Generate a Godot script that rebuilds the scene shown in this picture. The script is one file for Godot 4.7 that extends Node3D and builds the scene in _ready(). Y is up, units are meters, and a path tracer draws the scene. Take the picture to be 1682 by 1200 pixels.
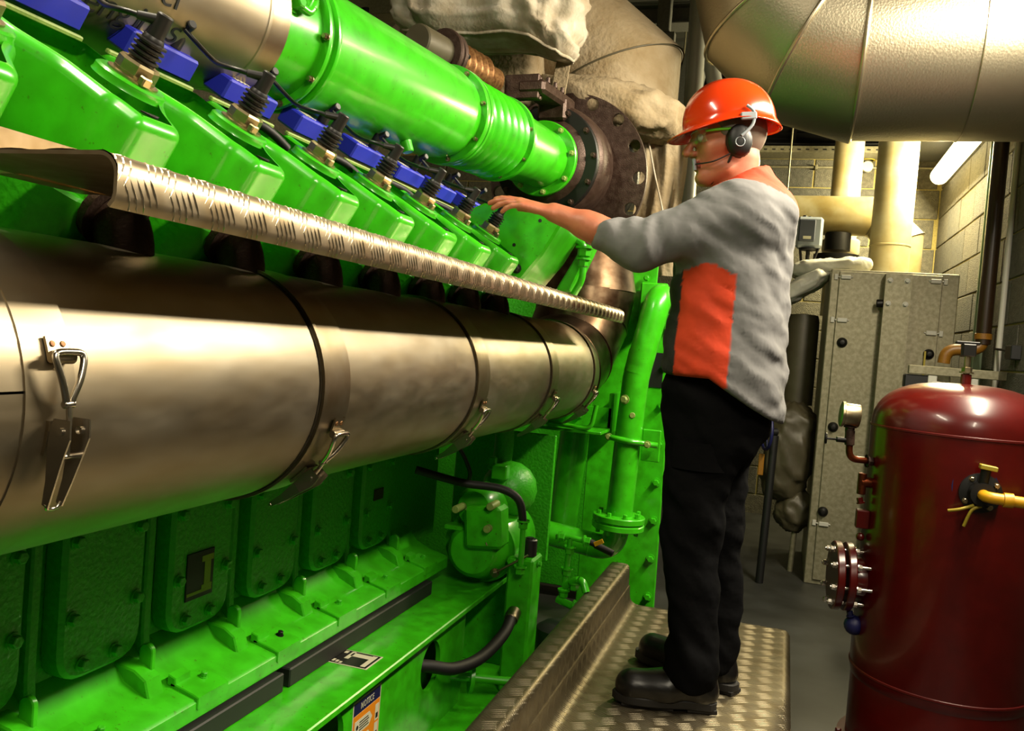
extends Node3D

var M := {}
var taken := {}
var sg := 1

# ------------------------------------------------------------------ scene
func _ready() -> void:
	var cam := Camera3D.new()
	cam.name = "camera"
	cam.fov = 46.3972
	cam.near = 0.02
	cam.transform = Transform3D(Basis(CAM_RIGHT, CAM_UP, -CAM_FORWARD), Vector3(0, 1.25, 0))
	add_child(cam)
	var we := WorldEnvironment.new()
	we.name = "world_environment"
	var env := Environment.new()
	env.tonemap_mode = Environment.TONE_MAPPER_LINEAR
	env.tonemap_exposure = 1.0
	env.background_mode = Environment.BG_COLOR
	env.background_color = Color(0, 0, 0)
	env.sdfgi_enabled = true
	env.ssao_enabled = true
	env.ssil_enabled = true
	we.environment = env
	add_child(we)
	make_materials()
	aisle_lamps()
	make_room()
	make_engine()
	make_far_end()
	make_right_side()
	make_ceiling_services()
	make_person()

func aisle_lamps() -> void:
	# one fluorescent batten is in view on the block wall; the next hangs on the same wall above the tank, the others over the engine and beside the viewer
	batten(Vector3(0.925, 2.655, -6.03), 1.5, Vector3(-0.8, -0.6, 0), LAMP_ENERGY[0], Color(1.0, 0.94, 0.74), "lit fluorescent batten on the block wall beside the brown pipe")
	batten(Vector3(0.915, 2.68, -2.72), 1.5, Vector3(-0.8, -0.6, 0), LAMP_ENERGY[1], Color(1.0, 0.95, 0.84), "lit fluorescent batten on the block wall above the red tank")
	batten(Vector3(-1.30, 3.35, -0.55), 1.5, Vector3(0, -1, 0), LAMP_ENERGY[3], Color(1.0, 0.95, 0.84), "lit fluorescent batten hung over the middle of the engine")
	batten(Vector3(0.915, 2.68, 0.25), 1.5, Vector3(-0.8, -0.6, 0), LAMP_ENERGY[2], Color(1.0, 0.95, 0.84), "lit fluorescent batten on the block wall beside the viewer")

func batten(at: Vector3, l: float, face: Vector3, energy: float, col: Color, label: String) -> void:
	var t := thing("fluorescent_batten", label, "lamp", at)
	t.set_meta("group", "fluorescent battens")
	var f := face.normalized()
	var side := Vector3(0, 0, 1).cross(f)
	var s := Shape.new()
	s.box(Transform3D(Basis(side, f, Vector3(0, 0, 1)), at - f * 0.055), Vector3(0.11, 0.05, l + 0.04), 0.006)
	part("body", s, M.white_metal, t)
	s = Shape.new()
	s.lathe([Vector2(0, -l * 0.5), Vector2(0.052, -l * 0.5), Vector2(0.062, -l * 0.5 + 0.012), Vector2(0.062, l * 0.5 - 0.012), Vector2(0.052, l * 0.5), Vector2(0, l * 0.5)], axis_frame(at, Vector3(0, 0, 1)), 24)
	var dm := StandardMaterial3D.new()
	dm.albedo_color = Color(0.9, 0.9, 0.86)
	dm.emission_enabled = true
	dm.emission = col
	dm.emission_energy_multiplier = GLOW
	part("diffuser", s, dm, t)
	var a := AreaLight3D.new()
	a.name = "batten_light"
	a.area_size = Vector2(0.11, l)
	a.light_color = col
	a.light_energy = energy
	a.shadow_enabled = true
	a.set("area_range", 14.0)
	a.transform = Transform3D(Basis(f.cross(Vector3(0, 0, 1)) * -1.0, Vector3(0, 0, 1), -f).orthonormalized(), f * 0.068)
	if a.transform.basis.determinant() < 0:
		a.transform.basis.x = -a.transform.basis.x
	t.add_child(a)

# ------------------------------------------------------------------ naming
func numbered(n: String) -> String:
	if not taken.has(n):
		taken[n] = 0
		return n
	taken[n] += 1
	return "%s_%03d" % [n, taken[n]]

func thing(called: String, label: String, category: String, at := Vector3.ZERO, group := "") -> Node3D:
	var o := Node3D.new()
	o.name = numbered(called)
	o.position = at
	o.set_meta("label", label)
	o.set_meta("category", category)
	if group:
		o.set_meta("group", group)
	add_child(o)
	return o

func origin_of(p: Node) -> Vector3:
	while p.get_parent() != self:
		p = p.get_parent()
	return (p as Node3D).position

# a part, or a sub-part when the parent is itself a part; shapes are given in world coordinates
func part(called: String, s: Shape, m: Material, parent: Node3D, label := "") -> MeshInstance3D:
	var o := MeshInstance3D.new()
	o.name = called
	o.mesh = s.commit(origin_of(parent))
	o.material_override = m
	if label:
		o.set_meta("label", label)
	parent.add_child(o, true)
	return o

func single(called: String, s: Shape, m: Material, at: Vector3, label: String, category: String, group := "") -> MeshInstance3D:
	var o := MeshInstance3D.new()
	o.name = numbered(called)
	o.mesh = s.commit(at)
	o.position = at
	o.material_override = m
	o.set_meta("label", label)
	o.set_meta("category", category)
	if group:
		o.set_meta("group", group)
	add_child(o)
	return o

func structure(called: String, s: Shape, m: Material) -> MeshInstance3D:
	var o := MeshInstance3D.new()
	o.name = called
	o.mesh = s.commit(Vector3.ZERO)
	o.material_override = m
	o.set_meta("kind", "structure")
	add_child(o)
	return o

func copy_thing(src: Node3D, shift: Vector3, base_name: String, label: String) -> Node3D:
	var c := src.duplicate() as Node3D
	c.name = numbered(base_name)
	c.position = src.position + shift
	c.set_meta("label", label)
	add_child(c)
	return c

func words(called: String, text: String, size: float, T: Transform3D, m: Material, parent: Node3D, depth := 0.0006, italic := false) -> void:
	var f := SystemFont.new()
	f.font_names = PackedStringArray(["Droid Sans"])
	f.font_italic = italic
	var tm := TextMesh.new()
	tm.text = text
	tm.font = f
	tm.font_size = 64
	tm.pixel_size = size / 64.0
	tm.depth = depth
	var o := MeshInstance3D.new()
	o.name = called
	o.mesh = tm
	o.material_override = m
	o.transform = Transform3D(T.basis, T.origin - origin_of(parent))
	parent.add_child(o, true)

# ------------------------------------------------------------------ geometry
func axis_frame(at: Vector3, up: Vector3) -> Transform3D:
	var y := up.normalized()
	var h := Vector3(1, 0, 0) if absf(y.x) < 0.8 else Vector3(0, 0, 1)
	var x := (h - y * h.dot(y)).normalized()
	return Transform3D(Basis(x, y, x.cross(y)), at)

func rounded(pts: Array, r: float, n := 3) -> PackedVector2Array:
	var out := PackedVector2Array()
	var c := pts.size()
	for i in c:
		var p: Vector2 = pts[i]
		var a: Vector2 = pts[(i + c - 1) % c]
		var b: Vector2 = pts[(i + 1) % c]
		var da := (a - p).normalized()
		var db := (b - p).normalized()
		var rr := minf(r, minf(p.distance_to(a), p.distance_to(b)) * 0.45)
		for k in n + 1:
			var t := float(k) / n
			var q0 := p + da * rr * (1.0 - t)
			var q1 := p + db * rr * t
			out.append(q0.lerp(q1, t))
	return out

func bezier(a: Vector3, b: Vector3, c: Vector3, d: Vector3, n := 10) -> PackedVector3Array:
	var out := PackedVector3Array()
	for i in n + 1:
		out.append(a.bezier_interpolate(b, c, d, float(i) / n))
	return out

func smooth_path(pts: Array, n := 6) -> PackedVector3Array:
	var out := PackedVector3Array()
	for i in pts.size() - 1:
		var p0: Vector3 = pts[maxi(i - 1, 0)]
		var p1: Vector3 = pts[i]
		var p2: Vector3 = pts[i + 1]
		var p3: Vector3 = pts[mini(i + 2, pts.size() - 1)]
		for k in n:
			out.append(p1.cubic_interpolate(p2, p0, p3, float(k) / n))
	out.append(pts[-1])
	return out

# a pipe run with rounded corners
func run(pts: Array, r: float, n := 6) -> PackedVector3Array:
	var out := PackedVector3Array()
	out.append(pts[0])
	for i in range(1, pts.size() - 1):
		var p: Vector3 = pts[i]
		var a: Vector3 = (pts[i - 1] - p).normalized()
		var b: Vector3 = (pts[i + 1] - p).normalized()
		for k in n + 1:
			var t := float(k) / n
			out.append((p + a * r * (1.0 - t)).lerp(p + b * r * t, t))
	out.append(pts[-1])
	return out

class Shape:
	var v := PackedVector3Array()
	var g := PackedInt32Array()
	var c := PackedColorArray()
	var col := Color(1, 1, 1)
	var use_col := false
	var group := 1

	func tri(a: Vector3, b: Vector3, d: Vector3, sgrp := 0) -> void:
		v.append(a); v.append(b); v.append(d)
		g.append(sgrp)
		if use_col:
			c.append(col); c.append(col); c.append(col)

	func quad(a: Vector3, b: Vector3, d: Vector3, e: Vector3, sgrp := 0) -> void:
		tri(a, b, d, sgrp)
		tri(a, d, e, sgrp)

	func commit(off: Vector3) -> ArrayMesh:
		var st := SurfaceTool.new()
		st.begin(Mesh.PRIMITIVE_TRIANGLES)
		for i in g.size():
			st.set_smooth_group(-1 if g[i] == 0 else g[i])
			for k in 3:
				if use_col:
					st.set_color(c[i * 3 + k])
				st.add_vertex(v[i * 3 + k] - off)
		st.generate_normals()
		st.index()
		return st.commit()

	# profile of (radius, height) turned about the frame's y axis
	func lathe(pr: Array, T: Transform3D, seg := 24, flat := false, from := 0.0, to := TAU) -> void:
		group += 1
		var full := absf(to - from) > TAU - 0.001
		var rings := []
		for p in pr:
			var ring := PackedVector3Array()
			for i in seg + 1:
				var a := from + (to - from) * (i % seg if full else i) / seg
				ring.append(T * Vector3(cos(a) * p.x, p.y, sin(a) * p.x))
			rings.append(ring)
		var last := Vector2.ZERO
		for j in pr.size() - 1:
			var d: Vector2 = pr[j + 1] - pr[j]
			if d.length() < 1e-7:
				continue
			if j > 0 and absf(last.angle_to(d)) > 0.62:
				group += 1
			last = d
			var r0: PackedVector3Array = rings[j]
			var r1: PackedVector3Array = rings[j + 1]
			var sgrp := 0 if flat else group
			for i in seg:
				if pr[j].x < 1e-6:
					tri(r0[i], r1[i], r1[i + 1], sgrp)
				elif pr[j + 1].x < 1e-6:
					tri(r0[i], r1[i], r0[i + 1], sgrp)
				else:
					quad(r0[i], r1[i], r1[i + 1], r0[i + 1], sgrp)
		group += 1

	func cyl(a: Vector3, b: Vector3, r: float, seg := 16, bev := 0.0, r2 := -1.0) -> void:
		var d := b - a
		var l := d.length()
		var y := d / l
		var h := Vector3(1, 0, 0) if absf(y.x) < 0.8 else Vector3(0, 0, 1)
		var x := (h - y * h.dot(y)).normalized()
		var T := Transform3D(Basis(x, y, x.cross(y)), a)
		var e := r if r2 < 0 else r2
		if bev > 0:
			lathe([Vector2(0, 0), Vector2(r - bev, 0), Vector2(r, bev), Vector2(e, l - bev), Vector2(e - bev, l), Vector2(0, l)], T, seg)
		else:
			lathe([Vector2(0, 0), Vector2(r, 0), Vector2(e, l), Vector2(0, l)], T, seg)

	func ball(p: Vector3, r: float, seg := 14) -> void:
		var pr := []
		for i in 9:
			var a := -PI / 2 + PI * i / 8
			pr.append(Vector2(maxf(0.0, cos(a) * r) if i % 8 else 0.0, sin(a) * r))
		lathe(pr, Transform3D(Basis.IDENTITY, p), seg)

	# swept round tube; radius is a number or one per point
	func tube(path: PackedVector3Array, radius, seg := 10, closed := false) -> void:
		group += 1
		var n := path.size()
		var rings := []
		var t0 := (path[1] - path[0]).normalized()
		var h := Vector3(0, 1, 0) if absf(t0.y) < 0.8 else Vector3(1, 0, 0)
		var u := (h - t0 * h.dot(t0)).normalized()
		for i in n:
			var t: Vector3
			if closed:
				t = (path[(i + 1) % n] - path[(i + n - 1) % n]).normalized()
			else:
				t = (path[mini(i + 1, n - 1)] - path[maxi(i - 1, 0)]).normalized()
			u = (u - t * u.dot(t)).normalized()
			var w := t.cross(u)
			var r: float = radius[i] if radius is Array or radius is PackedFloat32Array else radius
			var ring := PackedVector3Array()
			for k in seg:
				var a := TAU * k / seg
				ring.append(path[i] + (u * cos(a) + w * sin(a)) * r)
			rings.append(ring)
		for i in (n if closed else n - 1):
			var r0: PackedVector3Array = rings[i]
			var r1: PackedVector3Array = rings[(i + 1) % n]
			for k in seg:
				var k2 := (k + 1) % seg
				quad(r0[k], r0[k2], r1[k2], r1[k], group)
		if not closed:
			for k in seg:
				var k2 := (k + 1) % seg
				tri(path[0], rings[0][k2], rings[0][k])
				tri(path[n - 1], rings[n - 1][k], rings[n - 1][k2])
		group += 1

	# chamfered box centred on the frame
	func box(T: Transform3D, size: Vector3, bev := 0.002) -> void:
		var h := size * 0.5
		var b := minf(bev, minf(h.x, minf(h.y, h.z)) * 0.9)
		if b <= 0.0:
			b = 0.00001
		var q := func(x, y, z, ax): # corner pulled in on the two other axes
			var p := Vector3(x * h.x, y * h.y, z * h.z)
			if ax != 0: p.x -= x * b
			if ax != 1: p.y -= y * b
			if ax != 2: p.z -= z * b
			return T * p
		for s in [-1, 1]:
			quad(q.call(s, -1, -1, 0), q.call(s, 1, -1, 0), q.call(s, 1, 1, 0), q.call(s, -1, 1, 0)) if s < 0 else quad(q.call(s, -1, -1, 0), q.call(s, -1, 1, 0), q.call(s, 1, 1, 0), q.call(s, 1, -1, 0))
			quad(q.call(-1, s, -1, 1), q.call(-1, s, 1, 1), q.call(1, s, 1, 1), q.call(1, s, -1, 1)) if s < 0 else quad(q.call(-1, s, -1, 1), q.call(1, s, -1, 1), q.call(1, s, 1, 1), q.call(-1, s, 1, 1))
			quad(q.call(-1, -1, s, 2), q.call(1, -1, s, 2), q.call(1, 1, s, 2), q.call(-1, 1, s, 2)) if s < 0 else quad(q.call(-1, -1, s, 2), q.call(-1, 1, s, 2), q.call(1, 1, s, 2), q.call(1, -1, s, 2))
		for s in [-1, 1]:
			for t in [-1, 1]:
				var f: bool = s * t > 0
				_q2(q.call(-1, s, t, 1), q.call(1, s, t, 1), q.call(1, s, t, 2), q.call(-1, s, t, 2), f)
				_q2(q.call(s, -1, t, 2), q.call(s, 1, t, 2), q.call(s, 1, t, 0), q.call(s, -1, t, 0), f)
				_q2(q.call(s, t, -1, 0), q.call(s, t, 1, 0), q.call(s, t, 1, 1), q.call(s, t, -1, 1), f)
				for w in [-1, 1]:
					if s * t * w > 0:
						tri(q.call(s, t, w, 0), q.call(s, t, w, 2), q.call(s, t, w, 1))
					else:
						tri(q.call(s, t, w, 0), q.call(s, t, w, 1), q.call(s, t, w, 2))

	func _q2(a: Vector3, b: Vector3, d: Vector3, e: Vector3, f: bool) -> void:
		if f: quad(a, b, d, e)
		else: quad(a, e, d, b)

	func bx(a: Vector3, b: Vector3, bev := 0.002) -> void:
		box(Transform3D(Basis.IDENTITY, (a + b) * 0.5), (b - a).abs(), bev)

	# polygon in the frame's xy plane, drawn out along z from z0 to z1, with a bevel at both ends
	func extrude(poly: PackedVector2Array, T: Transform3D, z0: float, z1: float, bev := 0.0, holes_dummy := 0) -> void:
		if Geometry2D.is_polygon_clockwise(poly):
			poly = poly.duplicate()
			poly.reverse()
		var n := poly.size()
		var inner := poly
		if bev > 0:
			inner = PackedVector2Array()
			for i in n:
				var d0 := (poly[i] - poly[(i + n - 1) % n]).normalized()
				var d1 := (poly[(i + 1) % n] - poly[i]).normalized()
				var n0 := Vector2(-d0.y, d0.x)
				var n1 := Vector2(-d1.y, d1.x)
				var m := (n0 + n1)
				m = m / maxf(m.dot(n0), 0.3)
				inner.append(poly[i] + m * bev)
		var ix := Geometry2D.triangulate_polygon(inner)
		for i in range(0, ix.size(), 3):
			var a := inner[ix[i]]
			var b := inner[ix[i + 1]]
			var d := inner[ix[i + 2]]
			if (b - a).cross(d - a) < 0:
				var e := b
				b = d
				d = e
			tri(T * Vector3(a.x, a.y, z1), T * Vector3(d.x, d.y, z1), T * Vector3(b.x, b.y, z1))
			tri(T * Vector3(a.x, a.y, z0), T * Vector3(b.x, b.y, z0), T * Vector3(d.x, d.y, z0))
		group += 1
		var start := group
		for i in n:
			var j := (i + 1) % n
			var da := (poly[i] - poly[(i + n - 1) % n]).angle_to(poly[j] - poly[i])
			if i > 0 and absf(da) > 0.62:
				group += 1
			var gg := group
			quad(T * Vector3(poly[i].x, poly[i].y, z0 + bev), T * Vector3(poly[i].x, poly[i].y, z1 - bev), T * Vector3(poly[j].x, poly[j].y, z1 - bev), T * Vector3(poly[j].x, poly[j].y, z0 + bev), gg)
			if bev > 0:
				quad(T * Vector3(poly[i].x, poly[i].y, z1 - bev), T * Vector3(inner[i].x, inner[i].y, z1), T * Vector3(inner[j].x, inner[j].y, z1), T * Vector3(poly[j].x, poly[j].y, z1 - bev), gg + 100000)
				quad(T * Vector3(inner[i].x, inner[i].y, z0), T * Vector3(poly[i].x, poly[i].y, z0 + bev), T * Vector3(poly[j].x, poly[j].y, z0 + bev), T * Vector3(inner[j].x, inner[j].y, z0), gg + 200000)
		group += 1

	# a plate rounded over on its upper edge, shaded smoothly
	func pad(poly: PackedVector2Array, T: Transform3D, z0: float, z1: float, r: float, top_is_z1: bool) -> void:
		if Geometry2D.is_polygon_clockwise(poly):
			poly = poly.duplicate()
			poly.reverse()
		var n := poly.size()
		var nrm := PackedVector2Array()
		for i in n:
			var d0 := (poly[i] - poly[(i + n - 1) % n]).normalized()
			var d1 := (poly[(i + 1) % n] - poly[i]).normalized()
			var m := Vector2(-d0.y, d0.x) + Vector2(-d1.y, d1.x)
			nrm.append(m / maxf(m.dot(Vector2(-d0.y, d0.x)), 0.5))
		var zt := z1 if top_is_z1 else z0
		var zb := z0 if top_is_z1 else z1
		var sg_ := 1.0 if top_is_z1 else -1.0
		var rows := []
		rows.append([0.0, zb])
		for k in 6:
			var a := PI / 2 * k / 5
			rows.append([r * (1.0 - cos(a)), zt - sg_ * r * (1.0 - sin(a))])
		group += 1
		var prev := PackedVector3Array()
		for j in rows.size():
			var cur := PackedVector3Array()
			for i in n:
				var q: Vector2 = poly[i] + nrm[i] * float(rows[j][0])
				cur.append(T * Vector3(q.x, q.y, rows[j][1]))
			if j > 0:
				for i in n:
					var k := (i + 1) % n
					if top_is_z1:
						quad(prev[i], cur[i], cur[k], prev[k], group)
					else:
						quad(prev[i], prev[k], cur[k], cur[i], group)
			prev = cur
		var cap := PackedVector2Array()
		for i in n:
			cap.append(poly[i] + nrm[i] * r)
		var ix := Geometry2D.triangulate_polygon(cap)
		for i in range(0, ix.size(), 3):
			tri(prev[ix[i]], prev[ix[i + 1]], prev[ix[i + 2]], group)
		group += 1

	# hexagon head on a washer, pointing along up
	func bolt(p: Vector3, up: Vector3, r: float, h: float) -> void:
		var y := up.normalized()
		var k := Vector3(1, 0, 0) if absf(y.x) < 0.8 else Vector3(0, 0, 1)
		var x := (k - y * k.dot(y)).normalized()
		var T := Transform3D(Basis(x, y, x.cross(y)), p)
		lathe([Vector2(r * 1.35, 0), Vector2(r * 1.35, h * 0.22), Vector2(0, h * 0.22)], T, 12)
		lathe([Vector2(r, h * 0.2), Vector2(r, h * 0.9), Vector2(r * 0.82, h), Vector2(0, h)], T, 6, true)

	# open sheet from rows of points
	func sheet(rows: Array, wrap := false, smooth := true) -> void:
		group += 1
		for j in rows.size() - 1:
			var a: PackedVector3Array = rows[j]
			var b: PackedVector3Array = rows[j + 1]
			var n := a.size()
			for i in (n if wrap else n - 1):
				var k := (i + 1) % n
				quad(a[i], b[i], b[k], a[k], group if smooth else 0)
		group += 1

const CAM_RIGHT := Vector3(0.948372, 0.078717, -0.307237)
const CAM_UP := Vector3(-0.084466, 0.996412, -0.005438)
const CAM_FORWARD := Vector3(-0.305706, -0.031108, -0.951618)
const LAMP_ENERGY := [18.0, 15.0, 6.0, 5.5]
const GLOW := 5.0

# ------------------------------------------------------------------ materials
func ntex(seed_: int, freq: float, lo: Color, hi: Color, octaves := 4, bias := 0.5, size := 512) -> NoiseTexture2D:
	var n := FastNoiseLite.new()
	n.seed = seed_
	n.noise_type = FastNoiseLite.TYPE_SIMPLEX_SMOOTH
	n.frequency = freq
	n.fractal_octaves = octaves
	n.fractal_gain = 0.55
	var t := NoiseTexture2D.new()
	t.width = size
	t.height = size
	t.seamless = true
	t.noise = n
	var gr := Gradient.new()
	gr.set_color(0, lo)
	gr.set_offset(0, maxf(0.0, bias - 0.45))
	gr.set_color(1, hi)
	gr.set_offset(1, minf(1.0, bias + 0.45))
	t.color_ramp = gr
	return t

func btex(seed_: int, freq: float, strength: float, octaves := 3, cellular := false) -> NoiseTexture2D:
	var n := FastNoiseLite.new()
	n.seed = seed_
	n.noise_type = FastNoiseLite.TYPE_CELLULAR if cellular else FastNoiseLite.TYPE_SIMPLEX_SMOOTH
	n.frequency = freq
	n.fractal_octaves = octaves
	var t := NoiseTexture2D.new()
	t.width = 512
	t.height = 512
	t.seamless = true
	t.noise = n
	t.as_normal_map = true
	t.bump_strength = strength
	return t

func mat(c: Color, rough: float, metal := 0.0, tex: Texture2D = null, tscale := 1.0, bump: Texture2D = null, bscale := 1.0, rtex: Texture2D = null) -> StandardMaterial3D:
	var m := StandardMaterial3D.new()
	m.albedo_color = c if metal > 0.3 else Color(c.r * 0.87, c.g * 0.87, c.b * 0.87, c.a)
	m.roughness = rough
	m.metallic = metal
	m.metallic_specular = 0.5
	if tex or bump or rtex:
		m.uv1_triplanar = true
		m.uv1_scale = Vector3.ONE * tscale
	if tex:
		m.albedo_texture = tex
	if bump:
		m.normal_enabled = true
		m.normal_texture = bump
		m.normal_scale = bscale
	if rtex:
		m.roughness_texture = rtex
		m.roughness = 1.0
	return m

# worn paint: faint grime with small rusty chips here and there
func chipped() -> ImageTexture:
	var n := FastNoiseLite.new()
	n.seed = 3
	n.frequency = 0.012
	n.fractal_octaves = 5
	var c := FastNoiseLite.new()
	c.seed = 17
	c.frequency = 0.06
	c.fractal_octaves = 3
	var img := Image.create(512, 512, false, Image.FORMAT_RGB8)
	for y in 512:
		for x in 512:
			# wrap by fading into the opposite edge
			var k := clampf((x - 440) / 72.0, 0.0, 1.0)
			var l := clampf((y - 440) / 72.0, 0.0, 1.0)
			var a := lerpf(lerpf(n.get_noise_2d(x, y), n.get_noise_2d(x - 512, y), k), lerpf(n.get_noise_2d(x, y - 512), n.get_noise_2d(x - 512, y - 512), k), l)
			var b := lerpf(lerpf(c.get_noise_2d(x, y), c.get_noise_2d(x - 512, y), k), lerpf(c.get_noise_2d(x, y - 512), c.get_noise_2d(x - 512, y - 512), k), l)
			var g := Color(1, 1, 1).lerp(Color(0.86, 0.83, 0.72), clampf(0.35 + a * 1.1, 0.0, 1.0))
			if b > 0.56:
				g = g.lerp(Color(1.0, 0.52, 0.7), clampf((b - 0.56) * 16.0, 0.0, 0.8))
			img.set_pixel(x, y, g)
	img.generate_mipmaps()
	return ImageTexture.create_from_image(img)

func make_materials() -> void:
	var W := Color(1, 1, 1)
	var grime := chipped()
	var speck := ntex(5, 0.05, Color(0.84, 0.84, 0.82), W, 4, 0.4)
	var fine := btex(11, 0.09, 2.0)
	var rub := ntex(21, 0.02, Color(0.40, 0.40, 0.40), Color(0.50, 0.50, 0.50), 3, 0.5)
	M.green = mat(Color(0.25, 0.80, 0.08), 0.30, 0.0, grime, 2.2)
	M.green.clearcoat_enabled = true
	M.green.clearcoat = 0.35
	M.green.clearcoat_roughness = 0.12
	M.green_block = mat(Color(0.25, 0.80, 0.08), 0.42, 0.0, speck, 2.5, btex(8, 0.05, 3.0), 0.5)
	M.green_worn = mat(Color(0.62, 0.72, 0.36), 0.5, 0.0, speck, 6.0)
	var smear := ntex(31, 0.012, Color(0.86, 0.82, 0.75), W, 3, 0.5)
	M.stainless = mat(Color(0.62, 0.585, 0.515), 0.33, 1.0, smear, 1.3, null, 1.0, rub)
	M.stainless.uv1_scale = Vector3(2.2, 2.2, 0.7)
	M.band = mat(Color(0.63, 0.585, 0.50), 0.36, 1.0, smear, 2.0)
	M.chrome = mat(Color(0.78, 0.75, 0.70), 0.22, 1.0)
	M.steel = mat(Color(0.66, 0.62, 0.52), 0.34, 1.0, smear, 5.0)
	M.brass_steel = mat(Color(0.68, 0.63, 0.50), 0.34, 1.0, smear, 8.0)
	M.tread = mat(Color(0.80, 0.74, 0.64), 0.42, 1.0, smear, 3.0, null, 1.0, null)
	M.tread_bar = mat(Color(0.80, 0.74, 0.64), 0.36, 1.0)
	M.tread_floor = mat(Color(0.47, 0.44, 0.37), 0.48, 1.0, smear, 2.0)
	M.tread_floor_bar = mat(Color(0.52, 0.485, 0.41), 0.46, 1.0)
	M.black = mat(Color(0.035, 0.035, 0.035), 0.55)
	M.rubber = mat(Color(0.075, 0.07, 0.07), 0.6, 0.0, speck, 5.0)
	M.boot = mat(Color(0.085, 0.075, 0.075), 0.45)
	M.cable = mat(Color(0.055, 0.055, 0.07), 0.4)
	M.blue = mat(Color(0.16, 0.19, 0.78), 0.42)
	M.blue_dark = mat(Color(0.07, 0.08, 0.32), 0.5)
	M.heat_steel = mat(Color(0.45, 0.385, 0.31), 0.32, 1.0, ntex(41, 0.008, Color(0.45, 0.36, 0.30), W, 4, 0.5), 2.5)
	M.cast_brown = mat(Color(0.30, 0.235, 0.20), 0.48, 0.5, ntex(43, 0.015, Color(0.62, 0.52, 0.45), W, 5, 0.45), 3.0, fine, 0.5)
	M.rust = mat(Color(0.62, 0.47, 0.29), 0.45, 0.7, ntex(44, 0.02, Color(0.5, 0.4, 0.35), W, 4, 0.5), 6.0)
	M.canvas = mat(Color(0.66, 0.60, 0.49), 0.85, 0.0, ntex(51, 0.008, Color(0.78, 0.72, 0.60), W, 5, 0.45), 1.2, btex(52, 0.06, 4.0), 0.5)
	M.canvas_grey = mat(Color(0.82, 0.79, 0.73), 0.8, 0.0, ntex(53, 0.008, Color(0.72, 0.66, 0.55), W, 5, 0.45), 1.6, btex(54, 0.06, 4.0), 0.4)
	M.stucco = mat(Color(0.66, 0.625, 0.54), 0.42, 1.0, null, 4.0, btex(61, 0.05, 5.0, 2, true), 0.35)
	M.duct_seam = mat(Color(0.74, 0.70, 0.60), 0.3, 1.0)
	M.cream = mat(Color(0.80, 0.76, 0.62), 0.42, 0.0, ntex(63, 0.006, Color(0.86, 0.80, 0.62), W, 5, 0.4), 1.2)
	M.cream_clad = mat(Color(0.74, 0.70, 0.55), 0.34, 0.35, ntex(64, 0.006, Color(0.8, 0.72, 0.5), W, 5, 0.4), 1.2)
	M.galv = mat(Color(0.58, 0.56, 0.47), 0.5, 0.45, ntex(65, 0.03, Color(0.80, 0.79, 0.74), W, 4, 0.5), 2.0)
	M.red = mat(Color(0.36, 0.025, 0.016), 0.28, 0.0, ntex(66, 0.01, Color(0.86, 0.8, 0.8), W, 4, 0.4), 2.0)
	M.red.clearcoat_enabled = true
	M.red.clearcoat = 0.3
	M.red.clearcoat_roughness = 0.1
	M.red_weld = mat(Color(0.36, 0.028, 0.018), 0.4)
	M.yellow = mat(Color(0.90, 0.66, 0.07), 0.4)
	M.yellow_dirty = mat(Color(0.70, 0.62, 0.16), 0.5)
	M.ochre = mat(Color(0.62, 0.42, 0.10), 0.42, 0.0, speck, 5.0)
	M.brown = mat(Color(0.20, 0.12, 0.05), 0.35, 0.0, speck, 5.0)
	M.copper = mat(Color(0.50, 0.24, 0.13), 0.35, 0.9, speck, 6.0)
	M.block = mat(Color(0.46, 0.44, 0.37), 0.9, 0.0, ntex(71, 0.03, Color(0.74, 0.74, 0.74), W, 5, 0.45), 1.6, btex(72, 0.12, 5.0), 0.7)
	M.block2 = mat(Color(0.42, 0.41, 0.36), 0.9, 0.0, ntex(73, 0.03, Color(0.74, 0.74, 0.74), W, 5, 0.45), 1.6, btex(72, 0.12, 5.0), 0.7)
	M.mortar = mat(Color(0.72, 0.66, 0.40), 0.95, 0.0, ntex(74, 0.04, Color(0.8, 0.78, 0.7), W, 4, 0.45), 3.0)
	M.floor = mat(Color(0.26, 0.265, 0.25), 0.5, 0.0, ntex(75, 0.008, Color(0.62, 0.61, 0.56), W, 6, 0.5), 0.6)
	M.deck = mat(Color(0.34, 0.34, 0.31), 0.6, 0.3)
	M.beam = mat(Color(0.42, 0.42, 0.40), 0.55, 0.0, speck, 2.0)
	M.beam_pale = mat(Color(0.66, 0.62, 0.48), 0.6, 0.0, speck, 2.0)
	M.white_metal = mat(Color(0.80, 0.79, 0.74), 0.45)
	M.pvc = mat(Color(0.62, 0.62, 0.60), 0.4)
	M.strut_green = mat(Color(0.56, 0.63, 0.52), 0.5, 0.2)
	M.foil = mat(Color(0.80, 0.79, 0.74), 0.5, 0.0, null, 2.0, btex(81, 0.02, 5.0), 0.5)
	M.grey_plastic = mat(Color(0.27, 0.29, 0.33), 0.4)
	M.white_plastic = mat(Color(0.62, 0.65, 0.68), 0.4)
	M.paper = mat(Color(0.85, 0.83, 0.72), 0.6)
	M.ink = mat(Color(0.02, 0.02, 0.02), 0.6)
	M.plate_black = mat(Color(0.012, 0.012, 0.012), 0.5)
	M.plate_yellow = mat(Color(0.62, 0.68, 0.10), 0.5, 0.0, speck, 20.0)
	M.sticker_orange = mat(Color(0.93, 0.55, 0.06), 0.5)
	M.sticker_blue = mat(Color(0.07, 0.06, 0.27), 0.5)
	M.dark_metal = mat(Color(0.10, 0.095, 0.085), 0.45, 0.5)
	M.tan_clad = mat(Color(0.33, 0.31, 0.23), 0.5, 0.1, smear, 1.5)
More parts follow.
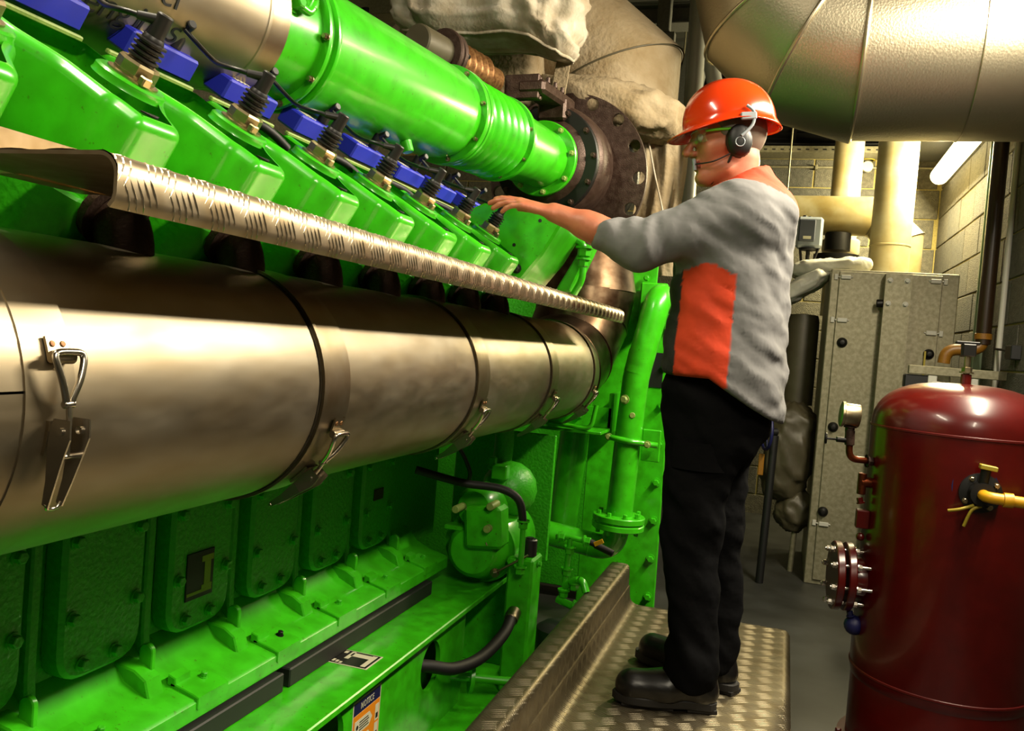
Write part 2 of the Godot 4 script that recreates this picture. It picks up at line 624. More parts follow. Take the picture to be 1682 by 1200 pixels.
	M.skin = mat(Color(0.80, 0.50, 0.37), 0.5, 0.0, ntex(91, 0.01, Color(0.92, 0.82, 0.78), W, 4, 0.45), 4.0)
	M.skin.subsurf_scatter_enabled = true
	M.skin.subsurf_scatter_strength = 0.12
	M.helmet = mat(Color(0.95, 0.25, 0.055), 0.18)
	M.helmet.clearcoat_enabled = true
	M.helmet.clearcoat = 0.5
	M.helmet.clearcoat_roughness = 0.06
	M.jacket = mat(Color(1, 1, 1), 0.82, 0.0, ntex(92, 0.01, Color(0.88, 0.88, 0.88), W, 4, 0.5), 2.0, btex(93, 0.02, 3.0), 0.35)
	M.jacket.vertex_color_use_as_albedo = true
	M.trousers = mat(Color(0.065, 0.065, 0.07), 0.85, 0.0, null, 2.0, btex(94, 0.02, 4.0), 0.4)
	M.trousers.metallic_specular = 0.12
	M.leather = mat(Color(0.055, 0.05, 0.048), 0.34)
	M.sole = mat(Color(0.11, 0.10, 0.09), 0.7)
	M.hair = mat(Color(0.42, 0.36, 0.30), 0.6)
	M.eye_white = mat(Color(0.82, 0.80, 0.76), 0.25)
	M.lips = mat(Color(0.58, 0.27, 0.22), 0.5)
	M.lens = mat(Color(0.75, 0.85, 0.70, 0.16), 0.05)
	M.lens.transparency = BaseMaterial3D.TRANSPARENCY_ALPHA
	M.lime = mat(Color(0.45, 0.85, 0.12), 0.4)

# ------------------------------------------------------------------ the room
const WALL_X := 1.006
const BACK_Z := -7.17

func make_room() -> void:
	var s := Shape.new()
	s.bx(Vector3(-3.8, -0.2, BACK_Z - 0.2), Vector3(1.3, 0, 3.2), 0)
	structure("floor", s, M.floor)
	# walls: mortar-coloured cores with the blocks set proud of them
	s = Shape.new()
	s.bx(Vector3(WALL_X, 0, BACK_Z - 0.2), Vector3(WALL_X + 0.25, 3.72, 3.2), 0)
	var wr := structure("wall_right", s, M.mortar)
	s = Shape.new()
	s.bx(Vector3(-3.8, 0, BACK_Z - 0.2), Vector3(WALL_X + 0.25, 3.72, BACK_Z), 0)
	var wb := structure("wall_back", s, M.mortar)
	s = Shape.new()
	s.bx(Vector3(-3.8, 0, BACK_Z), Vector3(-3.6, 3.72, 3.2), 0)
	structure("wall_left", s, M.block)
	s = Shape.new()
	s.bx(Vector3(-3.8, 0, 3.0), Vector3(WALL_X + 0.25, 3.72, 3.2), 0)
	structure("wall_front", s, M.block)
	var rng := RandomNumberGenerator.new()
	rng.seed = 7
	var shapes := []
	for k in 2:
		var b := Shape.new()
		b.bx(Vector3(-0.006, -0.1085, -0.2185), Vector3(0.006, 0.1085, 0.2185), 0.004)
		shapes.append(b.commit(Vector3.ZERO))
		b = Shape.new()
		b.bx(Vector3(-0.2185, -0.1085, -0.006), Vector3(0.2185, 0.1085, 0.006), 0.004)
		shapes.append(b.commit(Vector3.ZERO))
	var rest := Shape.new()
	for row in 17:
		var y := 2.18 - 10 * 0.225 + 0.1125 + row * 0.225
		for i in 24:
			var z := BACK_Z + 0.02 + 0.225 + i * 0.45 - (0.225 if row % 2 else 0.0)
			if z < BACK_Z + 0.22:
				z = BACK_Z + 0.225
			if z > 2.75:
				continue
			if i < 9:
				brick(wr, shapes[0], Vector3(WALL_X - 0.004 + rng.randf_range(0, 0.003), y, z), rng)
			else:
				rest.bx(Vector3(WALL_X - 0.010, y - 0.1085, z - 0.2185), Vector3(WALL_X + 0.002, y + 0.1085, z + 0.2185), 0.004)
		if row < 17:
			for i in 10:
				var x := WALL_X - 0.03 - 0.225 - i * 0.45 + (0.225 if row % 2 else 0.0)
				if x > WALL_X - 0.21:
					x = WALL_X - 0.235
				if x < -3.3:
					continue
				brick(wb, shapes[1], Vector3(x, y, BACK_Z + 0.004 - rng.randf_range(0, 0.003)), rng)
	var far := part_of_structure("block_courses", rest, M.block, wr)
	far.set_meta("kind", "stuff")
	# ceiling: folded steel deck
	s = Shape.new()
	s.bx(Vector3(-3.8, 3.72, BACK_Z - 0.2), Vector3(1.3, 3.9, 3.2), 0)
	var ce := structure("ceiling", s, M.deck)
	var d := Shape.new()
	var z := BACK_Z
	while z < 2.9:
		var p := [Vector2(z, 3.715), Vector2(z + 0.03, 3.66), Vector2(z + 0.11, 3.66), Vector2(z + 0.14, 3.715), Vector2(z + 0.2, 3.715)]
		for j in 4:
			d.quad(Vector3(-3.6, p[j].y, p[j].x), Vector3(1.0, p[j].y, p[j].x), Vector3(1.0, p[j + 1].y, p[j + 1].x), Vector3(-3.6, p[j + 1].y, p[j + 1].x))
		z += 0.2
	part_of_structure("roof_deck", d, M.deck, ce)

func part_of_structure(called: String, s: Shape, m: Material, parent: Node3D) -> MeshInstance3D:
	var o := MeshInstance3D.new()
	o.name = called
	o.mesh = s.commit(Vector3.ZERO)
	o.material_override = m
	parent.add_child(o, true)
	return o

func brick(w: Node3D, me: Mesh, at: Vector3, rng: RandomNumberGenerator) -> void:
	var o := MeshInstance3D.new()
	o.name = "concrete_block"
	o.mesh = me
	o.material_override = M.block if rng.randf() < 0.6 else M.block2
	o.position = at
	w.add_child(o, true)

# ------------------------------------------------------------------ treadplate bars
# five-bar pattern laid over a surface f(s, z) -> [point, normal]
func tread_bars(sh: Shape, f: Callable, s0: float, s1: float, z0: float, z1: float, cell: float, h := 0.0016, phase := 0) -> void:
	# rows of five slanting bars; the slant turns over from row to row and the groups are set in quincunx
	var ns := int(ceil((s1 - s0) / cell))
	var nz := int(ceil((z1 - z0) / (cell * 2.0))) + 1
	for i in ns:
		var cs := s1 - (i + 0.55) * cell
		var lean := 1.0 if (i + phase) % 2 == 0 else -1.0
		var d := Vector2(0.88, 0.475 * lean)
		var w := Vector2(-d.y, d.x)
		for j in nz:
			var cz := z0 + (j * 2.0 + (1.0 if i % 2 else 0.0)) * cell
			if cz < z0 or cz > z1:
				continue
			for k in 5:
				var o := Vector2(-0.10 * lean * (k - 2), 0.255 * (k - 2)) * cell
				var hl := cell * 0.68
				var prev := []
				for q in 5:
					var t := -1.0 + q * 0.5
					var wd := cell * 0.052 * (1.0 - t * t)
					var hh := h * (1.0 - t * t)
					var c := Vector2(cs, cz) + o + d * hl * t
					var row := []
					for e in [[-wd, 0.0], [0.0, hh], [wd, 0.0]]:
						var p: Vector2 = c + w * float(e[0])
						var r: Array = f.call(clampf(p.x, s0, s1), clampf(p.y, z0, z1))
						row.append(r[0] + r[1] * float(e[1]))
					if q > 0:
						sh.quad(prev[0], row[0], row[1], prev[1])
						sh.quad(prev[1], row[1], row[2], prev[2])
					prev = row

# ------------------------------------------------------------------ the engine
const BANK := 0.541   # tilt of the cylinder bank from the vertical
const PITCH := 0.25

func make_engine() -> void:
	engine_body()
	base_frame()
	heads()
	exhaust_shield()
	tread_shelf()
	charge_pipe()

func engine_body() -> void:
	var t := thing("gas_engine", "green engine block with crankcase doors below the stainless exhaust cover", "engine", Vector3(-1.6, 0.39, -1.6))
	var z0 := -0.60
	var z1 := -2.98
	var s := Shape.new()
	# crankcase section, drawn along the engine
	var T := Transform3D(Basis.IDENTITY, Vector3.ZERO)
	var sec := PackedVector2Array([Vector2(-1.215, 0.50), Vector2(-1.215, 1.02), Vector2(-1.06, 1.20), Vector2(-0.955, 1.303), Vector2(-1.15, 1.425), Vector2(-1.36, 1.55), Vector2(-1.46, 1.44), Vector2(-1.74, 1.44), Vector2(-1.84, 1.55), Vector2(-2.05, 1.425), Vector2(-2.215, 1.325), Vector2(-2.14, 1.20), Vector2(-1.985, 1.02), Vector2(-1.985, 0.50)])
	s.extrude(sec, T, z1, z0, 0.01)
	var blk := part("crankcase", s, M.green_block, t)
	# mounting rail with its rolled edge
	s = Shape.new()
	s.extrude(PackedVector2Array([Vector2(-1.24, 0.445), Vector2(-1.24, 0.60), Vector2(-1.205, 0.565), Vector2(-1.17, 0.527), Vector2(-1.12, 0.505), Vector2(-1.056, 0.490), Vector2(-1.05, 0.484), Vector2(-1.05, 0.452), Vector2(-1.056, 0.445)]), T, -2.72, z0, 0.003)
	part("mounting_rail", s, M.green, t)
	var door := rounded([Vector2(-0.1, 0.572), Vector2(0.1, 0.572), Vector2(0.102, 0.985), Vector2(-0.102, 0.985)], 0.06, 5)
	for i in 7:
		var zc := -0.724 - 0.278 * i
		var D := Transform3D(Basis(Vector3(0, 0, 1), Vector3(0, 1, 0), Vector3(-1, 0, 0)), Vector3(-1.17, 0, zc))
		s = Shape.new()
		s.extrude(door, D, 0.0, 0.05, 0.008)
		var dp := part("crankcase_door", s, M.green_block, t)
		for b in [Vector2(-0.078, 0.69), Vector2(0.078, 0.69), Vector2(-0.078, 0.83), Vector2(0.078, 0.83), Vector2(-0.03, 0.60), Vector2(0.05, 0.60), Vector2(0.0, 0.955)]:
			s = Shape.new()
			s.bolt(Vector3(-1.17, b.y, zc + b.x), Vector3(1, 0, 0), 0.011, 0.014)
			part("bolt", s, M.green_block, dp)
		# rib beside the door, curving into the rail
		s = Shape.new()
		s.extrude(PackedVector2Array([Vector2(-1.22, 0.52), Vector2(-1.22, 1.0), Vector2(-1.19, 1.0), Vector2(-1.19, 0.60), Vector2(-1.185, 0.55)]), T, zc - 0.151, zc - 0.127, 0.004)
		part("rib", s, M.green_block, t)
		# lug on the rail, with a stud boss and its ear
		var zl := zc - 0.085
		s = Shape.new()
		s.extrude(PackedVector2Array([Vector2(-1.20, 0.50), Vector2(-1.20, 0.56), Vector2(-1.150, 0.552), Vector2(-1.122, 0.536), Vector2(-1.110, 0.50)]), T, zl - 0.022, zl + 0.022, 0.003)
		var ear := PackedVector2Array()
		for k in 9:
			var a := PI * k / 8
			ear.append(Vector2(-1.152 + 0.016 * cos(a), 0.578 + 0.016 * sin(a)))
		ear.append(Vector2(-1.168, 0.52))
		ear.append(Vector2(-1.136, 0.52))
		s.extrude(ear, T, zl - 0.022, zl - 0.010, 0.002)
		part("rail_lug", s, M.green, t)
		# pad plate with a raised corner, and its stud
		s = Shape.new()
		s.extrude(PackedVector2Array([Vector2(-1.118, 0.503), Vector2(-1.114, 0.513), Vector2(-1.060, 0.499), Vector2(-1.047, 0.494), Vector2(-1.047, 0.47), Vector2(-1.052, 0.47)]), T, zc - 0.226, zc - 0.128, 0.002)
		s.extrude(PackedVector2Array([Vector2(-1.125, 0.505), Vector2(-1.122, 0.528), Vector2(-1.104, 0.522), Vector2(-1.102, 0.503)]), T, zc - 0.175, zc - 0.128, 0.002)
		var pad := part("rail_pad", s, M.green, t)
		s = Shape.new()
		s.bolt(Vector3(-1.088, 0.505, zc - 0.195), Vector3(0.24, 0.97, 0), 0.007, 0.012)
		part("stud", s, M.dark_metal if i == 3 else M.green_block, pad)
	# bank letter plate on the third door
	var P := thing("bank_letter_plate", "black plate with a yellow-green letter shape on the crankcase door", "sign", Vector3(-1.17, 0.64, -1.548))
	s = Shape.new()
	s.bx(Vector3(-1.170, 0.638, -1.592), Vector3(-1.1665, 0.74, -1.503), 0.0008)
	part("plate", s, M.plate_black, P)
	s = Shape.new()
	for q in [[0.648, 0.655, -1.587, -1.506], [0.655, 0.664, -1.587, -1.553], [0.664, 0.715, -1.581, -1.560], [0.715, 0.728, -1.589, -1.550]]:
		s.bx(Vector3(-1.1668, q[0], q[2]), Vector3(-1.1657, q[1], q[3]), 0.0002)
	part("letter", s, M.plate_yellow, P)
	s = Shape.new()
	s.bx(Vector3(-1.170, 0.72, -2.42), Vector3(-1.166, 0.755, -2.36), 0.001)
	single("small_name_plate", s, M.cast_brown, Vector3(-1.17, 0.72, -2.39), "small tarnished name plate on a far crankcase door", "plate")
	# rubber bearing strips under the rail
	for k in 2:
		s = Shape.new()
		var za: float = [-0.85, -1.725][k]
		var zb: float = [-1.70, -2.56][k]
		s.bx(Vector3(-1.20, 0.3995, zb), Vector3(-1.035, 0.4445, za), 0.003)
		single("bearing_strip", s, M.rubber, Vector3(-1.1, 0.3995, (za + zb) / 2), ["black rubber bearing strip under the rail, nearer the viewer", "black rubber bearing strip under the rail, beside the data plate"][k], "mount", "rubber bearing strips")

func base_frame() -> void:
	var t := thing("base_frame", "green steel base frame beam under the engine with round holes", "frame", Vector3(-1.1, 0.0, -1.7))
	var s := Shape.new()
	s.bx(Vector3(-1.7, 0.381, -3.0), Vector3(-0.885, 0.3995, -0.4), 0.003)
	part("top_flange", s, M.green, t)
	s = Shape.new()
	s.bx(Vector3(-1.7, 0.02, -3.3), Vector3(-0.78, 0.05, -0.4), 0.003)
	part("bottom_flange", s, M.green, t)
	s = Shape.new()
	s.bx(Vector3(-1.72, 0.02, -3.0), Vector3(-1.6, 0.385, -0.4), 0.003)
	part("inner_web", s, M.green_block, t)
	var w := CSGBox3D.new()
	w.name = "web"
	w.size = Vector3(0.014, 0.34, 2.25)
	w.position = Vector3(-0.937, 0.215, -1.475) - t.position
	w.material = M.green
	t.add_child(w)
	for h in [[0.262, -2.335, 0.072], [0.285, -1.735, 0.072], [0.27, -1.1, 0.072]]:
		var c := CSGCylinder3D.new()
		c.name = "hole"
		c.operation = CSGShape3D.OPERATION_SUBTRACTION
		c.radius = h[2]
		c.height = 0.06
		c.sides = 40
		c.rotation = Vector3(0, 0, PI / 2)
		c.position = Vector3(-0.937, h[0], h[1]) - Vector3(-0.937, 0.215, -1.475)
		c.material = M.green
		w.add_child(c)
	s = Shape.new()
	s.bx(Vector3(-1.25, 0.05, -2.62), Vector3(-0.932, 0.385, -2.605), 0.002)
	part("stiffener", s, M.green, t)
	s = Shape.new()
	s.bx(Vector3(-1.3, 0.05, -2.98), Vector3(-0.895, 0.385, -2.965), 0.002)
	part("stiffener", s, M.green, t)
	# data plate lying on the flange
	var F := Transform3D(Basis(Vector3(1, 0, 0), Vector3(0, 0, -1), Vector3(0, 1, 0)), Vector3.ZERO)
	var d := thing("data_plate", "black data plate with a white letter shape lying on the frame flange", "plate", Vector3(-0.985, 0.3997, -1.955))
	s = Shape.new()
	s.bx(Vector3(-1.043, 0.3995, -2.0), Vector3(-0.93, 0.4005, -1.905), 0.0003)
	part("border", s, M.paper, d)
	s = Shape.new()
	s.bx(Vector3(-1.039, 0.4004, -1.996), Vector3(-0.934, 0.4012, -1.909), 0.0002)
	part("plate", s, M.plate_black, d)
	s = Shape.new()
	for q in [[-0.953, -0.940, -1.990, -1.915], [-1.008, -0.953, -1.986, -1.964], [-1.014, -1.002, -1.992, -1.944]]:
		s.bx(Vector3(q[0], 0.4011, q[2]), Vector3(q[1], 0.4016, q[3]), 0.0001)
	for k in 3:
		s.bx(Vector3(-1.034 + k * 0.011, 0.4011, -1.93 + 0.004 * k), Vector3(-1.027 + k * 0.011, 0.4015, -1.915 + 0.002 * k), 0.0001)
	s.bx(Vector3(-1.032, 0.4011, -1.99), Vector3(-1.022, 0.4015, -1.976), 0.0001)
	part("print", s, M.paper, d)
	# notice sticker on the web
	var n := thing("notice_sticker", "orange and blue NOTICE sticker on the green frame web", "sticker", Vector3(-0.929, 0.15, -1.925))
	var X := -0.9298
	s = Shape.new()
	s.bx(Vector3(X, 0.135, -2.0), Vector3(X + 0.0006, 0.335, -1.85), 0.0002)
	part("backing", s, M.paper, n)
	s = Shape.new()
	s.bx(Vector3(X + 0.0005, 0.139, -1.996), Vector3(X + 0.0010, 0.298, -1.854), 0.0001)
	part("orange_field", s, M.sticker_orange, n)
	s = Shape.new()
	s.bx(Vector3(X + 0.0005, 0.299, -1.996), Vector3(X + 0.0010, 0.330, -1.854), 0.0001)
	part("blue_field", s, M.sticker_blue, n)
	var B := Basis(Vector3(0, 0, -1), Vector3(0, 1, 0), Vector3(1, 0, 0))
	words("heading", "NOTICE", 0.021, Transform3D(B, Vector3(X + 0.0012, 0.3145, -1.925)), M.paper, n)
	s = Shape.new()
	for k in 3:
		var y := 0.265 - k * 0.048
		var R := Transform3D(B, Vector3(X + 0.0010, y, -1.91))
		s.extrude(PackedVector2Array([Vector2(-0.048, -0.018), Vector2(0.03, -0.018), Vector2(0.046, 0.0), Vector2(0.03, 0.018), Vector2(-0.048, 0.018)]), R, 0, 0.0004)
		s.bx(Vector3(X + 0.001, y - 0.021, -1.992), Vector3(X + 0.0014, y + 0.021, -1.972), 0.0001)
	part("text_panel", s, M.paper, n)
	s = Shape.new()
	for k in 3:
		var y := 0.265 - k * 0.048
		for q in 4:
			s.bx(Vector3(X + 0.0012, y - 0.012 + q * 0.0065, -1.938 + 0.004 * (q % 2)), Vector3(X + 0.0018, y - 0.009 + q * 0.0065, -1.887), 0.0001)
		s.lathe([Vector2(0.006, 0), Vector2(0.006, 0.0006), Vector2(0, 0.0006)], axis_frame(Vector3(X + 0.0012, y, -1.876), Vector3(1, 0, 0)), 12)
		s.bx(Vector3(X + 0.0012, y - 0.016, -1.988), Vector3(X + 0.0018, y - 0.002, -1.976), 0.0001)
	part("print", s, M.ink, n)

# cylinder head covers with their plug leads
func heads() -> void:
	var e1 := Vector3(cos(BANK), -sin(BANK), 0)
	var e2 := Vector3(sin(BANK), cos(BANK), 0)
	var order := ["leftmost green cylinder head cover, cut by the photo's edge", "second green cylinder head cover from the left, biggest in view", "third green cylinder head cover from the left", "fourth green cylinder head cover from the left", "fifth green cylinder head cover from the left", "sixth green cylinder head cover from the left", "seventh green cylinder head cover, next to last by the hand", "last green cylinder head cover, under the reaching hand"]
	var clab := ["blue ignition coil box at the photo's upper left corner", "blue ignition coil box behind the second head cover", "blue ignition coil box behind the third head cover", "blue ignition coil box behind the fourth head cover", "blue ignition coil box behind the fifth head cover", "blue ignition coil box behind the sixth head cover", "blue ignition coil box behind the seventh head cover", "blue ignition coil box behind the last head cover"]
	var plab := ["black spark plug lead on the leftmost head cover", "black spark plug lead on the second head cover", "black spark plug lead on the third head cover", "black spark plug lead on the fourth head cover", "black spark plug lead on the fifth head cover", "black spark plug lead on the sixth head cover", "black spark plug lead on the seventh head cover", "black spark plug lead nearest the hand"]
	var src: Node3D
	var csrc: Node3D
	var psrc: Node3D
	for n in 8:
		var zc := -0.6525 - PITCH * n
		if n > 0:
			copy_thing(src, Vector3(0, 0, -PITCH * n), "cylinder_head_cover", order[n])
			copy_thing(csrc, Vector3(0, 0, -PITCH * n), "ignition_coil", clab[n])
			copy_thing(psrc, Vector3(0, 0, -PITCH * n), "spark_plug_lead", plab[n])
			continue
		var P := Vector3(-0.78, 1.485, zc)
		src = thing("cylinder_head_cover", order[0], "head cover", P - e2 * 0.2, "green cylinder head covers in a row")
		var F := Transform3D(Basis(e1, Vector3(0, 0, 1), e1.cross(Vector3(0, 0, 1))), P)   # z of this frame = e1 x Z
		var up := e1.cross(Vector3(0, 0, 1)).dot(e2)
		var plan := rounded([Vector2(0.0, -0.041), Vector2(0.0, 0.041), Vector2(-0.052, 0.042), Vector2(-0.062, 0.0485), Vector2(-0.15, 0.05), Vector2(-0.205, 0.085), Vector2(-0.32, 0.088), Vector2(-0.32, -0.140), Vector2(-0.20, -0.138), Vector2(-0.130, -0.132), Vector2(-0.065, -0.078)], 0.016, 4)
		var s := Shape.new()
		s.pad(plan, F, minf(0.0, -0.13 * up), maxf(0.0, -0.13 * up), 0.017, up > 0)
		part("cover", s, M.green, src)
		# cylinder head beneath the cover, with its gasket flange
		s = Shape.new()
		var plan2 := rounded([Vector2(-0.012, -0.05), Vector2(-0.012, 0.05), Vector2(-0.06, 0.075), Vector2(-0.30, 0.095), Vector2(-0.30, -0.095), Vector2(-0.06, -0.075)], 0.012, 3)
		s.extrude(plan2, Transform3D(F.basis, P - e2 * 0.13), minf(0.0, -0.09 * up), maxf(0.0, -0.09 * up), 0.004)
		part("head", s, M.green_block, src)
		s = Shape.new()
		s.box(Transform3D(Basis(e1, e2, Vector3(0, 0, 1)), P - e1 * 0.312 + e2 * 0.002 + Vector3(0, 0, -0.02)), Vector3(0.010, 0.008, 0.20), 0.002)
		part("worn_rim", s, M.green_worn, src, "worn pale rim")
		# half-moon slot in the nose
		s = Shape.new()
		var moon := PackedVector2Array()
		for k in 9:
			moon.append(Vector2(-0.034 + 0.010 * sin(PI * k / 8), -0.022 + 0.034 * k / 8))
		s.extrude(moon, Transform3D(F.basis, P), -0.0010, 0.0010, 0.0)
		part("nose_slot", s, M.black, src, "dark half-moon slot")
		# plug well
		var C := P - e1 * 0.155 + Vector3(0, 0, -0.0775)
		s = Shape.new()
		s.lathe([Vector2(0.052, -0.004), Vector2(0.050, 0.0), Vector2(0.050, 0.007), Vector2(0.046, 0.010), Vector2(0, 0.010)], axis_frame(C, e2), 32)
		var ring := part("plug_well_flange", s, M.green, src)
		s = Shape.new()
		s.lathe([Vector2(0, 0.009), Vector2(0.036, 0.009), Vector2(0.036, 0.013), Vector2(0.029, 0.014), Vector2(0.029, 0.018), Vector2(0, 0.018)], axis_frame(C, e2), 24)
		s.lathe([Vector2(0.029, 0.014), Vector2(0.029, 0.032), Vector2(0.026, 0.036), Vector2(0, 0.036)], axis_frame(C, e2), 8, true)
		s.box(Transform3D(Basis(e1, e2, Vector3(0, 0, 1)), C + e1 * 0.033 + e2 * 0.018 + Vector3(0, 0, 0.012)), Vector3(0.012, 0.014, 0.016), 0.002)
		part("well_nut", s, M.brass_steel, ring)
		# lead: boot, elbow cap and cable
		psrc = thing("spark_plug_lead", plab[0], "spark plug lead", C + e2 * 0.036, "black spark plug leads")
		s = Shape.new()
		var pr := [Vector2(0, 0.034), Vector2(0.017, 0.034), Vector2(0.018, 0.038)]
		for k in 4:
			pr.append(Vector2(0.0220, 0.041 + k * 0.0080))
			pr.append(Vector2(0.0220, 0.0438 + k * 0.0080))
			pr.append(Vector2(0.0158, 0.0455 + k * 0.0080))
			pr.append(Vector2(0.0158, 0.0475 + k * 0.0080))
		pr.append(Vector2(0.0135, 0.076))
		pr.append(Vector2(0, 0.076))
		s.lathe(pr, axis_frame(C, e2), 20)
		part("boot", s, M.boot, psrc)
		s = Shape.new()
		s.cyl(C + e2 * 0.070, C + e2 * 0.110, 0.0125, 14, 0.002, 0.0115)
		var el := C + e2 * 0.100
		var side := (Vector3(-0.75, 0.10, 0.55)).normalized()
		s.cyl(el, el + side * 0.034, 0.0085, 12, 0.001, 0.006)
		part("elbow_cap", s, M.boot, psrc)
		s = Shape.new()
		var c0 := el + side * 0.032
		var coil_end := P - e1 * 0.345 + e2 * 0.085 + Vector3(0, 0, -0.075)
		s.tube(bezier(c0, c0 + side * 0.06 + Vector3(0, 0.004, 0), coil_end + Vector3(0.05, -0.06, -0.05), coil_end, 14), 0.0042, 8)
		part("cable", s, M.cable, psrc)
		# coil box and its connector
		var K := P - e1 * 0.362 + e2 * 0.0265 + Vector3(0, 0, -0.3035)
		csrc = thing("ignition_coil", clab[0], "ignition coil", K - e2 * 0.03, "blue ignition coils")
		s = Shape.new()
		s.box(Transform3D(Basis(e1, e2, Vector3(0, 0, 1)), K), Vector3(0.056, 0.042, 0.160), 0.004)
		var cb := part("case", s, M.blue, csrc)
		s = Shape.new()
		for k in 4:
			s.box(Transform3D(Basis(e1, e2, Vector3(0, 0, 1)), K + e2 * 0.0215 + Vector3(0, 0, 0.01 + k * 0.012)), Vector3(0.026, 0.0014, 0.006), 0.0004)
		part("print_bar", s, M.paper, cb)
		s = Shape.new()
		s.cyl(K + e2 * 0.02 + Vector3(0, 0, -0.035), K + e2 * 0.062 + Vector3(0, 0, -0.035), 0.013, 12, 0.002)
		s.cyl(K + e2 * 0.052 + Vector3(0, 0, -0.035), K + e2 * 0.075 + e1 * 0.022 + Vector3(0, 0, -0.025), 0.009, 12, 0.002)
		part("connector", s, M.boot, csrc)
	# the leftmost head is cut away by the frame: its lower half gives way to a dark lagged end
	src.get_node("head").free()
	# exhaust ports under the covers
	for n in 8:
		var zc := -0.6525 - PITCH * n
		var a := Vector3(-0.83, 1.372, zc)
		var s := Shape.new()
		s.tube(run([a + Vector3(-0.06, 0.03, 0), a + Vector3(0.0, -0.012, 0), a + Vector3(0.0, -0.10, 0)], 0.04, 6), 0.036, 16)
		s.lathe([Vector2(0.036, -0.004), Vector2(0.052, -0.004), Vector2(0.052, 0.008), Vector2(0.036, 0.008)], axis_frame(a + Vector3(-0.02, 0.004, 0), Vector3(0.8, -0.6, 0)), 20)
		single("exhaust_port", s, M.cast_brown, a, ["brown steel exhaust port in the dark under the shelf, near end", "brown steel exhaust port under the shelf, beneath the second head cover", "brown steel exhaust port under the shelf, beneath the third head cover", "brown steel exhaust port under the shelf, beneath the fourth head cover", "brown steel exhaust port under the shelf, beneath the fifth head cover", "brown steel exhaust port under the shelf, beneath the sixth head cover", "brown steel exhaust port under the shelf, beneath the seventh head cover", "brown steel exhaust port under the shelf, beneath the last head cover"][n], "pipe", "exhaust ports under the shelf")

# ------------------------------------------------------------------ stainless cover over the exhaust manifold
const EC := Vector2(-0.85, 1.146)
const ER := 0.183

func on_cover(a: float, z: float, lift := 0.0) -> Vector3:
	return Vector3(EC.x + cos(a) * (ER + lift), EC.y + sin(a) * (ER + lift), z)

func shell(s: Shape, r: float, za: float, zb: float, from := 0.0, to := TAU) -> void:
	var T := Transform3D(Basis(Vector3(1, 0, 0), Vector3(0, 0, -1), Vector3(0, 1, 0)), Vector3(EC.x, EC.y, za))
	var l := za - zb
	s.lathe([Vector2(r - 0.0025, 0), Vector2(r, 0), Vector2(r, l), Vector2(r - 0.0025, l), Vector2(r - 0.0025, 0)], T, 72 if to - from > 6.0 else 70, false, from, to)

func exhaust_shield() -> void:
	var t := thing("exhaust_heat_cover", "long dented stainless steel cover around the exhaust manifold, with toggle latches", "exhaust cover", Vector3(EC.x, EC.y - ER, -1.6))
	# jointed sections; the first is split along a level seam
	var s := Shape.new()
	shell(s, ER + 0.003, -0.15, -0.664, 0.105 - TAU + 0.006, 0.105 - 0.008)
	part("cover_section", s, M.stainless, t)
	var js := [-0.672, -1.142, -1.821, -2.463, -3.06]
	for i in 4:
		s = Shape.new()
		shell(s, ER, js[i], js[i + 1] + 0.006)
		part("cover_section", s, M.stainless, t)
	s = Shape.new()
	shell(s, ER - 0.006, -0.14, -3.05)
	part("inner_pipe", s, M.dark_metal, t)
	for i in range(1, 5):
		s = Shape.new()
		var zb: float = js[i]
		shell(s, ER + 0.0035, zb - 0.002, zb - 0.085)
		shell(s, ER + 0.0055, zb - 0.002, zb - 0.010)
		part("strap", s, M.band, t)
	s = Shape.new()
	shell(s, ER + 0.0045, -0.61, -0.668)
	part("strap", s, M.stainless, t)
	# toggle latches: strike plate, wire bail, lever
	latch(t, -0.648, 0.385, 0.69)
	latch(t, -1.20, -0.22, 0.80)
	latch(t, -1.885, -0.22, 0.80)
	latch(t, -2.53, -0.22, 0.8)
	latch(t, -3.10, -0.22, 0.8)

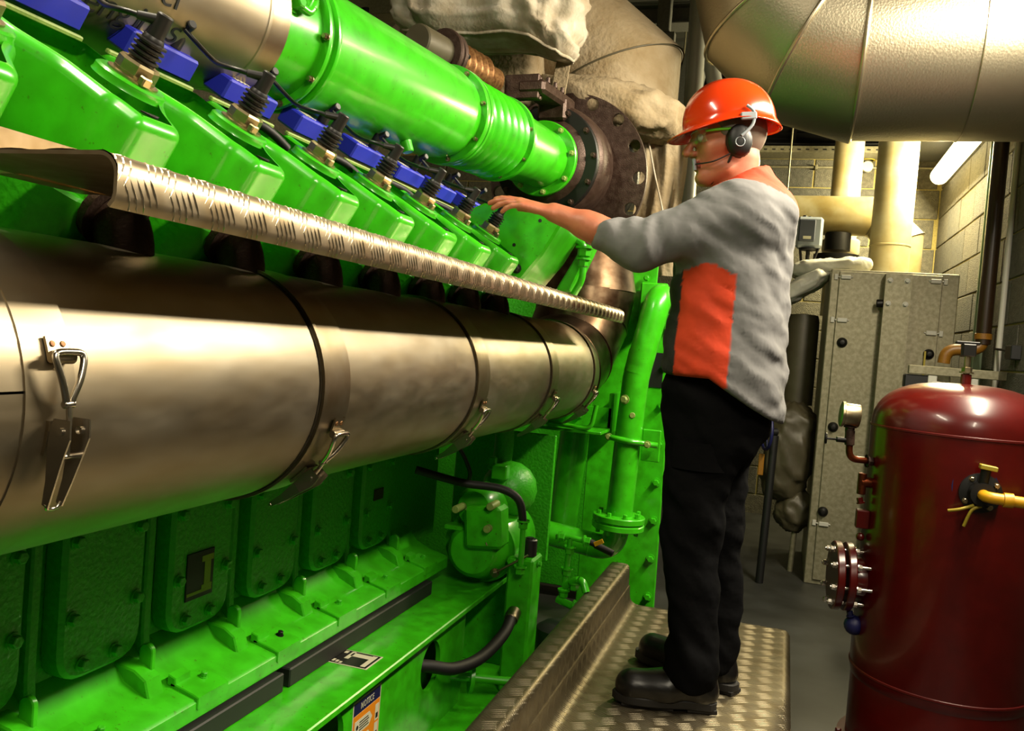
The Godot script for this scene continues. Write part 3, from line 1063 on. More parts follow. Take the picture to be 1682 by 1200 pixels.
func latch(t: Node3D, z: float, a0: float, k: float) -> void:
	var q := func(ang: float, dz: float, lift: float) -> Vector3:
		return on_cover(a0 - ang * k, z + dz * k, lift)
	var s := Shape.new()
	var rows := []
	for i in 5:
		var a := 0.16 * i / 4
		rows.append(PackedVector3Array([q.call(a, 0.018, 0.006), q.call(a, 0.018, 0.009), q.call(a, -0.018, 0.009), q.call(a, -0.018, 0.006)]))
	s.sheet(rows, true, false)
	# rolled hook at the plate's end
	s.cyl(q.call(0.165, 0.019, 0.012), q.call(0.165, -0.019, 0.012), 0.0065, 12, 0.001)
	var pl := part("strike_plate", s, M.band, t)
	s = Shape.new()
	for d in [0.009, -0.009]:
		var p: Vector3 = q.call(0.06, d, 0.009)
		s.lathe([Vector2(0.0048 * k, 0), Vector2(0.004 * k, 0.0012), Vector2(0, 0.0014)], axis_frame(p, on_cover(a0 - 0.06 * k, z, 1.0) - on_cover(a0 - 0.06 * k, z, 0.0)), 12)
	part("rivet", s, M.rust, pl)
	s = Shape.new()
	var w := PackedVector3Array()
	for p in [[0.52, 0.004, 0.016], [0.46, 0.006, 0.017], [0.34, 0.015, 0.020], [0.22, 0.023, 0.021], [0.17, 0.024, 0.021], [0.145, 0.019, 0.021], [0.14, 0.0, 0.021], [0.145, -0.019, 0.021], [0.17, -0.024, 0.021], [0.22, -0.023, 0.021], [0.34, -0.015, 0.020], [0.46, -0.006, 0.017], [0.52, -0.004, 0.016]]:
		w.append(q.call(p[0], p[1], p[2]))
	s.tube(smooth_path(Array(w), 3), 0.0050 * k, 10)
	s.cyl(q.call(0.50, 0.009, 0.016), q.call(0.50, -0.009, 0.016), 0.006 * k, 12, 0.001)
	s.tube(PackedVector3Array([q.call(0.48, 0.0, 0.016), q.call(0.60, 0.0, 0.018), q.call(0.86, 0.0, 0.022)]), 0.0042 * k, 10)
	part("bail", s, M.chrome, t)
	# base plate on the other half and the two-armed lever
	s = Shape.new()
	var rad := on_cover(a0 - 0.7 * k, z, 1.0) - on_cover(a0 - 0.7 * k, z, 0.0)
	var rows2 := []
	for i in 4:
		var a := 0.62 + 0.26 * i / 3
		rows2.append(PackedVector3Array([q.call(a, 0.02, 0.004), q.call(a, 0.02, 0.008), q.call(a, -0.02, 0.008), q.call(a, -0.02, 0.004)]))
	s.sheet(rows2, true, false)
	part("latch_base", s, M.band, t)
	s = Shape.new()
	for sd in [-1.0, 1.0]:
		var dz: float = sd * 0.017
		var cols := []
		for p in [[0.60, 0.012, 0.032], [0.72, 0.008, 0.034], [0.85, 0.010, 0.030], [1.05, 0.016, 0.028], [1.22, 0.021, 0.029]]:
			cols.append(p)
		var rr := []
		for p in cols:
			var f: float = 1.0 - maxf(0.0, p[0] - 0.9) * 0.9
			rr.append(PackedVector3Array([q.call(p[0], dz * f - 0.0014, p[1]), q.call(p[0], dz * f - 0.0014, p[2]), q.call(p[0], dz * f + 0.0014, p[2]), q.call(p[0], dz * f + 0.0014, p[1])]))
		s.sheet(rr, true, false)
		s.lathe([Vector2(0.0055 * k, -0.003), Vector2(0.0055 * k, 0.003), Vector2(0, 0.003)], axis_frame(q.call(0.68, dz, 0.022), Vector3(0, 0, sd)), 12)
	s.cyl(q.call(0.86, 0.018, 0.022), q.call(0.86, -0.018, 0.022), 0.004 * k, 10, 0.001)
	s.tube(PackedVector3Array([q.call(1.20, 0.012, 0.025), q.call(1.235, 0.009, 0.026), q.call(1.245, 0.0, 0.026), q.call(1.235, -0.009, 0.026), q.call(1.20, -0.012, 0.025)]), 0.003 * k, 8)
	part("lever", s, M.chrome, t)

# ------------------------------------------------------------------ treadplate shelf above the cover
func tread_shelf() -> void:
	var t := thing("treadplate_shelf", "bright aluminium treadplate shelf with rolled edge above the exhaust cover", "shelf", Vector3(-0.65, 1.339, -1.86))
	var z0 := -0.616
	var z1 := -3.10
	var th := 0.004
	# outer profile: up-stand, flat, bend, lip
	var pr := PackedVector2Array()
	pr.append(Vector2(-0.812, 1.390))
	pr.append(Vector2(-0.608, 1.390))
	for k in 9:
		var a := PI / 2 - PI / 2 * k / 8
		pr.append(Vector2(-0.602 + 0.022 * cos(a), 1.368 + 0.022 * sin(a)))
	pr.append(Vector2(-0.580, 1.352))
	pr.append(Vector2(-0.582, 1.345))
	pr.append(Vector2(-0.587, 1.339))
	var full := pr.duplicate()
	for i in range(pr.size() - 1, -1, -1):
		var d0 := (pr[mini(i + 1, pr.size() - 1)] - pr[maxi(i - 1, 0)]).normalized()
		full.append(pr[i] + Vector2(d0.y, -d0.x) * th)
	var s := Shape.new()
	s.extrude(full, Transform3D.IDENTITY, z1, z0)
	part("plate", s, M.tread, t)
	# tongues turned up between the head covers
	for n in 8:
		var zt := -0.6525 - PITCH * n
		s = Shape.new()
		s.extrude(PackedVector2Array([Vector2(-0.802, 1.386), Vector2(-0.802, 1.390), Vector2(-0.842, 1.390), Vector2(-0.849, 1.396), Vector2(-0.840, 1.438), Vector2(-0.844, 1.438), Vector2(-0.853, 1.394), Vector2(-0.844, 1.386)]), Transform3D.IDENTITY, zt - PITCH + 0.062, zt - 0.062)
		part("tongue", s, M.tread, t)
	# arc length map for the pattern
	var acc := PackedFloat32Array([0.0])
	for i in range(1, pr.size()):
		acc.append(acc[i - 1] + pr[i].distance_to(pr[i - 1]))
	var f := func(u: float, z: float) -> Array:
		var i := 1
		while i < pr.size() - 1 and acc[i] < u:
			i += 1
		var k := clampf((u - acc[i - 1]) / (acc[i] - acc[i - 1]), 0.0, 1.0)
		var p := pr[i - 1].lerp(pr[i], k)
		var d := (pr[i] - pr[i - 1]).normalized()
		return [Vector3(p.x, p.y, z), Vector3(-d.y, d.x, 0)]
	s = Shape.new()
	var total: float = acc[-1]
	var cell := 0.0299
	tread_bars(s, f, 0.0, total, z1, z0, cell, 0.0014, 1)
	var b := part("tread_bars", s, M.tread_bar, t)
	b.set_meta("kind", "stuff")

# ------------------------------------------------------------------ charge air pipe
func charge_pipe() -> void:
	var A := PA
	var D := PD.normalized()
	var T := axis_frame(A, D)
	var t := thing("charge_air_pipe", "big glossy green charge air pipe with flanges and bellows", "pipe", A + D * 0.7 - Vector3(0, 0.15, 0))
	var s := Shape.new()
	s.lathe([Vector2(0.138, -0.155), Vector2(0.140, -0.02), Vector2(0.140, 0.03)], T, 64)
	part("collar", s, M.green, t)
	s = Shape.new()
	s.lathe([Vector2(0.135, -0.022), Vector2(0.1565, -0.022), Vector2(0.1575, -0.018), Vector2(0.1575, -0.012), Vector2(0.1565, -0.010), Vector2(0.147, -0.009), Vector2(0.147, 0.009), Vector2(0.1565, 0.010), Vector2(0.1575, 0.012), Vector2(0.1575, 0.018), Vector2(0.1565, 0.022), Vector2(0.140, 0.022)], T, 72)
	var fl := part("flange", s, M.green, t)
	for k in 10:
		var a := TAU * k / 10 + 0.55
		s = Shape.new()
		s.bolt(T * Vector3(cos(a) * 0.150, 0.006 - 0.03, sin(a) * 0.150), -D, 0.006, 0.012)
		part("bolt", s, M.brass_steel, fl)
	s = Shape.new()
	s.lathe([Vector2(0.149, 0.02), Vector2(0.148, 0.05), Vector2(0.139, 0.72), Vector2(0.135, 0.76), Vector2(0.130, 0.795)], T, 80)
	part("pipe", s, M.green, t)
	# bellows between two flanges
	s = Shape.new()
	s.lathe([Vector2(0.128, 0.7550), Vector2(0.128, 0.7900), Vector2(0.149, 0.7920), Vector2(0.150, 0.7970), Vector2(0.150, 0.8130), Vector2(0.149, 0.8170), Vector2(0.145, 0.8180), Vector2(0.145, 0.8210), Vector2(0.150, 0.8230), Vector2(0.150, 0.8350), Vector2(0.146, 0.8390), Vector2(0.128, 0.8400)], T, 64)
	var f2 := part("flange", s, M.green, t)
	for k in 8:
		var a := TAU * k / 8 + 0.2
		s = Shape.new()
		s.bolt(T * Vector3(cos(a) * 0.139, 0.790, sin(a) * 0.139), -D, 0.0055, 0.011)
		part("bolt", s, M.brass_steel, f2)
	s = Shape.new()
	var pr := [Vector2(0.124, 0.8380)]
	for k in 6:
		var y := 0.846 + k * 0.056
		for q in 9:
			pr.append(Vector2(0.1215 + 0.0215 * (0.5 - 0.5 * cos(TAU * q / 8)), y + 0.052 * q / 8))
	pr.append(Vector2(0.122, 1.190))
	s.lathe(pr, T, 64)
	part("bellows", s, M.green, t)
	s = Shape.new()
	s.lathe([Vector2(0.122, 1.1850), Vector2(0.146, 1.1870), Vector2(0.147, 1.1910), Vector2(0.147, 1.2090), Vector2(0.144, 1.2130), Vector2(0.120, 1.2140)], T, 64)
	var f3 := part("flange", s, M.green, t)
	for k in 8:
		var a := TAU * k / 8 + 0.2
		s = Shape.new()
		s.bolt(T * Vector3(cos(a) * 0.135, 1.186, sin(a) * 0.135), -D, 0.0055, 0.011)
		part("bolt", s, M.brass_steel, f3)
	s = Shape.new()
	s.lathe([Vector2(0.126, 1.213), Vector2(0.124, 1.27), Vector2(0.116, 1.50), Vector2(0.113, 1.57), Vector2(0.113, 1.645)], T, 64)
	part("outlet_pipe", s, M.green, t)
	s = Shape.new()
	s.lathe([Vector2(0.112, 1.6300), Vector2(0.144, 1.6300), Vector2(0.1475, 1.6340), Vector2(0.1475, 1.6490), Vector2(0.144, 1.6530), Vector2(0.11, 1.6530)], T, 64)
	var f4 := part("end_flange", s, M.green, t)
	for k in 8:
		var a := TAU * k / 8 + 0.15
		s = Shape.new()
		s.bolt(T * Vector3(cos(a) * 0.132, 1.630, sin(a) * 0.132), -D, 0.0085, 0.016)
		part("bolt", s, M.green_worn, f4)
	# ribbed green conduit coming down to a union on the collar
	var hz := A - D * 0.075
	var rgt := (Vector3(0, 1, 0) - D * D.y).normalized().cross(D) * -1.0
	if rgt.x < 0:
		rgt = -rgt
	var upv := D.cross(rgt)
	if upv.y < 0:
		upv = -upv
	var on := func(ang: float, r: float, al: float) -> Vector3:
		return A + D * al + (rgt * cos(ang) + upv * sin(ang)) * r
	s = Shape.new()
	var path := smooth_path([on.call(1.5, 0.175, -0.07), on.call(1.05, 0.17, -0.065), on.call(0.6, 0.162, -0.068), on.call(0.30, 0.158, -0.072), on.call(0.16, 0.157, -0.085)], 14)
	var rad := []
	for i in path.size():
		rad.append(0.0085 + 0.0012 * (i % 2))
	s.tube(path, rad, 12)
	part("ribbed_conduit", s, M.green, t)
	s = Shape.new()
	s.tube(smooth_path([on.call(0.16, 0.157, -0.085), on.call(0.10, 0.155, -0.098), on.call(0.15, 0.152, -0.125)], 5), 0.009, 10)
	s.bolt(on.call(0.17, 0.135, -0.125), on.call(0.17, 1.0, -0.125) - on.call(0.17, 0.0, -0.125), 0.014, 0.03)
	part("union", s, M.green, t)
	s = Shape.new()
	s.cyl(on.call(-1.25, 0.12, 0.50), on.call(-1.25, 0.172, 0.50), 0.016, 14, 0.002)
	part("drain_stub", s, M.green, t)
	# stainless clad section nearer the viewer, with lettering
	var c := thing("clad_mixer_pipe", "stainless clad pipe at the upper left with dark lettering", "pipe", A - D * 0.8 - Vector3(0, 0.16, 0))
	s = Shape.new()
	s.lathe([Vector2(0.156, -1.5), Vector2(0.156, -0.215), Vector2(0.158, -0.213), Vector2(0.158, -0.205), Vector2(0.1535, -0.203)], T, 72)
	part("cladding", s, M.stainless, c)
	s = Shape.new()
	s.lathe([Vector2(0.150, -0.206), Vector2(0.155, -0.204), Vector2(0.155, -0.150), Vector2(0.137, -0.147)], T, 72)
	part("end_band", s, M.band, c)
	var txt := "engines"
	var adv := [0.0, 0.036, 0.071, 0.105, 0.126, 0.160, 0.195]
	for i in txt.length():
		var al: float = -0.572 + adv[i] * 0.86
		lettering(c, txt[i], 0.056, on, al, -0.80, upv, rgt, D)
	lettering(c, "e", 0.056, on, -0.452, -0.43, upv, rgt, D)
	lettering(c, "r", 0.056, on, -0.426, -0.43, upv, rgt, D)

func lettering(c: Node3D, ch: String, size: float, on: Callable, al: float, ang: float, upv: Vector3, rgt: Vector3, D: Vector3) -> void:
	var nrm: Vector3 = (on.call(ang, 1.0, al) - on.call(ang, 0.0, al)).normalized()
	var B := Basis(D, nrm.cross(D), nrm)
	if B.y.y < 0:
		B.y = -B.y
	words("letter", ch, size, Transform3D(B, on.call(ang, 0.1565, al)), M.ink, c, 0.001)

# soft quilted body: a rounded box (power > 2) or ellipsoid, creased by noise
func soft(s: Shape, T: Transform3D, rad: Vector3, power: float, amp: float, freq: float, seed_: int, nu := 56, nv := 34, stretch := Vector3.ONE) -> void:
	var nz := FastNoiseLite.new()
	nz.seed = seed_
	nz.frequency = freq
	nz.fractal_octaves = 3
	nz.fractal_type = FastNoiseLite.FRACTAL_RIDGED
	var e := 2.0 / power
	var rows := []
	for j in nv + 1:
		var b := -PI / 2 + PI * j / nv
		var row := PackedVector3Array()
		for i in nu:
			var a := TAU * i / nu
			var cb := signf(cos(b)) * pow(absf(cos(b)), e)
			var sb := signf(sin(b)) * pow(absf(sin(b)), e)
			var p := Vector3(cb * signf(cos(a)) * pow(absf(cos(a)), e), sb, cb * signf(sin(a)) * pow(absf(sin(a)), e))
			var q := p * rad
			var w := nz.get_noise_3dv(q * stretch) * amp
			row.append(T * (q + p.normalized() * w))
		rows.append(row)
	s.sheet(rows, true)

func make_far_end() -> void:
	step_platform()
	turbo()
	elbow()
	end_panel()
	starter()
	blankets()

# ------------------------------------------------------------------ treadplate step
func step_platform() -> void:
	var t := thing("treadplate_step", "worn treadplate step with a raised edge, under the worker's shoes", "step", Vector3(-0.2, 0, -2.3))
	var z0 := -0.9
	var z1 := -3.46
	var th := 0.005
	var deck := PackedVector2Array([Vector2(-0.532, 0.285), Vector2(-0.531, 0.255)])
	for k in 7:
		var a := PI + PI / 2 * k / 6
		deck.append(Vector2(-0.492 + 0.038 * cos(a), 0.248 + 0.038 * sin(a)))
	for k in 9:
		var a := PI / 2 - PI / 2 * k / 8
		deck.append(Vector2(0.072 + 0.028 * cos(a), 0.182 + 0.028 * sin(a)))
	deck.append(Vector2(0.10, 0.09))
	var ups := PackedVector2Array()
	ups.append(Vector2(-0.622, 0.24))
	for k in 7:
		var a := PI - PI / 2 * k / 6
		ups.append(Vector2(-0.604 + 0.018 * cos(a), 0.352 + 0.018 * sin(a)))
	for k in 7:
		var a := PI / 2 - PI / 2 * k / 6
		ups.append(Vector2(-0.557 + 0.018 * cos(a), 0.352 + 0.018 * sin(a)))
	ups.append(Vector2(-0.535, 0.24))
	for w in 2:
		var pr: PackedVector2Array = [deck, ups][w]
		var full := pr.duplicate()
		for i in range(pr.size() - 1, -1, -1):
			var d0 := (pr[mini(i + 1, pr.size() - 1)] - pr[maxi(i - 1, 0)]).normalized()
			full.append(pr[i] + Vector2(d0.y, -d0.x) * th)
		var s := Shape.new()
		s.extrude(full, Transform3D.IDENTITY, z1, z0)
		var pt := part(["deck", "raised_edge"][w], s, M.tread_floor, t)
		var acc := PackedFloat32Array([0.0])
		for i in range(1, pr.size()):
			acc.append(acc[i - 1] + pr[i].distance_to(pr[i - 1]))
		var f := func(u: float, z: float) -> Array:
			var i := 1
			while i < pr.size() - 1 and acc[i] < u:
				i += 1
			var k := clampf((u - acc[i - 1]) / (acc[i] - acc[i - 1]), 0.0, 1.0)
			var p := pr[i - 1].lerp(pr[i], k)
			var d := (pr[i] - pr[i - 1]).normalized()
			return [Vector3(p.x, p.y, z), Vector3(-d.y, d.x, 0)]
		s = Shape.new()
		tread_bars(s, f, 0.0, acc[-1], z1, -1.75, 0.034, 0.0008, w)
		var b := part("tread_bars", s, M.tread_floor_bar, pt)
		b.set_meta("kind", "stuff")
	var s := Shape.new()
	for z in [-1.2, -2.3, -3.3]:
		s.bx(Vector3(0.04, 0.0, z - 0.02), Vector3(0.08, 0.18, z + 0.02), 0.003)
		s.bx(Vector3(-0.58, 0.0, z - 0.02), Vector3(-0.54, 0.24, z + 0.02), 0.003)
	part("leg", s, M.dark_metal, t)

# ------------------------------------------------------------------ turbocharger
const PA := Vector3(-1.12, 1.864, -1.62)
const PD := Vector3(0.0789, 0.0643, -0.9948)

func turbo() -> void:
	var T := axis_frame(PA, PD.normalized())
	var t := thing("turbocharger", "rusty brown turbocharger housing with bolted rings behind the green flange", "turbocharger", Vector3(-0.97, 1.6, -3.4))
	var s := Shape.new()
	s.lathe([Vector2(0.05, 1.665), Vector2(0.135, 1.667), Vector2(0.150, 1.672), Vector2(0.178, 1.700), Vector2(0.180, 1.715)], T, 64)
	part("inlet_cone", s, M.cast_brown, t)
	s = Shape.new()
	s.lathe([Vector2(0.165, 1.690), Vector2(0.214, 1.690), Vector2(0.218, 1.694), Vector2(0.218, 1.712), Vector2(0.214, 1.716), Vector2(0.18, 1.716)], T, 72)
	var ring := part("bolt_ring", s, M.dark_metal, t)
	for k in 12:
		var a := TAU * k / 12 + 0.1
		s = Shape.new()
		s.bolt(T * Vector3(cos(a) * 0.2, 1.690, sin(a) * 0.2), -PD, 0.0095, 0.018)
		part("bolt", s, M.cast_brown, ring)
	s = Shape.new()
	s.lathe([Vector2(0.215, 1.712), Vector2(0.226, 1.722), Vector2(0.232, 1.745), Vector2(0.232, 1.80), Vector2(0.226, 1.88), Vector2(0.20, 1.95)], T, 72)
	part("compressor_housing", s, M.cast_brown, t)
	# back plate with lightening holes
	var bp := CSGCylinder3D.new()
	bp.name = "back_plate"
	bp.radius = 0.352
	bp.height = 0.02
	bp.sides = 72
	var c := T * Vector3(0, 1.955, 0) + Vector3(0, -0.03, 0)
	bp.transform = Transform3D(T.basis, c - t.position)
	bp.material = M.cast_brown
	t.add_child(bp)
	for k in 15:
		var a := TAU * k / 15
		var h := CSGCylinder3D.new()
		h.name = "hole"
		h.operation = CSGShape3D.OPERATION_SUBTRACTION
		h.radius = 0.027
		h.height = 0.06
		h.sides = 20
		h.position = Vector3(cos(a) * 0.318, 0, sin(a) * 0.318)
		h.material = M.cast_brown
		bp.add_child(h)
	s = Shape.new()
	s.lathe([Vector2(0.19, 1.95), Vector2(0.20, 2.0), Vector2(0.24, 2.03), Vector2(0.25, 2.08), Vector2(0.25, 2.22), Vector2(0, 2.24)], T, 48)
	part("turbine_housing", s, M.dark_metal, t)
	# cast top outlet block with its stud
	s = Shape.new()
	var B := Basis.looking_at(PD, Vector3(0, 1, 0))
	s.box(Transform3D(B, T * Vector3(0, 1.60, 0) + Vector3(0.02, 0.235, 0)), Vector3(0.11, 0.05, 0.36), 0.012)
	s.box(Transform3D(B, T * Vector3(0, 1.44, 0) + Vector3(-0.02, 0.235, 0)), Vector3(0.14, 0.09, 0.02), 0.004)
	s.box(Transform3D(B, T * Vector3(0, 1.475, 0) + Vector3(-0.02, 0.235, 0)), Vector3(0.13, 0.085, 0.02), 0.004)
	s.box(Transform3D(B, T * Vector3(0, 1.70, 0) + Vector3(0.02, 0.20, 0)), Vector3(0.12, 0.09, 0.1), 0.01)
	var ob := part("outlet_block", s, M.cast_brown, t)
	s = Shape.new()
	for k in 3:
		s = Shape.new()
		s.bolt(T * Vector3(0, 1.50 + 0.08 * k, 0) + Vector3(0.055, 0.262, 0), Vector3(0, 1, 0), 0.008, 0.022)
		part("bolt", s, M.cast_brown, ob)
	# rusty steel bellows beyond the pipe
	var r := thing("rusty_bellows", "rusty steel bellows joint with a flange behind the green pipe", "bellows", Vector3(-1.18, 2.13, -2.95))
	var R := axis_frame(Vector3(-1.225, 2.20, -2.62), Vector3(0.13, 0.01, -0.6))
	s = Shape.new()
	var pr := [Vector2(0.04, 0.13)]
	for k in 5:
		for q in 7:
			pr.append(Vector2(0.052 + 0.016 * (0.5 - 0.5 * cos(TAU * q / 6)), 0.14 + k * 0.04 + 0.036 * q / 6))
	pr.append(Vector2(0.05, 0.345))
	pr.append(Vector2(0.05, 0.42))
	s.lathe(pr, R, 32)
	part("bellows", s, M.rust, r)
	s = Shape.new()
	s.lathe([Vector2(0.03, 0.08), Vector2(0.082, 0.08), Vector2(0.086, 0.084), Vector2(0.086, 0.096), Vector2(0.082, 0.10), Vector2(0.075, 0.10), Vector2(0.075, 0.104), Vector2(0.084, 0.108), Vector2(0.084, 0.125), Vector2(0.05, 0.13)], R, 32)
	part("flange", s, M.cast_brown, r)
	s = Shape.new()
	for k in 6:
		var a := TAU * k / 6
		s = Shape.new()
		s.bolt(R * Vector3(cos(a) * 0.07, 0.128, sin(a) * 0.07), R.basis.y, 0.009, 0.02)
		part("bolt", s, M.dark_metal, r)
	s = Shape.new()
	s.lathe([Vector2(0, -0.06), Vector2(0.05, -0.06), Vector2(0.055, -0.055), Vector2(0.055, 0.08)], R, 24)
	part("pipe", s, M.tan_clad, r)

# ------------------------------------------------------------------ mitred stainless elbow up to the turbine
func ring_pts(c: Vector3, n: Vector3, r: float, seg := 64) -> PackedVector3Array:
	var T := axis_frame(c, n)
	var o := PackedVector3Array()
	for i in seg:
		var a := TAU * i / seg
		o.append(T * Vector3(cos(a) * r, 0, sin(a) * r))
	return o

func mitre(s_mat: Material, t: Node3D, called: String, stations: Array, lap := 0.004) -> void:
	# stations: [centre, cut normal, radius]; each gore lies between two cuts
	for i in stations.size() - 1:
		var a: Array = stations[i]
		var b: Array = stations[i + 1]
		var axis: Vector3 = (b[0] - a[0]).normalized()
		var rows := []
		var F := axis_frame(Vector3.ZERO, axis)
		for e in [a, b]:
			var row := PackedVector3Array()
			for k in 64:
				var an := TAU * k / 64
				var off := F * Vector3(cos(an) * e[2], 0, sin(an) * e[2])
				var nn: Vector3 = e[1]
				var tt := -off.dot(nn) / axis.dot(nn)
				row.append(e[0] + off + axis * tt)
			rows.append(row)
		var s := Shape.new()
		s.sheet(rows, true)
		part(called, s, s_mat, t)

func seam_ring(t: Node3D, called: String, c: Vector3, n: Vector3, r: float, th: float, axis: Vector3, m: Material) -> void:
	var F := axis_frame(Vector3.ZERO, axis)
	var path := PackedVector3Array()
	for k in 64:
		var an := TAU * k / 64
		var off := F * Vector3(cos(an) * r, 0, sin(an) * r)
		path.append(c + off - axis * (off.dot(n) / axis.dot(n)))
	var s := Shape.new()
	s.tube(path, th, 8, true)
	part(called, s, m, t)

func elbow() -> void:
	var t := thing("exhaust_elbow", "heat-tinted segmented steel elbow rising from the exhaust cover", "exhaust elbow", Vector3(-0.82, 0.97, -3.35))
	var st := []
	var c0 := Vector3(EC.x, EC.y, -3.06)
	st.append([c0, Vector3(0, 0, -1), ER + 0.001])
	st.append([c0 + Vector3(0.0, 0.0, -0.10), Vector3(0, 0.2, -0.98).normalized(), ER + 0.002])
	st.append([Vector3(-0.845, 1.20, -3.33), Vector3(0.02, 0.55, -0.83).normalized(), ER + 0.004])
	st.append([Vector3(-0.83, 1.33, -3.46), Vector3(0.02, 0.9, -0.43).normalized(), ER + 0.012])
	st.append([Vector3(-0.82, 1.475, -3.50), Vector3(0, 1, -0.05).normalized(), ER + 0.018])
	mitre(M.heat_steel, t, "elbow_gore", st)
	for i in range(1, 4):
		var ax: Vector3 = (st[i + 1][0] - st[i][0]).normalized()
		seam_ring(t, "seam", st[i][0], st[i][1], st[i][2] + 0.001, 0.003, ax, M.heat_steel)
	var s := Shape.new()
	s.lathe([Vector2(ER + 0.018, 0), Vector2(ER + 0.020, 0.004), Vector2(ER - 0.012, 0.155), Vector2(ER - 0.012, 0.21), Vector2(ER - 0.05, 0.22)], axis_frame(Vector3(-0.82, 1.475, -3.50), Vector3(0, 1, 0)), 64)
	part("cone", s, M.heat_steel, t)
	s = Shape.new()
	s.lathe([Vector2(0.13, 0.21), Vector2(0.20, 0.215), Vector2(0.20, 0.235), Vector2(0.12, 0.238), Vector2(0.12, 0.26)], axis_frame(Vector3(-0.82, 1.475, -3.50), Vector3(0, 1, 0)), 48)
	part("top_flange", s, M.cast_brown, t)

# ------------------------------------------------------------------ green panel, pipes and fittings at the far end
func end_panel() -> void:
	var T := Transform3D.IDENTITY
	var t := thing("green_end_panel", "flat green steel panel with bolts along its edge, behind the worker's legs", "panel", Vector3(-0.9, 0.1, -3.66))
	var s := Shape.new()
	s.extrude(PackedVector2Array([Vector2(-0.80, 0.06), Vector2(-0.455, 0.06), Vector2(-0.468, 1.2), Vector2(-0.50, 1.46), Vector2(-0.53, 1.50), Vector2(-0.80, 1.50)]), T, -3.70, -3.672, 0.003)
	var pn := part("panel", s, M.green, t)
	for k in 8:
		var y := 0.19 + k * 0.165
		s = Shape.new()
		s.bolt(Vector3(-0.482 - 0.01 * y, y, -3.672), Vector3(0, 0, 1), 0.014, 0.022)
		part("bolt", s, M.green, pn)
	s = Shape.new()
	s.bx(Vector3(-0.715, 1.50, -3.70), Vector3(-0.56, 1.645, -3.685), 0.003)
	s.bx(Vector3(-0.62, 1.36, -3.665), Vector3(-0.505, 1.535, -3.635), 0.006)
	part("top_bracket", s, M.green, t)
	s = Shape.new()
	for bq in [Vector3(-0.56, 1.50, -3.633), Vector3(-0.60, 1.555, -3.66), Vector3(-0.525, 1.42, -3.633)]:
		s = Shape.new()
		s.bolt(bq, Vector3(0, 0, 1), 0.011, 0.02)
		part("bolt", s, M.green, t)
	s = Shape.new()
	s.bx(Vector3(-0.575, 1.09, -3.671), Vector3(-0.50, 1.24, -3.667), 0.001)
	s = Shape.new()
	s.bx(Vector3(-2.1, 0.06, -4.25), Vector3(-0.72, 1.45, -4.05), 0.004)
	part("alternator_bulkhead", s, M.green_block, t)
	s = Shape.new()
	s.bx(Vector3(-0.575, 1.09, -3.671), Vector3(-0.50, 1.24, -3.667), 0.001)
	var lp := part("black_label", s, M.plate_black, t, "black label plate")
	# front coolant pipe with clamp and flanged bend
	var p := thing("coolant_pipe", "upright green coolant pipe with a bolted flange, nearest the worker", "pipe", Vector3(-0.565, 0.42, -3.42))
	s = Shape.new()
	s.tube(run([Vector3(-0.512, 1.455, -3.64), Vector3(-0.508, 1.475, -3.44), Vector3(-0.57, 1.15, -3.42)], 0.085, 8), 0.0535, 28)
	s.tube(PackedVector3Array([Vector3(-0.555, 1.24, -3.424), Vector3(-0.572, 1.13, -3.42), Vector3(-0.582, 0.93, -3.42), Vector3(-0.594, 0.56, -3.42)]), 0.0535, 28)
	part("riser", s, M.green, p)
	s = Shape.new()
	var fa := Vector3(-0.595, 0.545, -3.42)
	s.lathe([Vector2(0.05, 0.03), Vector2(0.103, 0.03), Vector2(0.106, 0.027), Vector2(0.106, 0.008), Vector2(0.10, 0.004), Vector2(0.10, 0.0), Vector2(0.106, -0.004), Vector2(0.106, -0.022), Vector2(0.103, -0.025), Vector2(0.05, -0.025)], axis_frame(fa, Vector3(0.03, 1, 0)), 48)
	var fl := part("flange", s, M.green, p)
	for k in 8:
		var a := TAU * k / 8 + 0.3
		s = Shape.new()
		s.bolt(fa + Vector3(cos(a) * 0.083, 0.028, sin(a) * 0.083), Vector3(0, 1, 0), 0.009, 0.018)
		s.bolt(fa + Vector3(cos(a) * 0.083, -0.026, sin(a) * 0.083), Vector3(0, -1, 0), 0.009, 0.018)
		s.cyl(fa + Vector3(cos(a) * 0.083, -0.03, sin(a) * 0.083), fa + Vector3(cos(a) * 0.083, 0.032, sin(a) * 0.083), 0.005, 8)
		part("bolt", s, M.green, fl)
	s = Shape.new()
	s.tube(run([Vector3(-0.597, 0.54, -3.42), Vector3(-0.603, 0.425, -3.42), Vector3(-0.78, 0.45, -3.41), Vector3(-1.02, 0.475, -3.40)], 0.085, 9), 0.05, 26)
	part("bend", s, M.green, p)
	s = Shape.new()
	s.lathe([Vector2(0.049, -0.002), Vector2(0.053, 0.0), Vector2(0.049, 0.002)], axis_frame(Vector3(-0.70, 0.438, -3.414), Vector3(1, -0.12, 0)), 26)
	part("weld", s, M.green, p)
	s = Shape.new()
	s.tube(PackedVector3Array([Vector3(-0.665, 0.885, -3.40), Vector3(-0.64, 0.887, -3.375), Vector3(-0.61, 0.885, -3.364), Vector3(-0.565, 0.88, -3.364), Vector3(-0.53, 0.878, -3.38), Vector3(-0.515, 0.875, -3.40), Vector3(-0.46, 0.872, -3.405)]), 0.012, 8)
	s.bx(Vector3(-0.53, 0.80, -3.45), Vector3(-0.455, 0.93, -3.44), 0.004)
	var cl := part("clamp", s, M.green, p)
	for bp in [Vector3(-0.655, 0.888, -3.388), Vector3(-0.50, 0.874, -3.393)]:
		s = Shape.new()
		s.bolt(bp, Vector3(0, 0, 1), 0.011, 0.019)
		part("bolt", s, M.green_worn, cl)
	s = Shape.new()
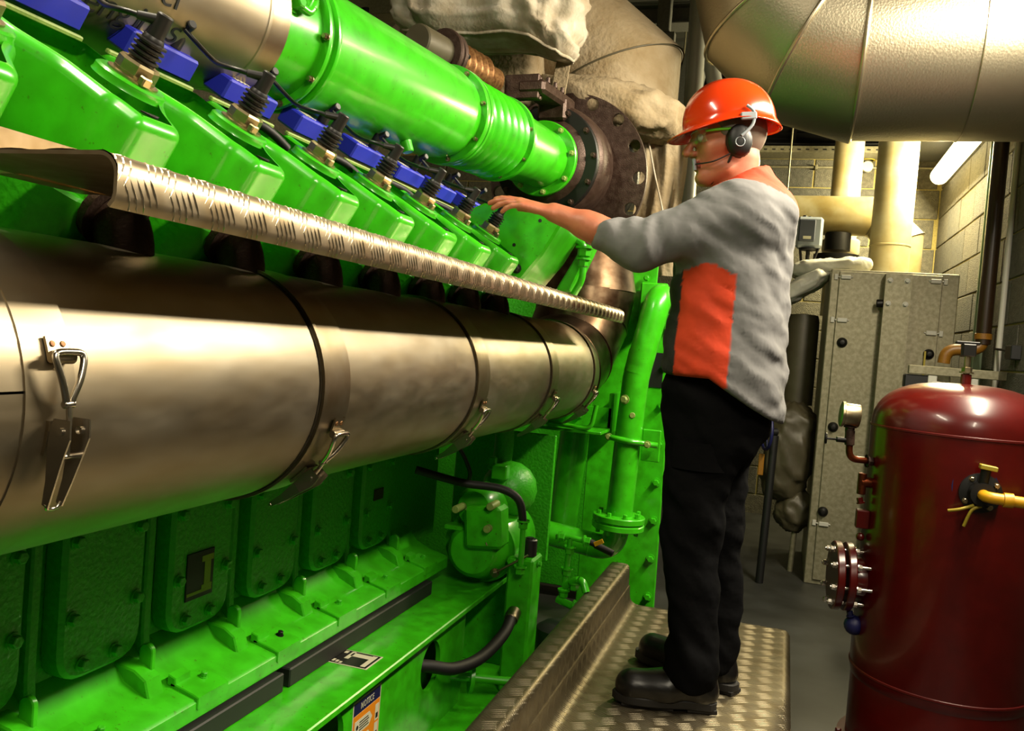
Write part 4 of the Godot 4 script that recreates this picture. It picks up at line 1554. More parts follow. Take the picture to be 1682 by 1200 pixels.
	s.bolt(Vector3(-0.60, 1.045, -3.372), Vector3(-0.2, 0, 1), 0.014, 0.02)
	s.lathe([Vector2(0.012, 0.0), Vector2(0.010, 0.003), Vector2(0, 0.003)], axis_frame(Vector3(-0.565, 0.985, -3.368), Vector3(0.1, 0, 1)), 10)
	part("plug", s, M.green_worn, p)
	# second riser behind
	s = Shape.new()
	s.tube(PackedVector3Array([Vector3(-0.83, 1.08, -3.56), Vector3(-0.845, 0.75, -3.56), Vector3(-0.86, 0.47, -3.56)]), 0.062, 26)
	single("rear_coolant_pipe", s, M.green, Vector3(-0.86, 0.47, -3.56), "upright green pipe in shade left of the flanged coolant pipe", "pipe")
	# cross bracket under the cover's far end with a bent rod
	var b := thing("support_bracket", "green angle bracket under the far end of the exhaust cover", "bracket", Vector3(-0.8, 0.86, -3.3))
	s = Shape.new()
	s.bx(Vector3(-0.93, 0.905, -3.44), Vector3(-0.66, 0.917, -3.24), 0.002)
	s.bx(Vector3(-0.93, 0.917, -3.44), Vector3(-0.66, 1.0, -3.43), 0.002)
	s.bx(Vector3(-0.675, 0.90, -3.65), Vector3(-0.655, 1.06, -3.43), 0.002)
	part("angle", s, M.green, b)
	s = Shape.new()
	s.tube(run([Vector3(-0.92, 0.935, -3.25), Vector3(-0.70, 0.925, -3.235), Vector3(-0.685, 1.02, -3.24)], 0.03, 6), 0.009, 10)
	part("rod", s, M.green, b)
	s = Shape.new()
	for x in [-0.88, -0.79]:
		s = Shape.new()
		s.bolt(Vector3(x, 0.96, -3.43), Vector3(0, 0, 1), 0.012, 0.018)
		part("bolt", s, M.green, b)
	# bracket casting after the last head cover, and the pipe union beside it
	var g := thing("gear_case_end", "green angled engine end casting with a pipe union beside the brown elbow", "casting", Vector3(-0.85, 1.44, -2.85))
	s = Shape.new()
	var q := PackedVector2Array([Vector2(-1.12, 1.62), Vector2(-0.93, 1.70), Vector2(-0.80, 1.675), Vector2(-0.70, 1.64), Vector2(-0.765, 1.52), Vector2(-0.83, 1.435), Vector2(-1.12, 1.435)])
	s.extrude(q, T, -2.88, -2.60, 0.008)
	var ca := part("casting", s, M.green, g)
	s = Shape.new()
	s.extrude(PackedVector2Array([Vector2(-0.79, 1.43), Vector2(-0.70, 1.60), Vector2(-0.672, 1.59), Vector2(-0.735, 1.43)]), T, -2.98, -2.88, 0.006)
	for k in 3:
		s.bolt(Vector3(-0.70 - 0.022 * k, 1.565 - 0.045 * k, -2.90), Vector3(0.85, -0.4, 0.2), 0.011, 0.02)
	part("flange", s, M.green, g)
	s = Shape.new()
	s.bolt(Vector3(-0.845, 1.475, -2.598), Vector3(0, 0, 1), 0.012, 0.016)
	part("plug", s, M.black, g)
	for e in [[-0.93, 1.60], [-0.86, 1.55], [-0.78, 1.63], [-0.90, 1.665]]:
		s = Shape.new()
		s.lathe([Vector2(0.006, 0), Vector2(0.006, 0.001), Vector2(0, 0.001)], axis_frame(Vector3(e[0], e[1], -2.60), Vector3(0, 0, 1)), 8)
		part("tapped_hole", s, M.black, g)
	s = Shape.new()
	s.tube(run([Vector3(-0.76, 1.61, -2.86), Vector3(-0.695, 1.60, -2.86), Vector3(-0.69, 1.47, -2.86), Vector3(-0.73, 1.40, -2.87)], 0.028, 6), 0.012, 12)
	s.bolt(Vector3(-0.692, 1.585, -2.86), Vector3(0, -1, 0), 0.023, 0.036)
	s.bolt(Vector3(-0.692, 1.545, -2.86), Vector3(0, -1, 0), 0.019, 0.03)
	part("union", s, M.green, g)

# ------------------------------------------------------------------ starter group, post, hoses, small fittings
func starter() -> void:
	var c := Vector3(-0.955, 0.565, -2.83)
	var t := thing("starter_motor", "green cast starter motor housing on the base frame", "motor", Vector3(-0.955, 0.40, -2.83))
	var s := Shape.new()
	# drum, axis along the engine, with a ribbed face towards the viewer
	s.lathe([Vector2(0, 0), Vector2(0.075, 0.0), Vector2(0.09, 0.012), Vector2(0.105, 0.06), Vector2(0.12, 0.10), Vector2(0.13, 0.18), Vector2(0.13, 0.26), Vector2(0.125, 0.34)], axis_frame(c + Vector3(0, -0.04, 0.14), Vector3(0, 0, -1)), 40)
	part("drum", s, M.green, t)
	s = Shape.new()
	s.lathe([Vector2(0, -0.02), Vector2(0.06, -0.02), Vector2(0.075, 0.0), Vector2(0.08, 0.1)], axis_frame(c + Vector3(-0.01, 0.10, 0.10), Vector3(0.1, 0, -1)), 32)
	s.box(Transform3D(Basis(Vector3(0, 0, 1), 0.1), c + Vector3(0.04, 0.05, 0.12)), Vector3(0.13, 0.14, 0.10), 0.012)
	part("gear_cover", s, M.green, t)
	s = Shape.new()
	for e in [[-0.05, 0.105], [0.07, 0.13], [0.065, 0.055]]:
		s = Shape.new()
		s.cyl(c + Vector3(e[0], e[1], 0.12), c + Vector3(e[0], e[1], 0.195), 0.013, 16, 0.002)
		part("port_stub", s, M.green_worn, t)
	s = Shape.new()
	s.lathe([Vector2(0.10, 0), Vector2(0.128, 0), Vector2(0.128, 0.016), Vector2(0.10, 0.016)], axis_frame(c + Vector3(0, -0.04, 0.06), Vector3(0, 0.15, -1)), 40)
	s.bx(c + Vector3(-0.11, 0.02, 0.075), c + Vector3(0.10, 0.036, 0.135), 0.004)
	part("clamp_band", s, M.green, t)
	s = Shape.new()
	s.ball(c + Vector3(0.05, 0.15, -0.07), 0.10, 28)
	part("dome", s, M.green_block, t)
	s = Shape.new()
	s.bx(c + Vector3(0.02, 0.20, 0.02), c + Vector3(0.075, 0.25, 0.06), 0.004)
	s.bx(c + Vector3(-0.005, 0.225, 0.0), c + Vector3(0.02, 0.27, 0.03), 0.004)
	part("terminal_block", s, M.green, t)
	s = Shape.new()
	s.bolt(c + Vector3(0.085, -0.10, 0.13), Vector3(0.3, -0.2, 1), 0.012, 0.02)
	s.bolt(c + Vector3(0.06, 0.0, 0.15), Vector3(0.3, 0.2, 1), 0.010, 0.02)
	s.cyl(c + Vector3(0.085, -0.10, 0.14), c + Vector3(0.19, -0.03, 0.11), 0.004, 8)
	part("tie_rod", s, M.steel, t)
	# square green plate behind it
	s = Shape.new()
	s.bx(Vector3(-1.2, 0.42, -3.12), Vector3(-0.80, 0.90, -3.105), 0.004)
	single("flywheel_guard", s, M.green_block, Vector3(-1.0, 0.42, -3.11), "dark green guard plate behind the starter motor", "panel")
	# black hose over the starter
	s = Shape.new()
	s.tube(smooth_path([Vector3(-1.12, 0.80, -2.55), Vector3(-0.98, 0.765, -2.62), Vector3(-0.86, 0.755, -2.66), Vector3(-0.80, 0.72, -2.68), Vector3(-0.785, 0.64, -2.70)], 8), 0.0135, 12)
	single("black_hose", s, M.rubber, Vector3(-0.95, 0.64, -2.62), "black hose arching over the starter motor", "hose")
	s = Shape.new()
	s.tube(smooth_path([Vector3(-0.785, 0.64, -2.70), Vector3(-0.783, 0.58, -2.70), Vector3(-0.786, 0.50, -2.71)], 5), 0.010, 10)
	s.bolt(Vector3(-0.785, 0.655, -2.70), Vector3(0, -1, 0), 0.016, 0.03)
	s.bolt(Vector3(-0.787, 0.50, -2.71), Vector3(0, -1, 0), 0.017, 0.03)
	single("hose_union", s, M.green, Vector3(-0.786, 0.48, -2.70), "green pipe and union below the black hose", "fitting")
	# box post with grey cap
	var p := thing("square_post", "green square post with a grey cap beside the starter motor", "post", Vector3(-0.795, 0.05, -2.80))
	s = Shape.new()
	s.bx(Vector3(-0.842, 0.05, -2.86), Vector3(-0.752, 0.515, -2.74), 0.008)
	part("tube", s, M.green, p)
	s = Shape.new()
	s.cyl(Vector3(-0.782, 0.515, -2.79), Vector3(-0.782, 0.575, -2.79), 0.026, 20, 0.004)
	s.lathe([Vector2(0.013, 0.058), Vector2(0.013, 0.064), Vector2(0, 0.064)], axis_frame(Vector3(-0.782, 0.515, -2.79), Vector3(0, 1, 0)), 12)
	part("cap", s, M.boot, p, "grey plastic cap")
	s = Shape.new()
	s.bolt(Vector3(-0.75, 0.49, -2.80), Vector3(1, 0, 0), 0.009, 0.012)
	part("bolt", s, M.green, p)
	s = Shape.new()
	s.bolt(Vector3(-0.82, 0.50, -2.738), Vector3(0, 0, 1), 0.016, 0.016)
	part("bolt", s, M.green, p)
	# hose from the hole in the web to the post
	var h := thing("web_hose", "dirty black hose from the frame hole to the green post", "hose", Vector3(-0.86, 0.2, -2.5))
	s = Shape.new()
	s.tube(smooth_path([Vector3(-0.99, 0.27, -2.29), Vector3(-0.93, 0.262, -2.33), Vector3(-0.875, 0.245, -2.39), Vector3(-0.83, 0.25, -2.50), Vector3(-0.80, 0.29, -2.62), Vector3(-0.80, 0.325, -2.70)], 8), 0.019, 14)
	part("hose", s, M.rubber, h)
	s = Shape.new()
	s.cyl(Vector3(-0.80, 0.318, -2.69), Vector3(-0.80, 0.335, -2.735), 0.024, 18, 0.003)
	part("ferrule", s, M.steel, h)
	s = Shape.new()
	s.tube(PackedVector3Array([Vector3(-0.94, 0.165, -2.52), Vector3(-0.78, 0.15, -2.60), Vector3(-0.70, 0.145, -2.64)]), 0.014, 12)
	s.lathe([Vector2(0.014, 0.0), Vector2(0.05, 0.0), Vector2(0.05, 0.012), Vector2(0.014, 0.012)], axis_frame(Vector3(-0.88, 0.16, -2.55), Vector3(0.8, -0.07, -0.4)), 20)
	single("low_green_pipe", s, M.green, Vector3(-0.8, 0.14, -2.58), "short green pipe low beside the frame below the hose", "pipe")
	# small valve cluster with a yellow lever tag
	var v := thing("valve_cluster", "cluster of small green pipe fittings with a yellow tag", "valve", Vector3(-0.66, 0.2, -3.0))
	s = Shape.new()
	s.tube(run([Vector3(-0.745, 0.545, -3.0), Vector3(-0.69, 0.55, -3.0), Vector3(-0.63, 0.545, -3.0), Vector3(-0.60, 0.53, -3.0)], 0.01, 4), 0.010, 10)
	s.tube(PackedVector3Array([Vector3(-0.69, 0.55, -3.0), Vector3(-0.695, 0.46, -3.0), Vector3(-0.70, 0.37, -3.0)]), 0.010, 10)
	s.tube(run([Vector3(-0.70, 0.37, -3.0), Vector3(-0.66, 0.40, -2.99), Vector3(-0.63, 0.41, -2.98), Vector3(-0.61, 0.37, -2.97)], 0.02, 5), 0.014, 10)
	s.tube(PackedVector3Array([Vector3(-0.72, 0.32, -3.0), Vector3(-0.66, 0.31, -2.98), Vector3(-0.61, 0.33, -2.96)]), 0.014, 10)
	for e in [Vector3(-0.69, 0.52, -3.0), Vector3(-0.695, 0.44, -3.0), Vector3(-0.70, 0.36, -3.0), Vector3(-0.66, 0.395, -2.99)]:
		s.bolt(e, Vector3(0, -1, 0), 0.017, 0.03)
	for e in [Vector3(-0.735, 0.546, -3.0), Vector3(-0.64, 0.545, -3.0), Vector3(-0.655, 0.312, -2.98)]:
		s.bolt(e, Vector3(1, 0, 0), 0.016, 0.025)
	part("pipework", s, M.green, v)
	s = Shape.new()
	s.cyl(Vector3(-0.62, 0.545, -3.0), Vector3(-0.53, 0.515, -3.0), 0.013, 12, 0.002)
	part("valve_body", s, M.dark_metal, v)
	s = Shape.new()
	s.box(Transform3D(Basis(Vector3(0, 0, 1), 0.5), Vector3(-0.583, 0.55, -2.985)), Vector3(0.036, 0.016, 0.004), 0.001)
	part("tag", s, M.yellow, v, "yellow tag")
	# dark pump body in the gap behind the lip
	s = Shape.new()
	s.lathe([Vector2(0, 0), Vector2(0.07, 0.0), Vector2(0.08, 0.01), Vector2(0.08, 0.14), Vector2(0.05, 0.16), Vector2(0, 0.16)], axis_frame(Vector3(-0.69, 0.10, -2.93), Vector3(0, 1, 0)), 24)
	single("oil_filter", s, M.black, Vector3(-0.69, 0.10, -2.93), "black canister low between the post and the step edge", "filter")
	# green hoses and pipes in the shade above the starter
	s = Shape.new()
	s.tube(smooth_path([Vector3(-1.10, 1.0, -2.96), Vector3(-1.0, 0.985, -2.97), Vector3(-0.965, 0.90, -2.98), Vector3(-0.97, 0.76, -2.98)], 7), 0.036, 16)
	single("breather_pipe", s, M.green_block, Vector3(-1.0, 0.76, -2.97), "curved dark green pipe in the shade above the starter motor", "pipe")
	s = Shape.new()
	s.tube(smooth_path([Vector3(-1.16, 0.92, -2.60), Vector3(-1.04, 0.90, -2.64), Vector3(-0.99, 0.80, -2.70), Vector3(-1.0, 0.74, -2.72)], 7), 0.007, 10)
	single("black_cable", s, M.cable, Vector3(-1.05, 0.74, -2.66), "thin black cable curving down behind the starter motor", "cable")

# ------------------------------------------------------------------ insulation blankets round the turbine
func blankets() -> void:
	# clad exhaust bend
	var t := thing("insulated_exhaust_bend", "beige canvas insulated exhaust bend above the turbocharger", "insulation", Vector3(-0.9, 2.0, -4.0))
	var st := [[Vector3(-0.90, 2.26, -4.0), Vector3(0, 1, 0), 0.315], [Vector3(-0.90, 2.50, -4.0), Vector3(-0.38, 0.92, 0).normalized(), 0.315], [Vector3(-1.85, 3.30, -4.0), Vector3(-0.76, 0.65, 0).normalized(), 0.315]]
	mitre(M.canvas, t, "jacket_gore", st)
	seam_ring(t, "seam", st[1][0], st[1][1], 0.317, 0.004, Vector3(0, 1, 0), M.tan_clad)
	# puffed pad round the turbine
	var s := Shape.new()
	soft(s, Transform3D(Basis(Vector3(0, 0, 1), -0.18), Vector3(-0.86, 2.30, -3.78)), Vector3(0.36, 0.105, 0.24), 2.6, 0.03, 6.0, 4)
	single("turbine_blanket", s, M.canvas, Vector3(-0.86, 2.2, -3.78), "puffy beige insulation pad over the turbine, left of the helmet", "insulation")
	# hanging cloth and tie straps
	s = Shape.new()
	var rows := []
	for j in 13:
		var y := 2.24 - j * 0.055
		var row := PackedVector3Array()
		for i in 15:
			var x := -0.70 + i * 0.0145 + 0.012 * sin(j * 0.5)
			row.append(Vector3(x, y, -3.80 + 0.022 * sin(i * 0.9 + j * 0.35) + 0.012 * sin(i * 2.1 - j * 0.6)))
		rows.append(row)
	s.sheet(rows)
	var rows2 := []
	for r in rows:
		var rr := PackedVector3Array()
		for p in r:
			rr.append(p + Vector3(0, 0, -0.006))
		rows2.append(rr)
	s.sheet(rows2)
	single("hanging_cloth", s, M.canvas, Vector3(-0.6, 1.58, -3.8), "beige cloth flap hanging below the turbine pad", "cloth")
	s = Shape.new()
	s.tube(smooth_path([Vector3(-0.67, 2.20, -3.76), Vector3(-0.62, 2.02, -3.75), Vector3(-0.57, 1.85, -3.75), Vector3(-0.575, 1.78, -3.74)], 6), 0.004, 6)
	s.tube(smooth_path([Vector3(-0.57, 1.85, -3.75), Vector3(-0.61, 1.79, -3.74), Vector3(-0.63, 1.73, -3.74), Vector3(-0.56, 1.75, -3.74)], 6), 0.004, 6)
	single("tie_cord", s, M.canvas_grey, Vector3(-0.6, 1.73, -3.75), "pale tie cord dangling on the cloth flap", "cord")
	# boxed pipe insulation behind the rusty bellows
	s = Shape.new()
	soft(s, Transform3D(Basis.IDENTITY, Vector3(-1.45, 2.44, -3.70)), Vector3(0.29, 0.17, 0.15), 7.0, 0.008, 8.0, 9, 60, 40)
	single("insulation_block", s, M.canvas, Vector3(-1.42, 2.27, -3.72), "flat beige canvas insulation block behind the rusty bellows", "insulation")
	# tan jacket at left
	s = Shape.new()
	soft(s, Transform3D(Basis(Vector3(0, 0, 1), -0.45), Vector3(-1.68, 2.44, -3.62)), Vector3(0.20, 0.21, 0.2), 3.0, 0.025, 7.0, 13)
	single("tan_jacket", s, M.canvas, Vector3(-1.68, 2.2, -3.55), "tan insulation jacket left of the grey quilt", "insulation")
	# grey quilted bag
	var q := thing("grey_quilt", "creased grey quilted insulation bag over the top of the engine", "insulation", Vector3(-1.3, 2.39, -3.3))
	s = Shape.new()
	var nz := FastNoiseLite.new()
	nz.seed = 23
	nz.frequency = 4.5
	nz.fractal_octaves = 3
	var fold := FastNoiseLite.new()
	fold.seed = 31
	fold.frequency = 3.2
	fold.fractal_type = FastNoiseLite.FRACTAL_RIDGED
	fold.fractal_octaves = 2
	rows = []
	var nu := 84
	for j in 50:
		var v := j / 49.0
		var row := PackedVector3Array()
		for i in nu:
			var a := TAU * i / nu
			# flattened drum: an oval section swept upward, closed at the foot
			var u := cos(a)
			var w := sin(a)
			var foot := pow(minf(1.0, v / 0.13), 0.45)
			var x := -1.30 + 0.385 * signf(u) * pow(absf(u), 0.55) * (0.80 + 0.20 * foot) - 0.03 * v
			var lowest := 2.412 + 0.03 * sin((x + 1.7) * 4.0) + 0.10 * pow(maxf(0.0, (-1.42 - x) / 0.3), 1.6) - 0.055 * clampf((x + 1.12) / 0.2, 0.0, 1.0)
			var y := lowest + v * 0.64
			var z := -3.34 + 0.20 * signf(w) * pow(absf(w), 0.7) * foot
			var p := Vector3(x, y, z)
			var dn := Vector3(u * 0.5, 0, w).normalized()
			var creases := fold.get_noise_3d(p.x * 2.6, p.y * 0.6, p.z * 2.0) * 0.052 + nz.get_noise_3dv(p * 1.8) * 0.03
			# stitched channel near the foot
			var st_ := exp(-pow((v - 0.15) / 0.018, 2.0)) * 0.018 + exp(-pow((v - 0.03) / 0.012, 2.0)) * 0.008
			row.append(p + dn * (creases * foot - st_))
		rows.append(row)
	s.sheet(rows, true)
	part("quilt", s, M.canvas_grey, q)
	s = Shape.new()
	var hem := PackedVector3Array()
	for i in 60:
		hem.append(rows[2][i * nu / 60 % nu] + Vector3(0, -0.002, 0))
	s.tube(hem, 0.007, 8, true)
	part("hem", s, M.canvas_grey, q)
	s = Shape.new()
	s.box(Transform3D(Basis(Vector3(0, 0, 1), 0.75), Vector3(-1.075, 2.60, -3.125)), Vector3(0.026, 0.026, 0.006), 0.001)
	part("patch", s, M.canvas_grey, q)
	# pale strap
	s = Shape.new()
	s.box(Transform3D(Basis(Vector3(0, 0, 1), -0.10), Vector3(-0.985, 2.345, -3.42)), Vector3(0.062, 0.20, 0.006), 0.002)
	single("canvas_strap", s, M.canvas, Vector3(-0.985, 2.25, -3.42), "pale canvas strap hanging from the grey quilt", "strap")

# ------------------------------------------------------------------ right-hand side of the room
func make_right_side() -> void:
	red_tank()
	cabinet()
	pale_pipes()
	wall_services()

func red_tank() -> void:
	var c := Vector3(0.558, 0, -3.10)
	var t := thing("red_pressure_tank", "dark red pressure tank with domed top, cut by the photo's right edge", "tank", c)
	var R := 0.272
	var s := Shape.new()
	var pr := [Vector2(0, 0.13)]
	for k in range(1, 10):
		var a := PI / 2 * k / 9
		pr.append(Vector2(R * sin(a), 0.25 - 0.12 * cos(a)))
	pr.append(Vector2(R, 1.065))
	for k in range(1, 13):
		var a := PI / 2 * k / 12
		pr.append(Vector2(R * pow(cos(a), 0.72) if k < 12 else 0.0, 1.065 + 0.155 * pow(sin(a), 0.9)))
	s.lathe(pr, axis_frame(c, Vector3(0, 1, 0)), 72)
	part("shell", s, M.red, t)
	for y in [0.262, 1.062]:
		s = Shape.new()
		s.lathe([Vector2(R - 0.002, -0.006), Vector2(R + 0.003, -0.003), Vector2(R + 0.003, 0.003), Vector2(R - 0.002, 0.006)], axis_frame(c + Vector3(0, y, 0), Vector3(0, 1, 0)), 72)
		part("weld_bead", s, M.red_weld, t)
	s = Shape.new()
	s.lathe([Vector2(R - 0.010, 0.27), Vector2(R - 0.006, 0.25), Vector2(R - 0.006, 0.012), Vector2(R + 0.02, 0.010), Vector2(R + 0.02, 0.0), Vector2(R - 0.02, 0.0)], axis_frame(c, Vector3(0, 1, 0)), 64)
	part("skirt", s, M.red, t)
	for k in 4:
		var a := TAU * k / 4 + 2.9
		s = Shape.new()
		var d := Vector3(cos(a), 0, sin(a))
		s.box(Transform3D(Basis(d, Vector3(0, 1, 0), d.cross(Vector3(0, 1, 0))), c + d * (R + 0.02) + Vector3(0, 0.008, 0)), Vector3(0.06, 0.016, 0.05), 0.002)
		s.bolt(c + d * (R + 0.03) + Vector3(0, 0.016, 0), Vector3(0, 1, 0), 0.010, 0.03)
		part("foot", s, M.red, t)
	s = Shape.new()
	s.cyl(c + Vector3(0, 1.20, 0), c + Vector3(0, 1.252, 0), 0.016, 16, 0.002)
	part("top_nipple", s, M.red, t)
	# vent fitting screwed on top
	var v := thing("vent_fitting", "dark vent fitting screwed on top of the red tank", "fitting", c + Vector3(0, 1.252, 0))
	s = Shape.new()
	s.cyl(c + Vector3(0, 1.252, 0), c + Vector3(0, 1.32, 0), 0.010, 12, 0.001)
	s.bolt(c + Vector3(0, 1.255, 0), Vector3(0, 1, 0), 0.016, 0.02)
	part("stem", s, M.steel, v)
	s = Shape.new()
	s.bx(c + Vector3(-0.02, 1.31, -0.02), c + Vector3(0.02, 1.35, 0.02), 0.003)
	s.bx(c + Vector3(-0.04, 1.348, -0.014), c + Vector3(0.03, 1.358, 0.014), 0.002)
	part("cap", s, M.dark_metal, v)
	# flanged side port with its blank
	var fc := Vector3(0.238, 0.548, -3.05)
	var ax := Vector3(-1, 0, 0.12).normalized()
	s = Shape.new()
	s.lathe([Vector2(0.085, -0.10), Vector2(0.072, -0.07), Vector2(0.068, -0.045), Vector2(0.068, -0.02)], axis_frame(fc, ax), 40)
	part("side_neck", s, M.red, t)
	var f := thing("side_flange", "pair of bolted red flanges on the left side of the tank", "flange", fc)
	for k in 2:
		s = Shape.new()
		var y: float = [-0.024, 0.012][k]
		s.lathe([Vector2(0, y), Vector2(0.110, y), Vector2(0.113, y + 0.003), Vector2(0.113, y + 0.021), Vector2(0.110, y + 0.024), Vector2(0, y + 0.024)], axis_frame(fc, ax), 56)
		part("flange_disc", s, M.red, f)
	var F := axis_frame(fc, ax)
	for k in 8:
		var a := TAU * k / 8 + 0.2
		s = Shape.new()
		var p := Vector3(cos(a) * 0.092, 0, sin(a) * 0.092)
		s.cyl(F * (p + Vector3(0, -0.075, 0)), F * (p + Vector3(0, 0.055, 0)), 0.006, 10)
		s.bolt(F * (p + Vector3(0, 0.036, 0)), ax, 0.010, 0.016)
		s.bolt(F * (p + Vector3(0, -0.026, 0)), -ax, 0.010, 0.016)
		part("stud", s, M.chrome, f)
	# pressure gauge on its copper siphon
	var g := thing("pressure_gauge", "steel pressure gauge on a copper elbow left of the red tank", "gauge", Vector3(0.21, 0.93, -3.0))
	s = Shape.new()
	s.lathe([Vector2(0, -0.025), Vector2(0.036, -0.025), Vector2(0.038, -0.022), Vector2(0.038, 0.022), Vector2(0.042, 0.024), Vector2(0.042, 0.032), Vector2(0.037, 0.034), Vector2(0, 0.032)], axis_frame(Vector3(0.215, 1.088, -3.0), Vector3(-1, 0.06, 0.1)), 36)
	part("case", s, M.steel, g)
	s = Shape.new()
	s.tube(run([Vector3(0.214, 1.052, -3.0), Vector3(0.219, 0.945, -3.0), Vector3(0.305, 0.942, -3.04)], 0.03, 7), 0.011, 14)
	part("siphon", s, M.copper, g)
	s = Shape.new()
	s.bolt(Vector3(0.214, 1.052, -3.0), Vector3(0, -1, 0), 0.015, 0.02)
	s.cyl(Vector3(0.215, 1.04, -3.0), Vector3(0.217, 0.99, -3.0), 0.0155, 14, 0.002)
	part("coupling", s, M.cast_brown, g)
	s = Shape.new()
	s.bolt(Vector3(0.275, 0.942, -3.025), Vector3(1, 0, -0.3), 0.016, 0.02)
	part("coupling", s, M.cast_brown, g)
	s = Shape.new()
	s.cyl(Vector3(0.217, 1.005, -3.0), Vector3(0.175, 1.006, -2.99), 0.009, 12, 0.001)
	s.cyl(Vector3(0.18, 1.006, -2.99), Vector3(0.145, 1.006, -2.985), 0.004, 10)
	s.lathe([Vector2(0, -0.004), Vector2(0.017, -0.004), Vector2(0.019, 0.0), Vector2(0.017, 0.004), Vector2(0, 0.004)], axis_frame(Vector3(0.142, 1.006, -2.985), Vector3(1, 0, 0)), 16)
	part("bleed_valve", s, M.dark_metal, g)
	# drain and level fittings down the tank's left edge
	s = Shape.new()
	s.cyl(Vector3(0.30, 0.87, -3.04), Vector3(0.262, 0.87, -3.03), 0.017, 14, 0.002)
	s.cyl(Vector3(0.268, 0.90, -3.03), Vector3(0.268, 0.83, -3.03), 0.014, 14, 0.002)
	single("level_fitting", s, M.copper, Vector3(0.27, 0.83, -3.03), "small copper fitting at the tank's left edge below the gauge", "fitting")
	s = Shape.new()
	s.bx(Vector3(0.258, 0.72, -3.05), Vector3(0.30, 0.78, -3.01), 0.003)
	s.bolt(Vector3(0.27, 0.80, -3.03), Vector3(-0.3, 1, 0), 0.010, 0.02)
	s.ball(Vector3(0.278, 0.69, -3.03), 0.014, 12)
	single("drain_valve", s, M.red, Vector3(0.28, 0.68, -3.03), "small red drain valve at the tank's left edge above the flanges", "valve")
	s = Shape.new()
	s.ball(Vector3(0.283, 0.395, -3.03), 0.032, 16)
	s.bolt(Vector3(0.27, 0.425, -3.02), Vector3(-0.3, 1, 0), 0.010, 0.018)
	single("blue_valve", s, M.blue_dark, Vector3(0.283, 0.36, -3.03), "dark blue valve under the red side flanges", "valve")
	# gas valve on the front
	var q := Vector3(0.575, 0.905, -2.84)
	var k2 := thing("front_valve", "black and blue flanged valve with yellow handle on the red tank", "valve", q)
	var zf := Vector3(0, 0, 1)
	s = Shape.new()
	s.lathe([Vector2(0, -0.01), Vector2(0.062, -0.01), Vector2(0.064, 0.006), Vector2(0, 0.006)], axis_frame(q + Vector3(-0.012, 0.012, 0.0), zf), 32)
	part("back_flange", s, M.blue_dark, k2)
	s = Shape.new()
	s.lathe([Vector2(0, 0.006), Vector2(0.056, 0.006), Vector2(0.058, 0.010), Vector2(0.058, 0.022), Vector2(0.036, 0.026), Vector2(0.034, 0.06), Vector2(0.0, 0.062)], axis_frame(q, zf), 32)
	s.cyl(q + Vector3(0.0, 0.03, 0.04), q + Vector3(0.004, 0.075, 0.045), 0.014, 14, 0.002)
	part("body", s, M.plate_black, k2)
	for e in 4:
		var a := TAU * e / 4 + 0.6
		s = Shape.new()
		s.bolt(q + Vector3(cos(a) * 0.047, sin(a) * 0.047, 0.022), zf, 0.007, 0.010)
		part("bolt", s, M.steel, k2)
	s = Shape.new()
	s.box(Transform3D(Basis(zf, -0.12), q + Vector3(0.008, 0.08, 0.05)), Vector3(0.046, 0.014, 0.03), 0.002)
	part("handle", s, M.yellow_dirty, k2, "yellow lever handle")
	s = Shape.new()
	s.tube(run([q + Vector3(0.0, 0.0, 0.055), q + Vector3(0.0, 0.0, 0.10), q + Vector3(0.10, -0.004, 0.10), q + Vector3(0.395, -0.02, 0.09)], 0.025, 7), 0.0165, 18)
	s.lathe([Vector2(0.0165, -0.012), Vector2(0.021, -0.012), Vector2(0.021, 0.012), Vector2(0.0165, 0.012)], axis_frame(q + Vector3(0.055, -0.002, 0.10), Vector3(1, 0, 0)), 18)
	single("yellow_gas_pipe", s, M.yellow, q + Vector3(0.2, 0, 0.1), "yellow gas pipe running right from the tank valve", "pipe")
	for e in 2:
		s = Shape.new()
		s.tube(smooth_path([q + Vector3(-0.02 + 0.02 * e, -0.035, 0.045), q + Vector3(-0.055 + 0.03 * e, -0.05, 0.05), q + Vector3(-0.085 + 0.045 * e, -0.06 - 0.04 * e, 0.04)], 6), 0.0048, 8)
		single("earth_wire", s, M.yellow_dirty, q + Vector3(-0.05, -0.06, 0.04), ["yellow-green earth wire pointing left from the tank valve", "yellow-green earth wire hanging below the tank valve"][e], "wire", "earth wires at the tank valve")

